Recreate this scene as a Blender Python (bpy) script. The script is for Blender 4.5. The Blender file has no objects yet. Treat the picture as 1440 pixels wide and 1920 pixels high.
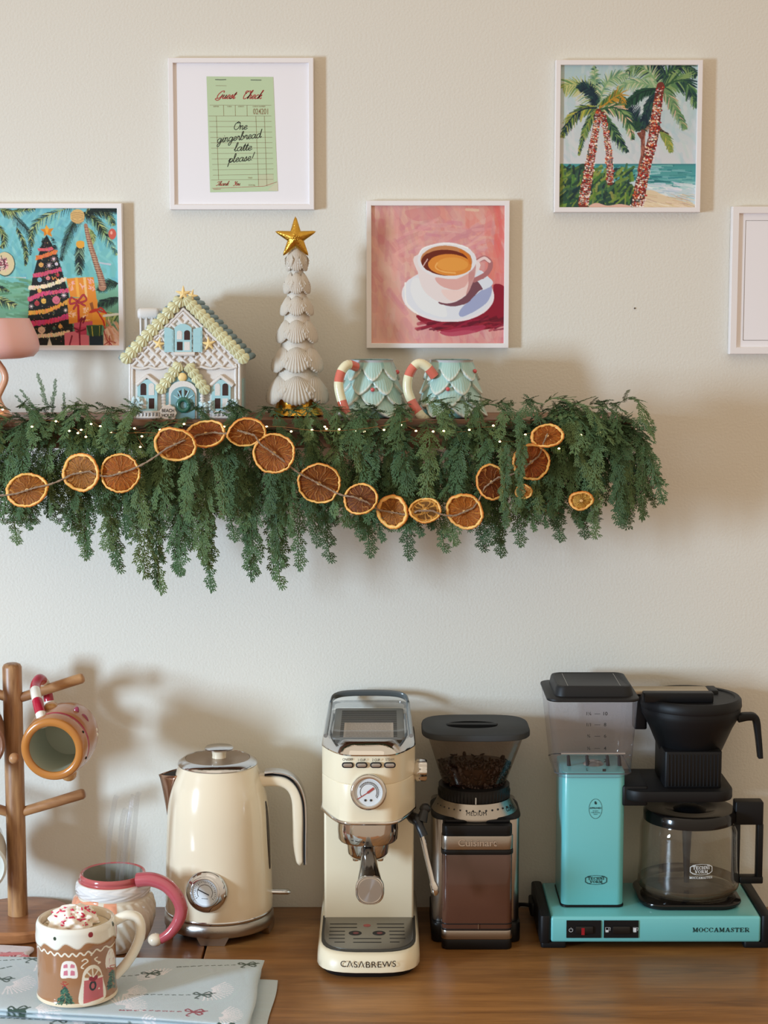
import bpy, bmesh, math, random
import numpy as np
from mathutils import Vector, Matrix
random.seed(7)
RNG = np.random.default_rng(7)
SC = bpy.context.scene
COL = SC.collection
PI = math.pi

# ---------------------------------------------------------------- camera
FPX, PITCH, CAMY, CAMZ = 3400.0, math.radians(6.7), -2.813, 0.967
cam_d = bpy.data.cameras.new('camera'); cam = bpy.data.objects.new('camera', cam_d); COL.objects.link(cam)
cam_d.sensor_fit = 'VERTICAL'; cam_d.sensor_height = 36; cam_d.lens = 36*FPX/1920
cam_d.clip_start = 0.05
cam.location = (0, CAMY, CAMZ); cam.rotation_euler = (math.pi/2-PITCH, 0, 0)
SC.camera = cam

def S(r, g, b):
    f = lambda c: (c/255/12.92) if c <= 10 else ((c/255+.055)/1.055)**2.4
    return (f(r), f(g), f(b))

# ---------------------------------------------------------------- world, lights, exposure
w = bpy.data.worlds.new('room_light'); SC.world = w; w.use_nodes = True
nt = w.node_tree; bg = nt.nodes['Background']
tc = nt.nodes.new('ShaderNodeTexCoord'); sx = nt.nodes.new('ShaderNodeSeparateXYZ')
mr = nt.nodes.new('ShaderNodeMapRange'); mr.inputs[1].default_value = -1; mr.inputs[2].default_value = 1
cr = nt.nodes.new('ShaderNodeValToRGB')
nt.links.new(tc.outputs['Generated'], sx.inputs[0]); nt.links.new(sx.outputs[2], mr.inputs[0])
nt.links.new(mr.outputs[0], cr.inputs[0]); nt.links.new(cr.outputs[0], bg.inputs[0])
cr.color_ramp.elements[0].color = (0.34, 0.20, 0.115, 1); cr.color_ramp.elements[0].position = 0.1
cr.color_ramp.elements[1].color = (1.0, 0.85, 0.66, 1); cr.color_ramp.elements[1].position = 0.75
bg.inputs[1].default_value = 0.80

def area(name, loc, target, sx_, sy_, power, color, spread=180):
    d = bpy.data.lights.new(name, 'AREA'); o = bpy.data.objects.new(name, d); COL.objects.link(o)
    d.shape = 'RECTANGLE'; d.size = sx_; d.size_y = sy_; d.energy = power; d.color = color
    d.spread = math.radians(spread)
    o.location = loc; o.rotation_euler = (Vector(target)-Vector(loc)).to_track_quat('-Z', 'Y').to_euler()
    return o
area('window_daylight', (-2.75, -2.15, 0.72), (-.15, 0, 0.33), 0.32, 0.70, 20.5, (0.57, 0.78, 1.0), 75)
area('ceiling_fill', (-0.5, -1.9, 2.6), (0, 0, 0.9), 1.8, 1.2, 2, (1.0, 0.91, 0.78))  # soft warm fill lamp, added overhead for the upper wall

SC.view_settings.view_transform = 'Standard'; SC.view_settings.look = 'None'
SC.view_settings.gamma = 1; SC.view_settings.use_curve_mapping = False
SC.view_settings.exposure = 0.0

# ---------------------------------------------------------------- measuring helpers (a ray of the photograph met with a real plane)
def _ray(px, py):
    u = (px-720)/FPX; v = (960-py)/FPX
    return u, math.cos(PITCH)+v*math.sin(PITCH), -math.sin(PITCH)+v*math.cos(PITCH)
def PX(px, py, Y):
    dx, dy, dz = _ray(px, py); t = (Y-CAMY)/dy
    return Vector((dx*t, Y, CAMZ+dz*t))
def GX(px, py, z=0.0):
    dx, dy, dz = _ray(px, py); t = (z-CAMZ)/dz
    return Vector((dx*t, CAMY+dy*t, z))
def zat(py, Y): return PX(720, py, Y).z
def xat(px, py, Y): return PX(px, py, Y).x
def wpx(n, py, Y): return PX(720+n, py, Y).x      # n photograph pixels as metres at that depth

# ---------------------------------------------------------------- materials
def newmat(name):
    m = bpy.data.materials.new(name); m.use_nodes = True
    return m, m.node_tree, m.node_tree.nodes['Principled BSDF']
def setp(b, **k):
    for a, v in k.items():
        i = b.inputs.get(a.replace('_', ' '))
        if i is not None: i.default_value = v
def mat(name, col, rough=.5, metal=0., coat=0., bump=0., bscale=200., vary=0., attr=False, spec=.5, sheen=0., emit=None, estr=0., sss=0., vscale=30., grain=None, film=0., trans=0., aniso=0.):
    """procedural Principled material; col is sRGB 0-255; attr = colours come from the painted 'Col' attribute"""
    m, nt, b = newmat(name); N = nt.nodes; L = nt.links
    c = S(*col)+(1,)
    b.inputs['Base Color'].default_value = c
    b.inputs['Roughness'].default_value = rough; b.inputs['Metallic'].default_value = metal
    setp(b, Coat_Weight=coat, Coat_Roughness=.05, Specular_IOR_Level=spec, Sheen_Weight=sheen, Transmission_Weight=trans, Anisotropic=aniso)
    if sss: setp(b, Subsurface_Weight=sss, Subsurface_Scale=.01)
    if film and b.inputs.get('Thin Film Thickness'): setp(b, Thin_Film_Thickness=film, Thin_Film_IOR=1.5)
    tcn = N.new('ShaderNodeTexCoord')
    src = None
    if attr:
        a = N.new('ShaderNodeVertexColor'); a.layer_name = 'Col'; src = a.outputs[0]; L.new(src, b.inputs['Base Color'])
    if vary > 0:
        n = N.new('ShaderNodeTexNoise'); n.inputs['Scale'].default_value = vscale; n.inputs['Detail'].default_value = 5
        if grain:
            mp = N.new('ShaderNodeMapping'); mp.inputs['Scale'].default_value = grain
            L.new(tcn.outputs['Object'], mp.inputs[0]); L.new(mp.outputs[0], n.inputs['Vector'])
        else: L.new(tcn.outputs['Object'], n.inputs['Vector'])
        r = N.new('ShaderNodeMapRange'); r.inputs[1].default_value = .3; r.inputs[2].default_value = .7
        r.inputs[3].default_value = 1-vary; r.inputs[4].default_value = 1+vary
        L.new(n.outputs[0], r.inputs[0])
        mx = N.new('ShaderNodeVectorMath'); mx.operation = 'SCALE'
        if src: L.new(src, mx.inputs[0])
        else: mx.inputs[0].default_value = c[:3]
        L.new(r.outputs[0], mx.inputs['Scale']); L.new(mx.outputs[0], b.inputs['Base Color'])
    if bump > 0:
        n2 = N.new('ShaderNodeTexNoise'); n2.inputs['Scale'].default_value = bscale; n2.inputs['Detail'].default_value = 3
        L.new(tcn.outputs['Object'], n2.inputs['Vector'])
        bp = N.new('ShaderNodeBump'); bp.inputs['Strength'].default_value = bump; bp.inputs['Distance'].default_value = .001
        L.new(n2.outputs[0], bp.inputs['Height']); L.new(bp.outputs[0], b.inputs['Normal'])
    if emit:
        setp(b, Emission_Color=S(*emit)+(1,), Emission_Strength=estr)
    return m
def wood(name, c1, c2, scale, rough=.4, coat=0., rings=3.0):
    m, nt, b = newmat(name); N = nt.nodes; L = nt.links
    t = N.new('ShaderNodeTexCoord'); mp = N.new('ShaderNodeMapping'); mp.inputs['Scale'].default_value = scale
    L.new(t.outputs['Object'], mp.inputs[0])
    n = N.new('ShaderNodeTexNoise'); n.inputs['Scale'].default_value = 2.2; n.inputs['Detail'].default_value = 8; n.inputs['Roughness'].default_value = .62
    n.inputs['Distortion'].default_value = .6
    L.new(mp.outputs[0], n.inputs['Vector'])
    n2 = N.new('ShaderNodeTexNoise'); n2.inputs['Scale'].default_value = 14; n2.inputs['Detail'].default_value = 4
    L.new(mp.outputs[0], n2.inputs['Vector'])
    ad = N.new('ShaderNodeMath'); ad.operation = 'MULTIPLY_ADD'; ad.inputs[1].default_value = .35
    L.new(n2.outputs[0], ad.inputs[0]); L.new(n.outputs[0], ad.inputs[2])
    r = N.new('ShaderNodeValToRGB'); r.color_ramp.elements[0].position = .48; r.color_ramp.elements[1].position = .86
    r.color_ramp.elements[0].color = S(*c1)+(1,); r.color_ramp.elements[1].color = S(*c2)+(1,)
    L.new(ad.outputs[0], r.inputs[0]); L.new(r.outputs[0], b.inputs['Base Color'])
    b.inputs['Roughness'].default_value = rough; setp(b, Coat_Weight=coat, Coat_Roughness=.25)
    bp = N.new('ShaderNodeBump'); bp.inputs['Strength'].default_value = .15; bp.inputs['Distance'].default_value = .001
    L.new(n2.outputs[0], bp.inputs['Height']); L.new(bp.outputs[0], b.inputs['Normal'])
    return m
def thin(name, tint, gloss=.12, rough=.02, dark=None, body=0.):
    """thin clear wall (glass or plastic): lets light through tinted, with fresnel gloss, and a little body colour"""
    m = bpy.data.materials.new(name); m.use_nodes = True; nt = m.node_tree; N = nt.nodes; L = nt.links
    N.remove(N['Principled BSDF']); out = N['Material Output']
    tr = N.new('ShaderNodeBsdfTransparent'); tr.inputs[0].default_value = S(*tint)+(1,)
    gl = N.new('ShaderNodeBsdfGlossy'); gl.inputs['Roughness'].default_value = rough
    fr = N.new('ShaderNodeLayerWeight'); fr.inputs[0].default_value = .5
    pw = N.new('ShaderNodeMath'); pw.operation = 'POWER'; pw.inputs[1].default_value = 3.5; L.new(fr.outputs['Facing'], pw.inputs[0])
    ma = N.new('ShaderNodeMath'); ma.operation = 'MULTIPLY_ADD'; ma.inputs[1].default_value = gloss*1.2; ma.inputs[2].default_value = .035; L.new(pw.outputs[0], ma.inputs[0])
    mx = N.new('ShaderNodeMixShader'); L.new(ma.outputs[0], mx.inputs[0])
    last = tr
    if body > 0:
        df = N.new('ShaderNodeBsdfDiffuse'); df.inputs[0].default_value = S(*(dark or (60, 60, 60)))+(1,)
        m0 = N.new('ShaderNodeMixShader'); m0.inputs[0].default_value = body
        L.new(tr.outputs[0], m0.inputs[1]); L.new(df.outputs[0], m0.inputs[2]); last = m0
    L.new(last.outputs[0], mx.inputs[1]); L.new(gl.outputs[0], mx.inputs[2]); L.new(mx.outputs[0], out.inputs[0])
    return m

# ---------------------------------------------------------------- mesh building
def rootof(o):
    while o.parent: o = o.parent
    return o
def finish(me, name, m, parent, ang, label=None, kind=None):
    if ang is None: pass
    else:
        me.shade_smooth() if hasattr(me, 'shade_smooth') else me.polygons.foreach_set('use_smooth', [True]*len(me.polygons))
        if ang < 179: me.set_sharp_from_angle(angle=math.radians(ang))
    me.materials.append(m)
    o = bpy.data.objects.new(name, me); COL.objects.link(o)
    if parent is not None: o.parent = parent
    if label: o['label'] = label
    if kind: o['kind'] = kind
    return o
def thing(name, label, cat, loc=(0, 0, 0), group=None):
    o = bpy.data.objects.new(name, None); COL.objects.link(o); o.location = loc; o.empty_display_size = .02
    o['label'] = label; o['category'] = cat
    if group: o['group'] = group
    return o
def tag(o, label, cat, group=None, kind=None):
    o['label'] = label; o['category'] = cat
    if group: o['group'] = group
    if kind: o['kind'] = kind
    return o

def rrect(cx, cy, hx, hy, r, z, n=5):
    r = min(r, hx, hy); P = []
    for (sx_, sy_, a0) in ((1, 1, 0), (-1, 1, 90), (-1, -1, 180), (1, -1, 270)):
        for i in range(n+1):
            a = math.radians(a0+90*i/n)
            P.append((cx+sx_*(hx-r)+r*math.cos(a), cy+sy_*(hy-r)+r*math.sin(a), z))
    return P
def sring(cx, cy, hx, hy, z, e=4., n=48, M=None):
    P = []
    for i in range(n):
        a = 2*PI*i/n; c, s_ = math.cos(a), math.sin(a)
        P.append((cx+hx*math.copysign(abs(c)**(2/e), c), cy+hy*math.copysign(abs(s_)**(2/e), s_), z))
    return P
class MB:
    def __init__(s): s.v = []; s.f = []; s.c = []
    def add(s, v, f, M=None, col=None):
        b = len(s.v)
        if M is not None: v = [M @ Vector(p) for p in v]
        s.v += [tuple(p) for p in v]; s.f += [tuple(i+b for i in q) for q in f]
        s.c += [col or (1, 1, 1)]*len(v)
        return s
    def loft(s, rings, cap0=True, cap1=True, M=None, col=None):
        n = len(rings[0]); v = [p for r in rings for p in r]; f = []
        for k in range(len(rings)-1):
            for i in range(n):
                j = (i+1) % n
                f.append((k*n+i, k*n+j, (k+1)*n+j, (k+1)*n+i))
        if cap0: f.append(tuple(reversed(range(n))))
        if cap1: f.append(tuple((len(rings)-1)*n+i for i in range(n)))
        return s.add(v, f, M, col)
    def rbox(s, x0, x1, y0, y1, z0, z1, r=.004, e=.0015, M=None, n=5, col=None):
        cx, cy, hx, hy = (x0+x1)/2, (y0+y1)/2, abs(x1-x0)/2, abs(y1-y0)/2
        e = min(e, abs(z1-z0)/2.01, hx*.9, hy*.9); R = []
        for t in (0, .5, 1):
            a = t*PI/2; R.append(rrect(cx, cy, hx-e*(1-math.sin(a)), hy-e*(1-math.sin(a)), max(r-e*(1-math.sin(a)), .0002), z0+e*(1-math.cos(a)), n))
        for t in (1, .5, 0):
            a = t*PI/2; R.append(rrect(cx, cy, hx-e*(1-math.sin(a)), hy-e*(1-math.sin(a)), max(r-e*(1-math.sin(a)), .0002), z1-e*(1-math.cos(a)), n))
        return s.loft(R, M=M, col=col)
    def box(s, x0, x1, y0, y1, z0, z1, M=None, col=None):
        v = [(x, y, z) for z in (z0, z1) for y in (y0, y1) for x in (x0, x1)]
        return s.add(v, [(0, 2, 3, 1), (4, 5, 7, 6), (0, 1, 5, 4), (2, 6, 7, 3), (0, 4, 6, 2), (1, 3, 7, 5)], M, col)
    def lathe(s, prof, seg=48, c=(0, 0, 0), M=None, cap0=True, cap1=True, col=None):
        R = [[(c[0]+r*math.cos(2*PI*i/seg), c[1]+r*math.sin(2*PI*i/seg), c[2]+z) for i in range(seg)] for r, z in prof]
        up = prof[-1][1] >= prof[0][1]
        return s.loft(R, cap0, cap1, M, col)
    def ball(s, c, r, n=12, M=None, col=None):
        if not hasattr(r, '__len__'): r = (r, r, r)
        v = [(c[0], c[1], c[2]-r[2])]; f = []; m = max(4, n//2)
        for k in range(1, m):
            a = -PI/2+PI*k/m
            for i in range(n):
                b = 2*PI*i/n; v.append((c[0]+r[0]*math.cos(a)*math.cos(b), c[1]+r[1]*math.cos(a)*math.sin(b), c[2]+r[2]*math.sin(a)))
        v.append((c[0], c[1], c[2]+r[2]))
        for i in range(n): f.append((0, 1+(i+1) % n, 1+i))
        for k in range(m-2):
            for i in range(n):
                j = (i+1) % n; f.append((1+k*n+i, 1+k*n+j, 1+(k+1)*n+j, 1+(k+1)*n+i))
        t = len(v)-1; o = 1+(m-2)*n
        for i in range(n): f.append((o+i, o+(i+1) % n, t))
        return s.add(v, f, M, col)
    def tube(s, pts, r, seg=10, M=None, flat=None, cap=True, col=None, ref=None, cols=None):
        """tube along pts; r number or list; flat=(a,b) scales the section along frame axes"""
        pts = [Vector(p) for p in pts]; n = len(pts)
        if not hasattr(r, '__len__'): r = [r]*n
        T = [(pts[min(i+1, n-1)]-pts[max(i-1, 0)]).normalized() for i in range(n)]
        u = Vector(ref) if ref else (Vector((0, 0, 1)) if abs(T[0].z) < .9 else Vector((0, 1, 0)))
        R = []
        for i in range(n):
            u = (u-T[i]*u.dot(T[i])).normalized(); v = T[i].cross(u)
            a, b = flat if flat else (1, 1)
            R.append([tuple(pts[i]+u*(a*r[i]*math.cos(2*PI*k/seg))+v*(b*r[i]*math.sin(2*PI*k/seg))) for k in range(seg)])
        if cols:
            for i in range(n-1): s.loft(R[i:i+2], cap and i == 0, cap and i == n-2, M, cols[i])
            return s
        return s.loft(R, cap, cap, M, col)
    def sheet(s, poly, d, M=None, col=None):
        """extrude a 2-D polygon (x, z) between y=0 and y=d"""
        n = len(poly); v = [(x, 0, z) for x, z in poly]+[(x, d, z) for x, z in poly]
        f = [tuple(range(n)), tuple(reversed(range(n, 2*n)))]+[(i, i+n, (i+1) % n+n, (i+1) % n) for i in range(n)]
        return s.add(v, f, M, col)
    def build(s, name, m, parent=None, ang=35, label=None, kind=None, cols=False):
        o = rootof(parent).location if parent is not None else Vector((0, 0, 0))
        v = np.array(s.v, dtype=float)-np.array(o)
        me = bpy.data.meshes.new(name); me.from_pydata(v.tolist(), [], s.f)
        bm = bmesh.new(); bm.from_mesh(me); bmesh.ops.recalc_face_normals(bm, faces=bm.faces); bm.to_mesh(me); bm.free()
        if cols:
            ca = me.color_attributes.new('Col', 'FLOAT_COLOR', 'POINT')
            a = np.ones((len(s.c), 4)); a[:, :3] = [S(*c) if max(c) > 1 else c for c in s.c]; ca.data.foreach_set('color', a.ravel())
        return finish(me, name, m, parent, ang, label, kind)
def cr_path(P, n=8, closed=False):
    """Catmull-Rom through P"""
    P = [Vector(p) for p in P]; out = []; L = len(P)
    rng = range(L) if closed else range(L-1)
    for i in rng:
        g = lambda k: P[k % L] if closed else P[max(0, min(L-1, k))]
        a, b, c, d = g(i-1), g(i), g(i+1), g(i+2)
        for k in range(n):
            t = k/n
            out.append(.5*((2*b)+(c-a)*t+(2*a-5*b+4*c-d)*t*t+(3*b-a-3*c+d)*t**3))
    if not closed: out.append(P[-1])
    return out
def grid_mesh(name, P, C, m, parent=None, wrap=False, ang=180, label=None, kind=None):
    """P (rows, cols, 3) world points, C matching linear colours"""
    R, Cn = P.shape[:2]; o = np.array(rootof(parent).location) if parent is not None else 0
    v = (P.reshape(-1, 3)-o)
    i = np.arange(R-1)[:, None]; cc = Cn if wrap else Cn-1; j = np.arange(cc)[None, :]; j2 = (j+1) % Cn
    f = np.stack([i*Cn+j, i*Cn+j2, (i+1)*Cn+j2, (i+1)*Cn+j], -1).reshape(-1, 4)
    me = bpy.data.meshes.new(name); me.vertices.add(len(v)); me.vertices.foreach_set('co', v.astype(np.float32).ravel())
    me.loops.add(f.size); me.loops.foreach_set('vertex_index', f.astype(np.int32).ravel())
    me.polygons.add(len(f)); me.polygons.foreach_set('loop_start', np.arange(0, f.size, 4, dtype=np.int32))
    me.update(); me.validate()
    if C is not None:
        ca = me.color_attributes.new('Col', 'FLOAT_COLOR', 'POINT'); a = np.ones((len(v), 4), np.float32); a[:, :3] = C.reshape(-1, 3)
        ca.data.foreach_set('color', a.ravel())
    return finish(me, name, m, parent, ang, label, kind)
def lin(a):
    a = np.asarray(a, float)/255
    return np.where(a <= .04, a/12.92, ((a+.055)/1.055)**2.4)
def text(body, size, fn, name, m, parent, bold=0., xs=1., align='CENTER', spacing=1., label=None):
    cu = bpy.data.curves.new('t', 'FONT'); cu.body = body; cu.size = size; cu.align_x = align; cu.align_y = 'CENTER'
    cu.offset = 0. if 'M' in body else bold; cu.space_character = spacing; cu.resolution_u = 4
    ob = bpy.data.objects.new('t', cu); COL.objects.link(ob)
    dg = bpy.context.evaluated_depsgraph_get(); me = bpy.data.meshes.new_from_object(ob.evaluated_get(dg))
    bpy.data.objects.remove(ob); bpy.data.curves.remove(cu); me.name = name
    o = rootof(parent).location
    for v in me.vertices: v.co = Vector(fn(v.co.x*xs, v.co.y))-o
    me.materials.clear()
    return finish(me, name, m, parent, None, label)
def ribbons(lines, wdt, fn, name, m, parent, label=None):
    """flat strokes: each a list of 2-D points"""
    mb = MB()
    for L in lines:
        L = [Vector((p[0], p[1])) for p in L]; n = len(L); v = []
        for i in range(n):
            t = (L[min(i+1, n-1)]-L[max(i-1, 0)])
            t = t.normalized() if t.length > 1e-9 else Vector((1, 0))
            q = Vector((-t.y, t.x))*wdt/2
            a = L[i]+q; b = L[i]-q; v += [fn(a.x, a.y), fn(b.x, b.y)]
        mb.add(v, [(2*i, 2*i+1, 2*i+3, 2*i+2) for i in range(n-1)])
    o = rootof(parent).location
    me = bpy.data.meshes.new(name); me.from_pydata([tuple(Vector(p)-o) for p in mb.v], [], mb.f)
    return finish(me, name, m, parent, None, label)
def copy_tree(o, parent=None):
    c = o.copy(); COL.objects.link(c); c.parent = parent
    for ch in o.children: copy_tree(ch, c)
    return c
def axis_M(c, d, up=(0, 0, 1)):
    """matrix whose local z runs along d at point c"""
    z = Vector(d).normalized(); x = Vector(up).cross(z)
    if x.length < 1e-5: x = Vector((1, 0, 0))
    x.normalize(); y = z.cross(x)
    return Matrix.Translation(Vector(c)) @ Matrix((x, y, z)).transposed().to_4x4()

# ---------------------------------------------------------------- cursive single-line letters
CUR = {
'a': (1.2, [[(.9,.8),(.55,1),(.12,.65),(.12,.15),(.4,0),(.75,.3),(.95,.95),(.88,.3),(1.0,0),(1.3,.3)]]),
'b': (1.0, [[(0,.2),(.35,1.1),(.55,1.9),(.35,2.0),(.2,1.2),(.15,.2),(.4,0),(.75,.3),(.75,.8),(.55,.95),(.7,.8),(1.1,.85)]]),
'c': (.8, [[(.75,.8),(.5,1),(.12,.6),(.15,.1),(.45,0),(.9,.3)]]),
'd': (1.25, [[(.9,.8),(.55,1),(.12,.65),(.12,.15),(.4,0),(.75,.3),(1.05,2.1),(.9,.4),(1.05,0),(1.3,.3)]]),
'e': (.85, [[(0,.3),(.5,.5),(.7,.85),(.45,1),(.15,.7),(.15,.2),(.45,0),(.95,.35)]]),
'g': (1.15, [[(.9,.8),(.55,1),(.12,.65),(.12,.15),(.4,.05),(.75,.3),(.95,.95),(.85,-.2),(.5,-.95),(.15,-.8),(.4,-.3),(1.25,.25)]]),
'i': (.6, [[(0,.3),(.3,1),(.25,.2),(.4,0),(.7,.3)],[(.42,1.4),(.46,1.52)]]),
'l': (.65, [[(0,.2),(.4,1.2),(.5,1.95),(.3,2.0),(.2,1.0),(.25,.1),(.45,0),(.75,.3)]]),
'n': (1.0, [[(0,.85),(.12,1),(.15,0),(.2,.6),(.5,1),(.7,.85),(.65,.2),(.8,0),(1.1,.3)]]),
'o': (.9, [[(.5,1),(.1,.65),(.15,.1),(.5,0),(.8,.4),(.7,.9),(.45,.95),(.95,.8)]]),
'p': (1.0, [[(0,.3),(.3,1),(.2,0),(.05,-1),(.25,.3),(.5,.95),(.85,.8),(.8,.2),(.5,0),(.35,.15),(1.1,.3)]]),
'r': (.85, [[(0,.3),(.25,1.05),(.35,.9),(.6,.95),(.55,.3),(.7,0),(.95,.3)]]),
's': (.8, [[(0,.2),(.45,1.05),(.55,.6),(.5,.1),(.2,0),(.1,.15),(.4,.05),(.9,.3)]]),
't': (.6, [[(0,.3),(.35,1.7),(.25,.3),(.4,0),(.7,.3)],[(0,1.15),(.65,1.2)]]),
'u': (1.05, [[(0,.3),(.2,1),(.15,.2),(.35,0),(.65,.3),(.8,1),(.75,.2),(.9,0),(1.15,.3)]]),
'h': (1.0, [[(0,.2),(.45,1.9),(.3,2),(.15,0),(.25,.6),(.5,1),(.7,.8),(.65,.2),(.8,0),(1.1,.3)]]),
'k': (.95, [[(0,.2),(.45,1.9),(.3,2),(.15,0),(.25,.5),(.6,1),(.65,.7),(.35,.5),(.7,0),(1,.25)]]),
'O': (1.45, [[(.8,2),(.2,1.5),(.1,.5),(.6,0),(1.2,.5),(1.3,1.5),(.8,2),(.6,1.7),(1.3,1.8)]]),
'G': (1.6, [[(1.35,1.5),(1.2,2.0),(.6,1.8),(.15,.9),(.45,.1),(1.0,.3),(1.35,1.1),(1.15,-.1),(.6,-.4),(0,-.1),(.3,.15)]]),
'C': (1.3, [[(1.25,1.4),(1.3,1.9),(.8,1.9),(.2,1.1),(.35,.1),(.8,0),(1.4,.5)],[(.5,1.3),(.1,1.6),(.3,2.0),(.8,1.9)]]),
'T': (1.3, [[(.1,1.5),(.4,2),(1.0,1.85),(1.6,2.05)],[(1.05,1.9),(.9,.6),(.5,0),(.1,.3)]]),
'Y': (1.2, [[(.1,1.6),(.4,2),(.5,1.2),(.8,1.0),(1.2,2.0),(.95,.7),(.5,-.2),(.1,.1)]]),
'!': (.6, [[(.55,2),(.25,.5)],[(.18,.1),(.2,.0)]]),
' ': (.9, []),
}
def cursive(txt, x, y, h, shear=.3, rot=0., xs=1.):
    """lines for txt starting at (x, y); h = height of a small letter"""
    out = []; cx = 0
    for ch in txt:
        adv, st = CUR[ch]
        for s_ in st:
            P = cr_path([(a, b, 0) for a, b in s_], 6)
            Q = []
            for p in P:
                lx = (cx+p.x+p.y*shear)*h*xs; ly = p.y*h
                Q.append((x+lx*math.cos(rot)-ly*math.sin(rot), y+lx*math.sin(rot)+ly*math.cos(rot)))
            out.append(Q)
        cx += adv
    return out
def cursive_w(txt, h, xs=1.): return sum(CUR[c][0] for c in txt)*h*xs

# ---------------------------------------------------------------- wide slab-serif capitals drawn as strokes
SLB = {   # letter: (width, thick strokes, thin strokes)
'M': (1.15, [[(.92,1),(.92,0)],[(.16,1),(.54,.12)]], [[(.18,1),(.18,0)],[(.54,.12),(.92,1)],[(0,.04),(.36,.04)],[(.72,.04),(1.1,.04)],[(0,.96),(.22,.96)],[(.9,.96),(1.1,.96)]]),
'O': (1.0, [[(.16,.72),(.10,.5),(.16,.28)],[(.80,.72),(.86,.5),(.80,.28)]], [[(.16,.72),(.32,.96),(.64,.96),(.80,.72)],[(.16,.28),(.32,.04),(.64,.04),(.80,.28)]]),
'C': (.95, [[(.16,.72),(.10,.5),(.16,.28)]], [[(.16,.72),(.32,.96),(.6,.96),(.80,.74)],[(.82,.98),(.82,.66)],[(.16,.28),(.32,.04),(.64,.04),(.84,.28)]]),
'A': (1.05, [[(.52,1),(.86,0)]], [[(.52,1),(.16,0)],[(.28,.3),(.76,.3)],[(0,.04),(.34,.04)],[(.66,.04),(1.02,.04)]]),
'S': (.8, [[(.16,.72),(.62,.32)]], [[(.66,.74),(.56,.95),(.26,.95),(.14,.74)],[(.12,.26),(.22,.05),(.54,.05),(.66,.30)],[(.68,.98),(.68,.68)],[(.10,.02),(.10,.32)]]),
'T': (.95, [[(.46,1),(.46,0)]], [[(.04,.95),(.88,.95)],[(.06,.98),(.06,.68)],[(.86,.98),(.86,.68)],[(.26,.04),(.66,.04)]]),
'E': (.95, [[(.2,1),(.2,0)]], [[(.02,.95),(.8,.95)],[(.02,.05),(.82,.05)],[(.2,.5),(.55,.5)],[(.8,.98),(.8,.7)],[(.82,.02),(.82,.3)],[(.55,.62),(.55,.38)]]),
'R': (1.0, [[(.2,1),(.2,0)],[(.5,.48),(.82,.04)]], [[(.02,.95),(.6,.95),(.76,.84),(.76,.6),(.6,.48),(.2,.48)],[(.02,.04),(.4,.04)],[(.76,.04),(.98,.04)]]),
'H': (1.05, [[(.2,1),(.2,0)],[(.82,1),(.82,0)]], [[(.2,.5),(.82,.5)],[(.02,.04),(.38,.04)],[(.64,.04),(1.0,.04)],[(.02,.96),(.38,.96)],[(.64,.96),(1.0,.96)]]),
'N': (1.05, [[(.2,1),(.84,.04)]], [[(.2,1),(.2,0)],[(.84,1),(.84,0)],[(.02,.04),(.38,.04)],[(.02,.96),(.22,.96)],[(.66,.96),(1.02,.96)]]),
'I': (.5, [[(.22,1),(.22,0)]], [[(.02,.04),(.42,.04)],[(.02,.96),(.42,.96)]]),
'V': (1.0, [[(.16,1),(.5,0)]], [[(.5,0),(.84,1)],[(0,.96),(.34,.96)],[(.66,.96),(1.0,.96)]]),
}
def slabtext(body, width, height, fn, m, par, x0=0., y0=0., kt=.2, kn=.09):
    tot = sum(SLB[c][0]+.10 for c in body)-.10; sx = width/tot; sy = height
    a_, b_ = [], []; cx = -width/2
    for ch in body:
        w0, tk, tn = SLB[ch]
        for L_, D in ((tk, a_), (tn, b_)):
            for P in L_: D.append([(x0+cx+p[0]*sx, y0+(p[1]-.5)*sy) for p in P])
        cx += (w0+.10)*sx
    ribbons(a_, kt*sy, fn, 'lettering', m, par); ribbons(b_, kn*sy, fn, 'lettering', m, par)

# ================================================================ THE ROOM
M_wall = mat('wall_paint', (224, 219, 207), .75, bump=.6, bscale=260, vary=.015, vscale=2)
def structure(mb, name, m, ang=35):
    o = mb.build(name, m, None, ang); o['kind'] = 'structure'; return o
structure(MB().box(-2.2, 2.4, 0, .12, -.92, 2.4), 'wall_back', M_wall)
structure(MB().box(-2.2, 2.4, -3.4, 0, -.98, -.92), 'floor', wood('floor_boards', (160, 100, 56), (204, 142, 88), (1.5, 10, 10), .45))
ppl = structure(MB().ball((xat(1190, 578, 0), -.0005, zat(578, 0)), .0014, 8), 'wall_speck', mat('dark_mark', (90, 80, 70), .6))  # tiny dark speck on the wall paint, not a trim piece

M_counter = wood('honey_wood_counter', (120, 78, 38), (168, 116, 62), (1.3, 14, 14), .38, .1)
M_counter2 = wood('darker_honey_wood', (116, 70, 38), (156, 102, 58), (1.5, 15, 15), .33, .25)
M_dark = mat('dark_recess', (22, 18, 16), .7)
ct = thing('wooden_countertop', 'honey brown wooden counter top with a dark seam near its left end', 'counter', (0, -.3, -.03))
sA, sB = GX(398, 1745), GX(372, 1805)
xs_ = (sA.x+sB.x)/2
MB().rbox(xs_+.0016, 1.6, -.62, -.001, -.035, 0, .003, .002).build('board', M_counter, ct)
MB().rbox(-1.6, xs_-.0016, -.62, -.001, -.035, 0, .003, .002).build('board', M_counter2, ct)
MB().box(-1.58, 1.58, -.60, -.003, -.05, -.030).build('support', M_dark, ct)

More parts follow.
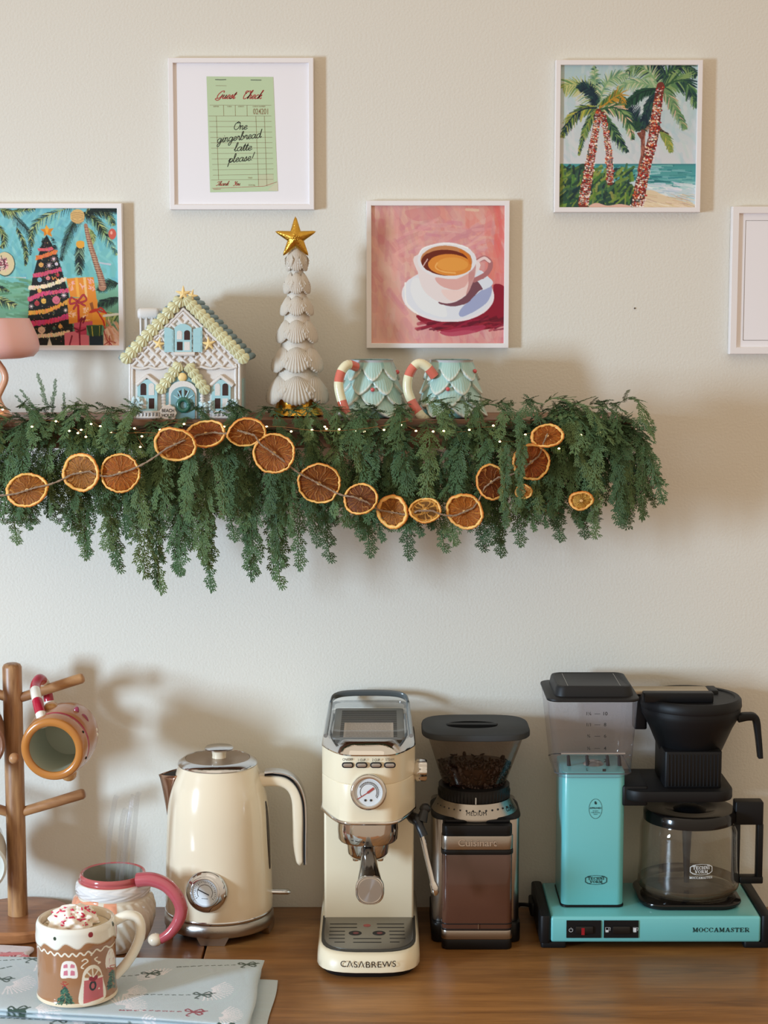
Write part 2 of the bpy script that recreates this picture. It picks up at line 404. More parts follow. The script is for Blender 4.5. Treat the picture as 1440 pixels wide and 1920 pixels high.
M_shelf = wood('brown_shelf_wood', (96, 60, 38), (146, 96, 62), (1.5, 16, 16), .45, .1)
SHX1 = xat(1180, 845, -.15); SHZ = zat(773, 0)
sh = thing('wooden_wall_shelf', 'brown wooden wall shelf mostly hidden behind the cedar garland', 'shelf', (0, 0, SHZ-.04))
MB().rbox(-1.2, SHX1, -.172, -.0005, SHZ-.042, SHZ, .003, .002).build('shelf_board', M_shelf, sh)
M_brass = mat('aged_brass', (200, 160, 90), .3, 1)
for bx in (xat(1040, 900, -.05), xat(420, 900, -.05)):
    b = MB().rbox(bx-.012, bx+.012, -.0065, -.0006, SHZ-.16, SHZ-.042, .003, .001)
    b.rbox(bx-.012, bx+.012, -.13, -.0006, SHZ-.048, SHZ-.0425, .003, .001)
    b.build('bracket', M_shelf, sh)

# ================================================================ PAINTED PRINTS
class Canvas:
    """a small raster painter; coordinates run x right, y down inside box (x0, y0, x1, y1)"""
    def __init__(s, box, n, bgc, m=None):
        s.x0, s.y0, s.x1, s.y1 = box; s.W = n*2; s.H = int(round(n*2*(s.y1-s.y0)/(s.x1-s.x0)))
        s.a = np.zeros((s.H, s.W, 3)); s.a[:] = bgc; s.k = s.W/(s.x1-s.x0)
    def _xy(s): return np.meshgrid((np.arange(s.W)+.5)/s.k+s.x0, (np.arange(s.H)+.5)/s.k+s.y0)
    def vgrad(s, y0, y1, c0, c1, x0=None, x1=None):
        a, b = int((y0-s.y0)*s.k), int((y1-s.y0)*s.k); a = max(a, 0); b = min(b, s.H)
        t = np.linspace(0, 1, max(b-a, 1))[:, None, None]
        u = 0 if x0 is None else max(0, int((x0-s.x0)*s.k)); v = s.W if x1 is None else min(s.W, int((x1-s.x0)*s.k))
        s.a[a:b, u:v] = np.array(c0)*(1-t)+np.array(c1)*t
    def _box(s, xa, ya, xb, yb):
        i0 = max(0, int((xa-s.x0)*s.k)-1); i1 = min(s.W, int((xb-s.x0)*s.k)+2)
        j0 = max(0, int((ya-s.y0)*s.k)-1); j1 = min(s.H, int((yb-s.y0)*s.k)+2)
        if i1 <= i0 or j1 <= j0: return None
        X, Y = np.meshgrid((np.arange(i0, i1)+.5)/s.k+s.x0, (np.arange(j0, j1)+.5)/s.k+s.y0)
        return slice(j0, j1), slice(i0, i1), X, Y
    def _put(s, B, mask, col, al):
        v = s.a[B[0], B[1]]; mk = mask[..., None]*al; s.a[B[0], B[1]] = v*(1-mk)+np.array(col)*mk
    def poly(s, P, col, al=1.):
        P = np.array(P, float); B = s._box(P[:, 0].min(), P[:, 1].min(), P[:, 0].max(), P[:, 1].max())
        if B is None: return
        X, Y = B[2], B[3]; ins = np.zeros(X.shape, bool); n = len(P)
        for i in range(n):
            x1, y1 = P[i]; x2, y2 = P[(i+1) % n]
            if y1 == y2: continue
            c = ((y1 > Y) != (y2 > Y)) & (X < (x2-x1)*(Y-y1)/(y2-y1)+x1); ins ^= c
        s._put(B, ins.astype(float), col, al)
    def blob(s, P, col, al=1.): s.poly([(p.x, p.y) for p in cr_path([(a, b, 0) for a, b in P], 6, True)], col, al)
    def ell(s, cx, cy, rx, ry, col, al=1., rot=0.):
        m = max(rx, ry); B = s._box(cx-m, cy-m, cx+m, cy+m)
        if B is None: return
        X, Y = B[2]-cx, B[3]-cy; c, n = math.cos(rot), math.sin(rot)
        s._put(B, (((X*c+Y*n)/rx)**2+((-X*n+Y*c)/ry)**2 < 1).astype(float), col, al)
    def line(s, P, w0, col, al=1., w1=None):
        w1 = w0 if w1 is None else w1; n = len(P)
        for i in range(n-1):
            (xa, ya), (xb, yb) = P[i], P[i+1]; wa = w0+(w1-w0)*i/(n-1); wb = w0+(w1-w0)*(i+1)/(n-1); m = max(wa, wb)/2
            B = s._box(min(xa, xb)-m, min(ya, yb)-m, max(xa, xb)+m, max(ya, yb)+m)
            if B is None: continue
            dx, dy = xb-xa, yb-ya; L = dx*dx+dy*dy+1e-9
            t = np.clip(((B[2]-xa)*dx+(B[3]-ya)*dy)/L, 0, 1)
            d = np.hypot(B[2]-xa-t*dx, B[3]-ya-t*dy)
            s._put(B, (d < (wa+(wb-wa)*t)/2).astype(float), col, al)
    def curve(s, P, w0, col, al=1., w1=None): s.line([(p.x, p.y) for p in cr_path([(a, b, 0) for a, b in P], 5)], w0, col, al, w1)
    def strokes(s, n, box, L, w_, cols, al=.5, ang=0., da=.6, seed=1):
        r = random.Random(seed)
        for _ in range(n):
            x = r.uniform(box[0], box[2]); y = r.uniform(box[1], box[3]); a = ang+r.uniform(-da, da); l = L*r.uniform(.5, 1.3)
            c = r.choice(cols); c = tuple(v+r.uniform(-6, 6) for v in c)
            s.line([(x-l*math.cos(a)/2, y-l*math.sin(a)/2), (x+l*math.cos(a)/2, y+l*math.sin(a)/2)], w_*r.uniform(.5, 1.3), c, al)
    def frond(s, P, leaf, cols, n=34, w_=9, droop=.6, seed=0, both=True, rach=None):
        """palm frond: spine through P, leaflets hanging from it"""
        r = random.Random(seed); C = cr_path([(a, b, 0) for a, b in P], 8); m = len(C)-1
        for i in range(n):
            t = (i+.5)/n; k = min(int(t*m), m-1); p = C[k].lerp(C[k+1], t*m-k); d = (C[k+1]-C[k]).normalized()
            for sd in ((1, -1) if both else (1,)):
                q = Vector((-d.y*sd, d.x*sd, 0)); L = leaf*math.sin(PI*min(1, .18+t*.82))**.6*r.uniform(.7, 1.15)
                v = (q*.75+d*.65+Vector((0, droop, 0))).normalized()*L
                mid = p+v*.5+Vector((0, -leaf*.06, 0))
                s.line([(p.x, p.y), (mid.x, mid.y), (p.x+v.x, p.y+v.y)], w_*r.uniform(.7, 1.2), r.choice(cols), 1, w_*.2)
        s.line([(c.x, c.y) for c in C], w_*.8, rach or cols[0], 1, w_*.25)
    def get(s, rows, cols):
        a = s.a[:s.H//2*2, :s.W//2*2].reshape(s.H//2, 2, s.W//2, 2, 3).mean((1, 3))
        j = np.clip((np.linspace(0, 1, rows)*(a.shape[0]-1)).round().astype(int), 0, a.shape[0]-1)
        i = np.clip((np.linspace(0, 1, cols)*(a.shape[1]-1)).round().astype(int), 0, a.shape[1]-1)
        return lin(np.clip(a[np.ix_(j, i)], 0, 255))

def art_palms():
    c = Canvas((90, 100, 1300, 1335), 300, (200, 212, 214))
    c.vgrad(100, 960, (176, 200, 200), (212, 214, 216))
    c.strokes(220, (90, 100, 1300, 950), 150, 34, [(186, 208, 208), (206, 214, 216), (176, 202, 206), (218, 216, 216)], .35, 1.2, .9, 3)
    c.vgrad(955, 1180, (70, 150, 150), (110, 176, 176)); c.line([(420, 958), (1300, 958)], 7, (60, 120, 130))
    c.strokes(120, (420, 970, 1300, 1150), 120, 13, [(60, 138, 140), (120, 185, 182), (150, 200, 200), (48, 120, 126)], .8, 0, .12, 4)
    c.blob([(560, 1180), (800, 1100), (1000, 1170), (1300, 1160), (1300, 1330), (560, 1330)], (200, 216, 220))
    c.strokes(70, (880, 1120, 1300, 1250), 110, 14, [(235, 236, 236), (180, 208, 214), (214, 224, 228)], .8, .15, .15, 5)
    c.blob([(500, 1290), (860, 1180), (1050, 1240), (1300, 1310), (1320, 1360), (460, 1360)], (226, 205, 172))
    c.strokes(50, (860, 1220, 1290, 1330), 90, 8, [(210, 182, 146), (236, 220, 194), (196, 170, 150)], .7, .25, .1, 6)
    c.blob([(90, 980), (200, 1000), (300, 950), (420, 1000), (560, 1120), (640, 1080), (770, 1180), (760, 1335), (80, 1345)], (48, 78, 62))
    c.strokes(260, (90, 990, 740, 1330), 90, 20, [(40, 72, 60), (86, 124, 60), (122, 150, 66), (30, 56, 58), (66, 104, 74), (150, 160, 80)], .85, -1.0, .8, 7)
    c.blob([(370, 1335), (420, 1295), (520, 1318), (640, 1305), (740, 1335)], (222, 178, 160))
    G1 = [(54, 92, 62), (92, 132, 84), (30, 58, 60), (132, 160, 100)]; G2 = [(26, 50, 62), (40, 74, 70), (20, 40, 56)]; G3 = [(130, 150, 70), (186, 178, 78), (98, 128, 70), (160, 160, 90)]
    LG = [(130, 166, 120), (160, 186, 140), (100, 140, 110), (196, 200, 160)]
    # back palm fronds and trunk
    c.frond([(830, 640), (760, 560), (700, 480), (760, 640)], 90, G2, 26, 16, .6, 1)
    c.line([(826, 660), (828, 880), (800, 1010)], 36, (150, 88, 74)); c.poly([(772, 690), (850, 650), (842, 750), (800, 730)], (126, 72, 58)); c.frond([(825, 650), (780, 600), (690, 620)], 70, [(40, 74, 56), (22, 46, 50)], 24, 18, .8, 9); c.frond([(830, 650), (900, 600), (960, 640), (1050, 700)], 70, [(60, 50, 40), (40, 64, 50), (150, 110, 90)], 24, 18, .8, 11)
    c.strokes(26, (812, 680, 840, 960), 40, 8, [(186, 120, 100), (112, 60, 56)], .8, 1.5, .2, 8)
    # right palm
    for P, L, K, w_ in (([(965, 300), (940, 180), (900, 100)], 90, G2, 16), ([(975, 290), (1040, 170), (1180, 110), (1290, 190)], 110, G1+G2, 16),
                        ([(960, 300), (880, 170), (760, 110), (650, 200)], 95, LG+G1, 13), ([(950, 310), (860, 270), (720, 250), (590, 300)], 90, LG, 13),
                        ([(985, 300), (1100, 240), (1210, 260), (1300, 460)], 130, G1+[(40, 76, 66)], 20), ([(930, 310), (820, 330), (740, 380), (660, 460)], 80, [(22, 54, 48), (40, 84, 60)], 16),
                        ([(990, 310), (1060, 380), (1120, 500), (1200, 650)], 90, [(110, 146, 96), (76, 118, 84), (222, 172, 152), (150, 170, 120)], 14),
                        ([(960, 330), (900, 400), (860, 500), (820, 640)], 80, G2+[(50, 90, 70)], 20), ([(980, 680), (1040, 730), (1080, 850)], 60, G3, 12)):
        c.frond(P, L*1.12, K, 34, w_*1.3, .55, int(P[0][0]+P[-1][0]))
    # left palm
    for P, L, K, w_ in (([(420, 460), (400, 300), (385, 110)], 60, LG+[(40, 84, 74)], 16), ([(420, 440), (300, 300), (190, 270), (115, 300)], 120, [(200, 196, 130), (150, 166, 96), (112, 146, 90)], 12),
                        ([(430, 420), (500, 250), (600, 190), (680, 200)], 80, LG, 13), ([(410, 440), (360, 330), (290, 280), (250, 300)], 60, G2, 16),
                        ([(410, 470), (300, 480), (190, 560), (110, 720)], 90, G2+G3, 16), ([(420, 480), (360, 560), (310, 680), (260, 880)], 60, G3+G1, 15),
                        ([(440, 470), (540, 400), (620, 360), (650, 480)], 80, [(190, 140, 50), (120, 140, 60), (60, 96, 60)], 15), ([(450, 480), (580, 470), (680, 560), (740, 740)], 90, G1+[(230, 190, 160)], 16),
                        ([(450, 500), (540, 620), (600, 720), (690, 850)], 80, G1+G2, 15)):
        c.frond(P, L*1.12, K, 34, w_*1.3, .5, int(P[0][1]+P[-1][0]*3))
    r = random.Random(5)
    for T, w0, w1 in (([(430, 500), (410, 640), (385, 800), (360, 960), (330, 1150), (305, 1300)], 50, 95), ([(470, 520), (500, 680), (525, 850), (535, 980), (540, 1110)], 42, 62), ([(975, 280), (945, 480), (920, 700), (860, 950), (820, 1120), (785, 1330)], 70, 110)):
        C = cr_path([(a, b, 0) for a, b in T], 10); n = len(C)
        c.line([(p.x, p.y) for p in C], w0, (120, 52, 44), 1, w1)
        for i in range(n*16):
            t = r.random()*(n-1); k = int(t); p = C[k].lerp(C[min(k+1, n-1)], t-k); wd = (w0+(w1-w0)*t/n)
            s_ = r.uniform(-.5, .5)*wd*(1.2 if i % 5 == 0 else .95)
            if t/n < .12 and i % 3: continue
            c.ell(p.x+s_, p.y+r.uniform(-6, 6)+abs(s_)*.2, *(r.uniform(5, 9),)*2, r.choice([(250, 236, 214), (236, 196, 150), (240, 220, 220), (190, 40, 36), (150, 30, 30), (226, 110, 60), (252, 244, 230), (90, 120, 110)]), .95)
        for t in np.arange(2, n-1, 1.3):
            p = C[int(t)]; wd = (w0+(w1-w0)*t/n)/2; c.line([(p.x-wd, p.y-6), (p.x, p.y+6), (p.x+wd, p.y-4)], 7, (96, 30, 34), .65)
    return c
def art_cup():
    c = Canvas((315, 92, 1275, 1072), 300, (226, 168, 160))
    X, Y = c._xy(); u = ((X-315)/960)[..., None]; v = ((Y-92)/980)[..., None]
    c.a[:] = np.array((222, 184, 168))*(1-u)*(1-v)+np.array((224, 124, 112))*u*(1-v)+np.array((226, 170, 152))*(1-u)*v+np.array((210, 128, 132))*u*v
    c.strokes(420, (315, 92, 1275, 1072), 170, 44, [(220, 176, 160), (208, 146, 148), (228, 186, 170), (204, 128, 134), (232, 168, 156)], .3, 1.3, .5, 3)
    c.strokes(60, (560, 200, 1150, 420), 150, 30, [(206, 136, 146), (216, 150, 156), (230, 180, 170)], .4, -.3, .5, 4)
    c.blob([(560, 130), (780, 100), (800, 170), (640, 200)], (208, 128, 130), .45); c.line([(1000, 120), (1080, 125)], 22, (236, 214, 180), .6); c.strokes(26, (1150, 92, 1275, 700), 170, 40, [(226, 110, 98), (222, 130, 120)], .4, 1.4, .3, 14)
    c.blob([(640, 870), (820, 985), (1010, 975), (1275, 930), (1290, 690), (1200, 650), (1180, 760), (1000, 900)], (142, 22, 44))
    c.strokes(60, (700, 900, 1275, 970), 130, 18, [(112, 12, 34), (166, 40, 60), (92, 14, 34)], .6, -.2, .3, 5)
    c.blob([(820, 985), (1120, 940), (1100, 985), (900, 1020)], (180, 56, 84), .8)
    c.ell(868, 727, 334, 190, (236, 226, 226), 1, .04); c.ell(866, 722, 322, 178, (226, 226, 230), 1, .04)
    c.blob([(640, 600), (600, 700), (680, 830), (860, 880), (800, 720)], (238, 236, 232), .7)
    c.blob([(980, 880), (1150, 780), (1185, 660), (1100, 700), (960, 830)], (150, 158, 196), .85)
    c.blob([(1080, 540), (1185, 620), (1180, 660), (1110, 690), (1060, 620)], (222, 226, 232))
    c.blob([(800, 775), (900, 808), (1010, 780), (1090, 700), (1118, 680), (1060, 625), (980, 740)], (120, 74, 84))
    c.curve([(1070, 490), (1130, 462), (1175, 500), (1150, 570), (1060, 620)], 34, (176, 112, 112)); c.curve([(1078, 488), (1130, 462), (1168, 488)], 20, (238, 210, 206))
    c.blob([(648, 440), (655, 580), (700, 700), (800, 772), (900, 780), (1000, 725), (1060, 600), (1072, 480)], (234, 220, 216))
    c.blob([(780, 600), (920, 612), (1050, 560), (1040, 620), (940, 690), (820, 660)], (222, 160, 150), .8); c.blob([(820, 690), (960, 690), (1030, 610), (1010, 710), (900, 770)], (240, 206, 196), .8)
    c.blob([(1020, 560), (1068, 500), (1056, 620), (1000, 725), (1015, 650)], (196, 136, 132), .8)
    c.ell(860, 478, 213, 127, (232, 228, 228), 1, .02); c.ell(858, 482, 186, 106, (198, 132, 84), 1, .05)
    c.ell(858, 496, 182, 92, (110, 38, 20), 1, .06); c.ell(882, 512, 158, 76, (222, 138, 54), 1, .04); c.ell(900, 508, 112, 50, (232, 158, 70), .9, .02)
    c.curve([(790, 500), (780, 530), (830, 560), (920, 570)], 10, (240, 176, 96)); c.curve([(960, 410), (1010, 450), (1030, 500)], 20, (214, 120, 40)); c.curve([(690, 520), (720, 470)], 7, (226, 190, 180))
    c.curve([(560, 640), (570, 780), (650, 860)], 12, (246, 240, 232)); c.curve([(660, 440), (700, 390), (860, 358), (1010, 392)], 9, (248, 244, 240))
    return c
def art_tree():
    c = Canvas((-170, 108, 1345, 1672), 300, (110, 178, 178))
    c.vgrad(108, 950, (122, 188, 196), (118, 184, 176)); c.vgrad(950, 1672, (126, 178, 150), (84, 124, 92))
    c.strokes(260, (-170, 108, 1345, 950), 190, 40, [(130, 198, 204), (96, 166, 176), (150, 208, 200), (112, 184, 190)], .4, 1.4, 1., 3)
    c.strokes(120, (-170, 920, 700, 1500), 170, 26, [(112, 164, 128), (136, 186, 156), (80, 124, 84), (100, 150, 120)], .5, .1, .3, 4)
    c.line([(60, 885), (290, 895)], 10, (206, 200, 196)); c.line([(1140, 725), (1250, 745)], 22, (206, 196, 204), .8)
    DG = [(26, 38, 34), (34, 52, 44), (20, 30, 32)]; YG = [(160, 170, 96), (120, 144, 84), (40, 60, 44), (190, 190, 120)]
    for P, L, K in (([(-170, 60), (60, 100), (230, 260), (350, 420), (345, 640)], 95, DG), ([(20, 120), (160, 150), (420, 110)], 90, YG+DG), ([(-120, 200), (0, 330), (60, 460), (20, 560)], 90, YG+DG),
                    ([(200, 330), (270, 480), (300, 620), (290, 760)], 62, DG+YG), ([(900, 60), (640, 160), (450, 260), (370, 400), (370, 540)], 110, YG+DG),
                    ([(980, 150), (850, 280), (760, 480), (700, 700)], 110, DG+[(48, 74, 50)]), ([(980, 180), (1100, 120), (1220, 160), (1300, 300)], 120, YG+DG), ([(980, 170), (1110, 260), (1200, 400), (1330, 640)], 120, DG+YG),
                    ([(1000, 160), (1180, 120), (1340, 130)], 100, DG), ([(920, 480), (905, 650), (900, 860)], 110, DG+[(150, 176, 140)]), ([(1010, 330), (1060, 420), (1040, 520)], 60, YG),
                    ([(-170, 1020), (-40, 1000), (100, 1050)], 60, DG+YG), ([(-170, 1130), (0, 1150), (170, 1210)], 100, DG+YG+[(210, 206, 130)]),
                    ([(1340, 960), (1220, 960), (1110, 1040)], 100, DG+[(60, 96, 66)]), ([(1345, 1120), (1220, 1160), (1100, 1210)], 100, DG+[(60, 96, 66)]), ([(1345, 1320), (1250, 1330), (1170, 1390)], 110, YG)):
        c.frond(P, L, K, 44, 10, .45, int(P[0][0]+P[-1][1]))
    c.curve([(985, 300), (1020, 480), (1090, 720), (1140, 880), (1160, 1000)], 40, (170, 122, 96), 1, 86)
    for i in range(26):
        t = i/25; x = 990+170*t**1.25+(8 if t > .4 else 0); y = 330+650*t; w_ = 18+24*t; c.line([(x-w_, y-4), (x, y+8), (x+w_, y-2)], 5+3*t, (96, 60, 52), .9); c.line([(x-w_*.4, y+10), (x+w_*.4, y+10)], 9, (216, 178, 140), .9)
    # tree body
    c.poly([(540, 410), (600, 520), (670, 700), (720, 880), (770, 1060), (800, 1300), (830, 1680), (290, 1680), (310, 1300), (330, 1050), (380, 860), (440, 640), (490, 490)], (22, 26, 24))
    r = random.Random(9)
    for i in range(900):
        y = 430+1240*r.random()**.8; t = (y-410)/1260; hw = 30+245*t**.85; s_ = r.choice((-1, 1)); x = 555+s_*hw*r.uniform(.75, 1.02)
        c.line([(x, y), (x+s_*r.uniform(16, 34), y+r.uniform(-14, 16))], 5, r.choice([(22, 28, 26), (30, 44, 36), (16, 20, 20)]))
    for i in range(420):
        y = 450+1200*r.random(); t = (y-410)/1260; hw = (20+215*t**.85); x = 555+r.uniform(-1, 1)*hw
        if i % 3: c.line([(x, y), (x+r.uniform(-14, 14), y+r.uniform(-12, 12))], 4, r.choice([(46, 66, 52), (60, 60, 44), (90, 40, 40)]))
        else: c.ell(x, y, 4, 4, r.choice([(220, 210, 190), (240, 180, 90), (214, 110, 120)]))
    def gar(P, col, w_):
        C = cr_path([(a, b, 0) for a, b in P], 14)
        for p in C:
            for _ in range(3): c.line([(p.x+r.uniform(-14, 14), p.y-w_*r.uniform(.2, .6)), (p.x+r.uniform(-14, 14), p.y+w_*r.uniform(.2, .6))], w_*.4, tuple(v+r.uniform(-18, 18) for v in col))
    gar([(450, 575), (540, 575), (600, 560)], (214, 96, 104), 26); gar([(420, 670), (520, 640), (640, 600)], (226, 120, 60), 34)
    gar([(390, 870), (500, 850), (690, 800)], (206, 76, 106), 34); gar([(330, 1010), (520, 990), (740, 910)], (236, 214, 172), 34)
    gar([(320, 1140), (480, 1080), (760, 1040)], (206, 80, 110), 38); gar([(320, 1295), (520, 1270), (800, 1150)], (232, 160, 66), 38)
    gar([(330, 1420), (560, 1390), (770, 1330)], (210, 66, 104), 44); gar([(380, 1560), (560, 1550), (760, 1520)], (230, 200, 160), 36)
    for x, y, rr, col in ((467, 748, 26, (222, 164, 90)), (642, 738, 20, (220, 200, 210)), (447, 918, 25, (130, 170, 186)), (545, 898, 24, (226, 130, 130)), (655, 862, 20, (190, 60, 64)), (443, 1043, 24, (226, 160, 80)), (412, 1185, 28, (180, 60, 64)), (488, 1160, 30, (234, 180, 84)), (632, 1148, 46, (214, 110, 128)), (457, 1490, 40, (216, 176, 150)), (672, 1450, 26, (226, 160, 84)), (600, 1472, 18, (70, 96, 84)), (600, 1300, 16, (70, 80, 70))):
        c.ell(x, y, rr, rr, col); c.ell(x, y-rr-4, 6, 6, (180, 140, 80)); c.curve([(x-rr*.5, y), (x, y+rr*.4), (x+rr*.6, y-rr*.1)], 5, tuple(v*.75 for v in col))
    for x, y, L in ((560, 755, 44), (612, 682, 36), (345, 1220, 36), (735, 1265, 30), (720, 1095, 40)):
        for k in range(10): a = k*PI/5; c.line([(x, y), (x+L*math.cos(a), y+L*math.sin(a))], 7, r.choice([(240, 190, 200), (236, 214, 200), (250, 236, 230)]), 1, 1)
    c.curve([(590, 880), (600, 915), (625, 885), (640, 915), (662, 905)], 10, (232, 140, 70)); c.poly([(545, 1570), (575, 1672), (520, 1672)], (214, 200, 180))
    c.poly([(540, 290), (566, 340), (620, 335), (585, 380), (600, 432), (545, 405), (505, 430), (508, 380), (465, 345), (520, 340)], (216, 130, 36)); c.poly([(540, 290), (566, 340), (545, 405), (520, 340)], (240, 168, 60))
    # ornaments on the palms
    c.ell(893, 200, 82, 82, (226, 186, 120))
    for k in range(7): c.curve([(820+k*2, 150+k*18), (893, 160+k*19), (965, 146+k*18)], 5, (150, 110, 70))
    c.ell(918, 515, 48, 44, (230, 164, 62)); c.ell(1282, 398, 46, 60, (206, 92, 76)); c.ell(1272, 385, 16, 22, (240, 170, 150))
    c.ell(60, 740, 115, 140, (60, 90, 80)); c.ell(55, 735, 108, 132, (216, 196, 150))
    for _ in range(60): c.line([(10+r.uniform(-60, 90), 700+r.uniform(-60, 110)), (10+r.uniform(-60, 90), 720+r.uniform(-60, 110))], 8, r.choice([(120, 50, 60), (230, 150, 160), (40, 40, 40), (240, 220, 200)]))
    # gifts
    OR, OD = (226, 138, 48), (196, 110, 36)
    c.poly([(752, 905), (1060, 885), (1088, 1120), (790, 1110)], OR); c.poly([(850, 895), (880, 893), (900, 1115), (870, 1115)], (240, 170, 70)); c.poly([(940, 890), (975, 888), (990, 1115), (960, 1115)], (238, 190, 120))
    for x, y in ((800, 1010), (935, 990), (1040, 1010), (1030, 940), (810, 950)): c.strokes(10, (x-26, y-26, x+26, y+26), 30, 7, [(244, 190, 160), (240, 170, 170)], 1, 1, 1.5, x)
    c.poly([(755, 1130), (1080, 1110), (1100, 1160), (1090, 1400), (770, 1420)], OR); c.poly([(866, 1200), (892, 1200), (900, 1420), (872, 1420)], (178, 40, 44))
    for x, y in ((810, 1310), (965, 1270), (960, 1350)): c.strokes(14, (x-34, y-30, x+34, y+30), 30, 8, [(250, 214, 170), (246, 190, 160)], 1, 1, 1.5, x)
    for P in ([(880, 1165), (800, 1120), (790, 1190), (880, 1170)], [(880, 1165), (940, 1090), (975, 1150), (890, 1180)], [(880, 1170), (830, 1250)], [(885, 1170), (960, 1215)]): c.curve(P, 22, (150, 30, 42)); c.curve(P, 7, (196, 70, 80))
    c.poly([(1040, 1290), (1190, 1290), (1190, 1440), (1040, 1430)], (232, 146, 46)); c.poly([(1010, 1185), (1045, 1170), (1060, 1260), (1030, 1265)], (150, 84, 40))
    for P in ([(1080, 1270), (1010, 1290), (1080, 1255), (1200, 1300)], [(1090, 1270), (1160, 1380), (1180, 1470)], [(1080, 1265), (1140, 1240), (1190, 1290)]): c.curve(P, 18, (190, 50, 36))
    c.poly([(830, 1410), (1040, 1390), (1040, 1450), (830, 1470)], (206, 84, 108)); c.poly([(715, 1525), (860, 1500), (1000, 1560), (1000, 1672), (720, 1672)], (214, 110, 124)); c.poly([(830, 1460), (970, 1450), (975, 1540), (900, 1545), (840, 1510)], (190, 60, 90))
    for P in ([(905, 1400), (890, 1520), (892, 1672)], [(800, 1560), (770, 1672)], [(860, 1510), (905, 1500), (960, 1480)], [(900, 1500), (830, 1470)], [(890, 1385), (920, 1350), (905, 1400)], [(905, 1400), (960, 1340), (930, 1410)]): c.curve(P, 16, (120, 20, 44))
    c.poly([(1000, 1560), (1155, 1550), (1160, 1672), (1005, 1672)], (30, 44, 56)); c.poly([(970, 1440), (1150, 1435), (1140, 1560), (1005, 1560)], (44, 72, 44)); c.line([(1030, 1438), (1040, 1560)], 10, (190, 170, 70)); c.line([(1120, 1436), (1115, 1560)], 10, (190, 170, 70)); c.line([(975, 1440), (1150, 1436)], 9, (60, 96, 56))
    c.poly([(1165, 1500), (1240, 1430), (1345, 1520), (1345, 1672), (1160, 1672)], (226, 176, 156)); c.strokes(30, (1200, 1420, 1340, 1660), 110, 20, [(220, 160, 120), (236, 200, 180), (200, 130, 100)], .7, 1.1, .3, 77)
    for P in ([(1170, 1500), (1200, 1600), (1260, 1672)], [(1230, 1560), (1225, 1672)], [(1170, 1660), (1240, 1620), (1300, 1640)]): c.curve(P, 10, (160, 50, 50))
    c.line([(1170, 1330), (1330, 1310)], 26, (220, 210, 190))
    return c

M_frame = mat('white_frame_lacquer', (238, 232, 230), .45)
M_print = mat('matt_print', (255, 255, 255), .55, attr=True, spec=.3)
M_mount = mat('white_mount_card', (240, 236, 238), .75)
M_line = mat('fine_frame_line', (120, 105, 95), .6)
def picture(label, px_l, px_r, py_t, py_b, canvas=None, mount=False, group=None, fw=9.5, yaw=0.):
    dep = .016
    xl, xr = xat(px_l, (py_t+py_b)/2, -dep), xat(px_r, (py_t+py_b)/2, -dep); zt, zb = zat(py_t, -dep), zat(py_b, -dep)
    t = thing('picture_frame', label, 'picture', ((xl+xr)/2, 0, zb), None)
    wd = wpx(fw, 300, -dep)
    mb = MB()      # mitred rails with a raised outer lip and a sloping inner face
    prof = [(0, -.0008), (0, -dep+.001), (.0008, -dep), (wd-.0006, -dep), (wd, -dep+.001), (wd, -.0105)]
    rings = []
    for ins, y in prof: rings.append([(xl+ins, y, zb+ins), (xr-ins, y, zb+ins), (xr-ins, y, zt-ins), (xl+ins, y, zt-ins)])
    mb.loft(rings, False, False); mb.build('frame', M_frame, t, 20)
    MB().box(xl+.002, xr-.002, -.0108, -.0008, zb+.002, zt-.002).build('backing', M_mount, t)
    ix0, ix1, iz0, iz1 = xl+wd, xr-wd, zb+wd, zt-wd
    if canvas is not None:
        n = 290; xs = np.linspace(ix0, ix1, n); zs = np.linspace(iz1, iz0, n); Xg, Zg = np.meshgrid(xs, zs)
        grid_mesh('print', np.stack([Xg, np.full_like(Xg, -.0115), Zg], -1), canvas.get(n, n), M_print, t, ang=None)
    return t, (ix0, ix1, iz0, iz1)
picture('white framed painting of a decorated tree, palms and orange gifts, behind the pink lamp', -38, 230.5, 381, 657, art_tree())
picture('white framed painting of a coffee cup and saucer on pink, above the tree mugs', 687, 955, 376, 653, art_cup())
picture('white framed painting of two lit palm trees on a beach, at upper right', 1041, 1316, 112, 398, art_palms())
tr, (ix0, ix1, iz0, iz1) = picture('white framed blank pale print with a thin border line, cut by the right picture edge', 1371, 1646, 387, 664, fw=13)
MB().box(ix0-.0005, ix1+.0005, -.0112, -.004, iz0-.0005, iz1+.0005).build('mount', M_mount, tr)
q = wpx(13, 400, -.01)
ribbons([[(ix0+q, iz0+q), (ix0+q, iz1-q), (ix1-q, iz1-q), (ix1-q, iz0+q), (ix0+q, iz0+q)]], .0007, lambda x, y: (x, -.0115, y), 'border_line', M_line, tr)

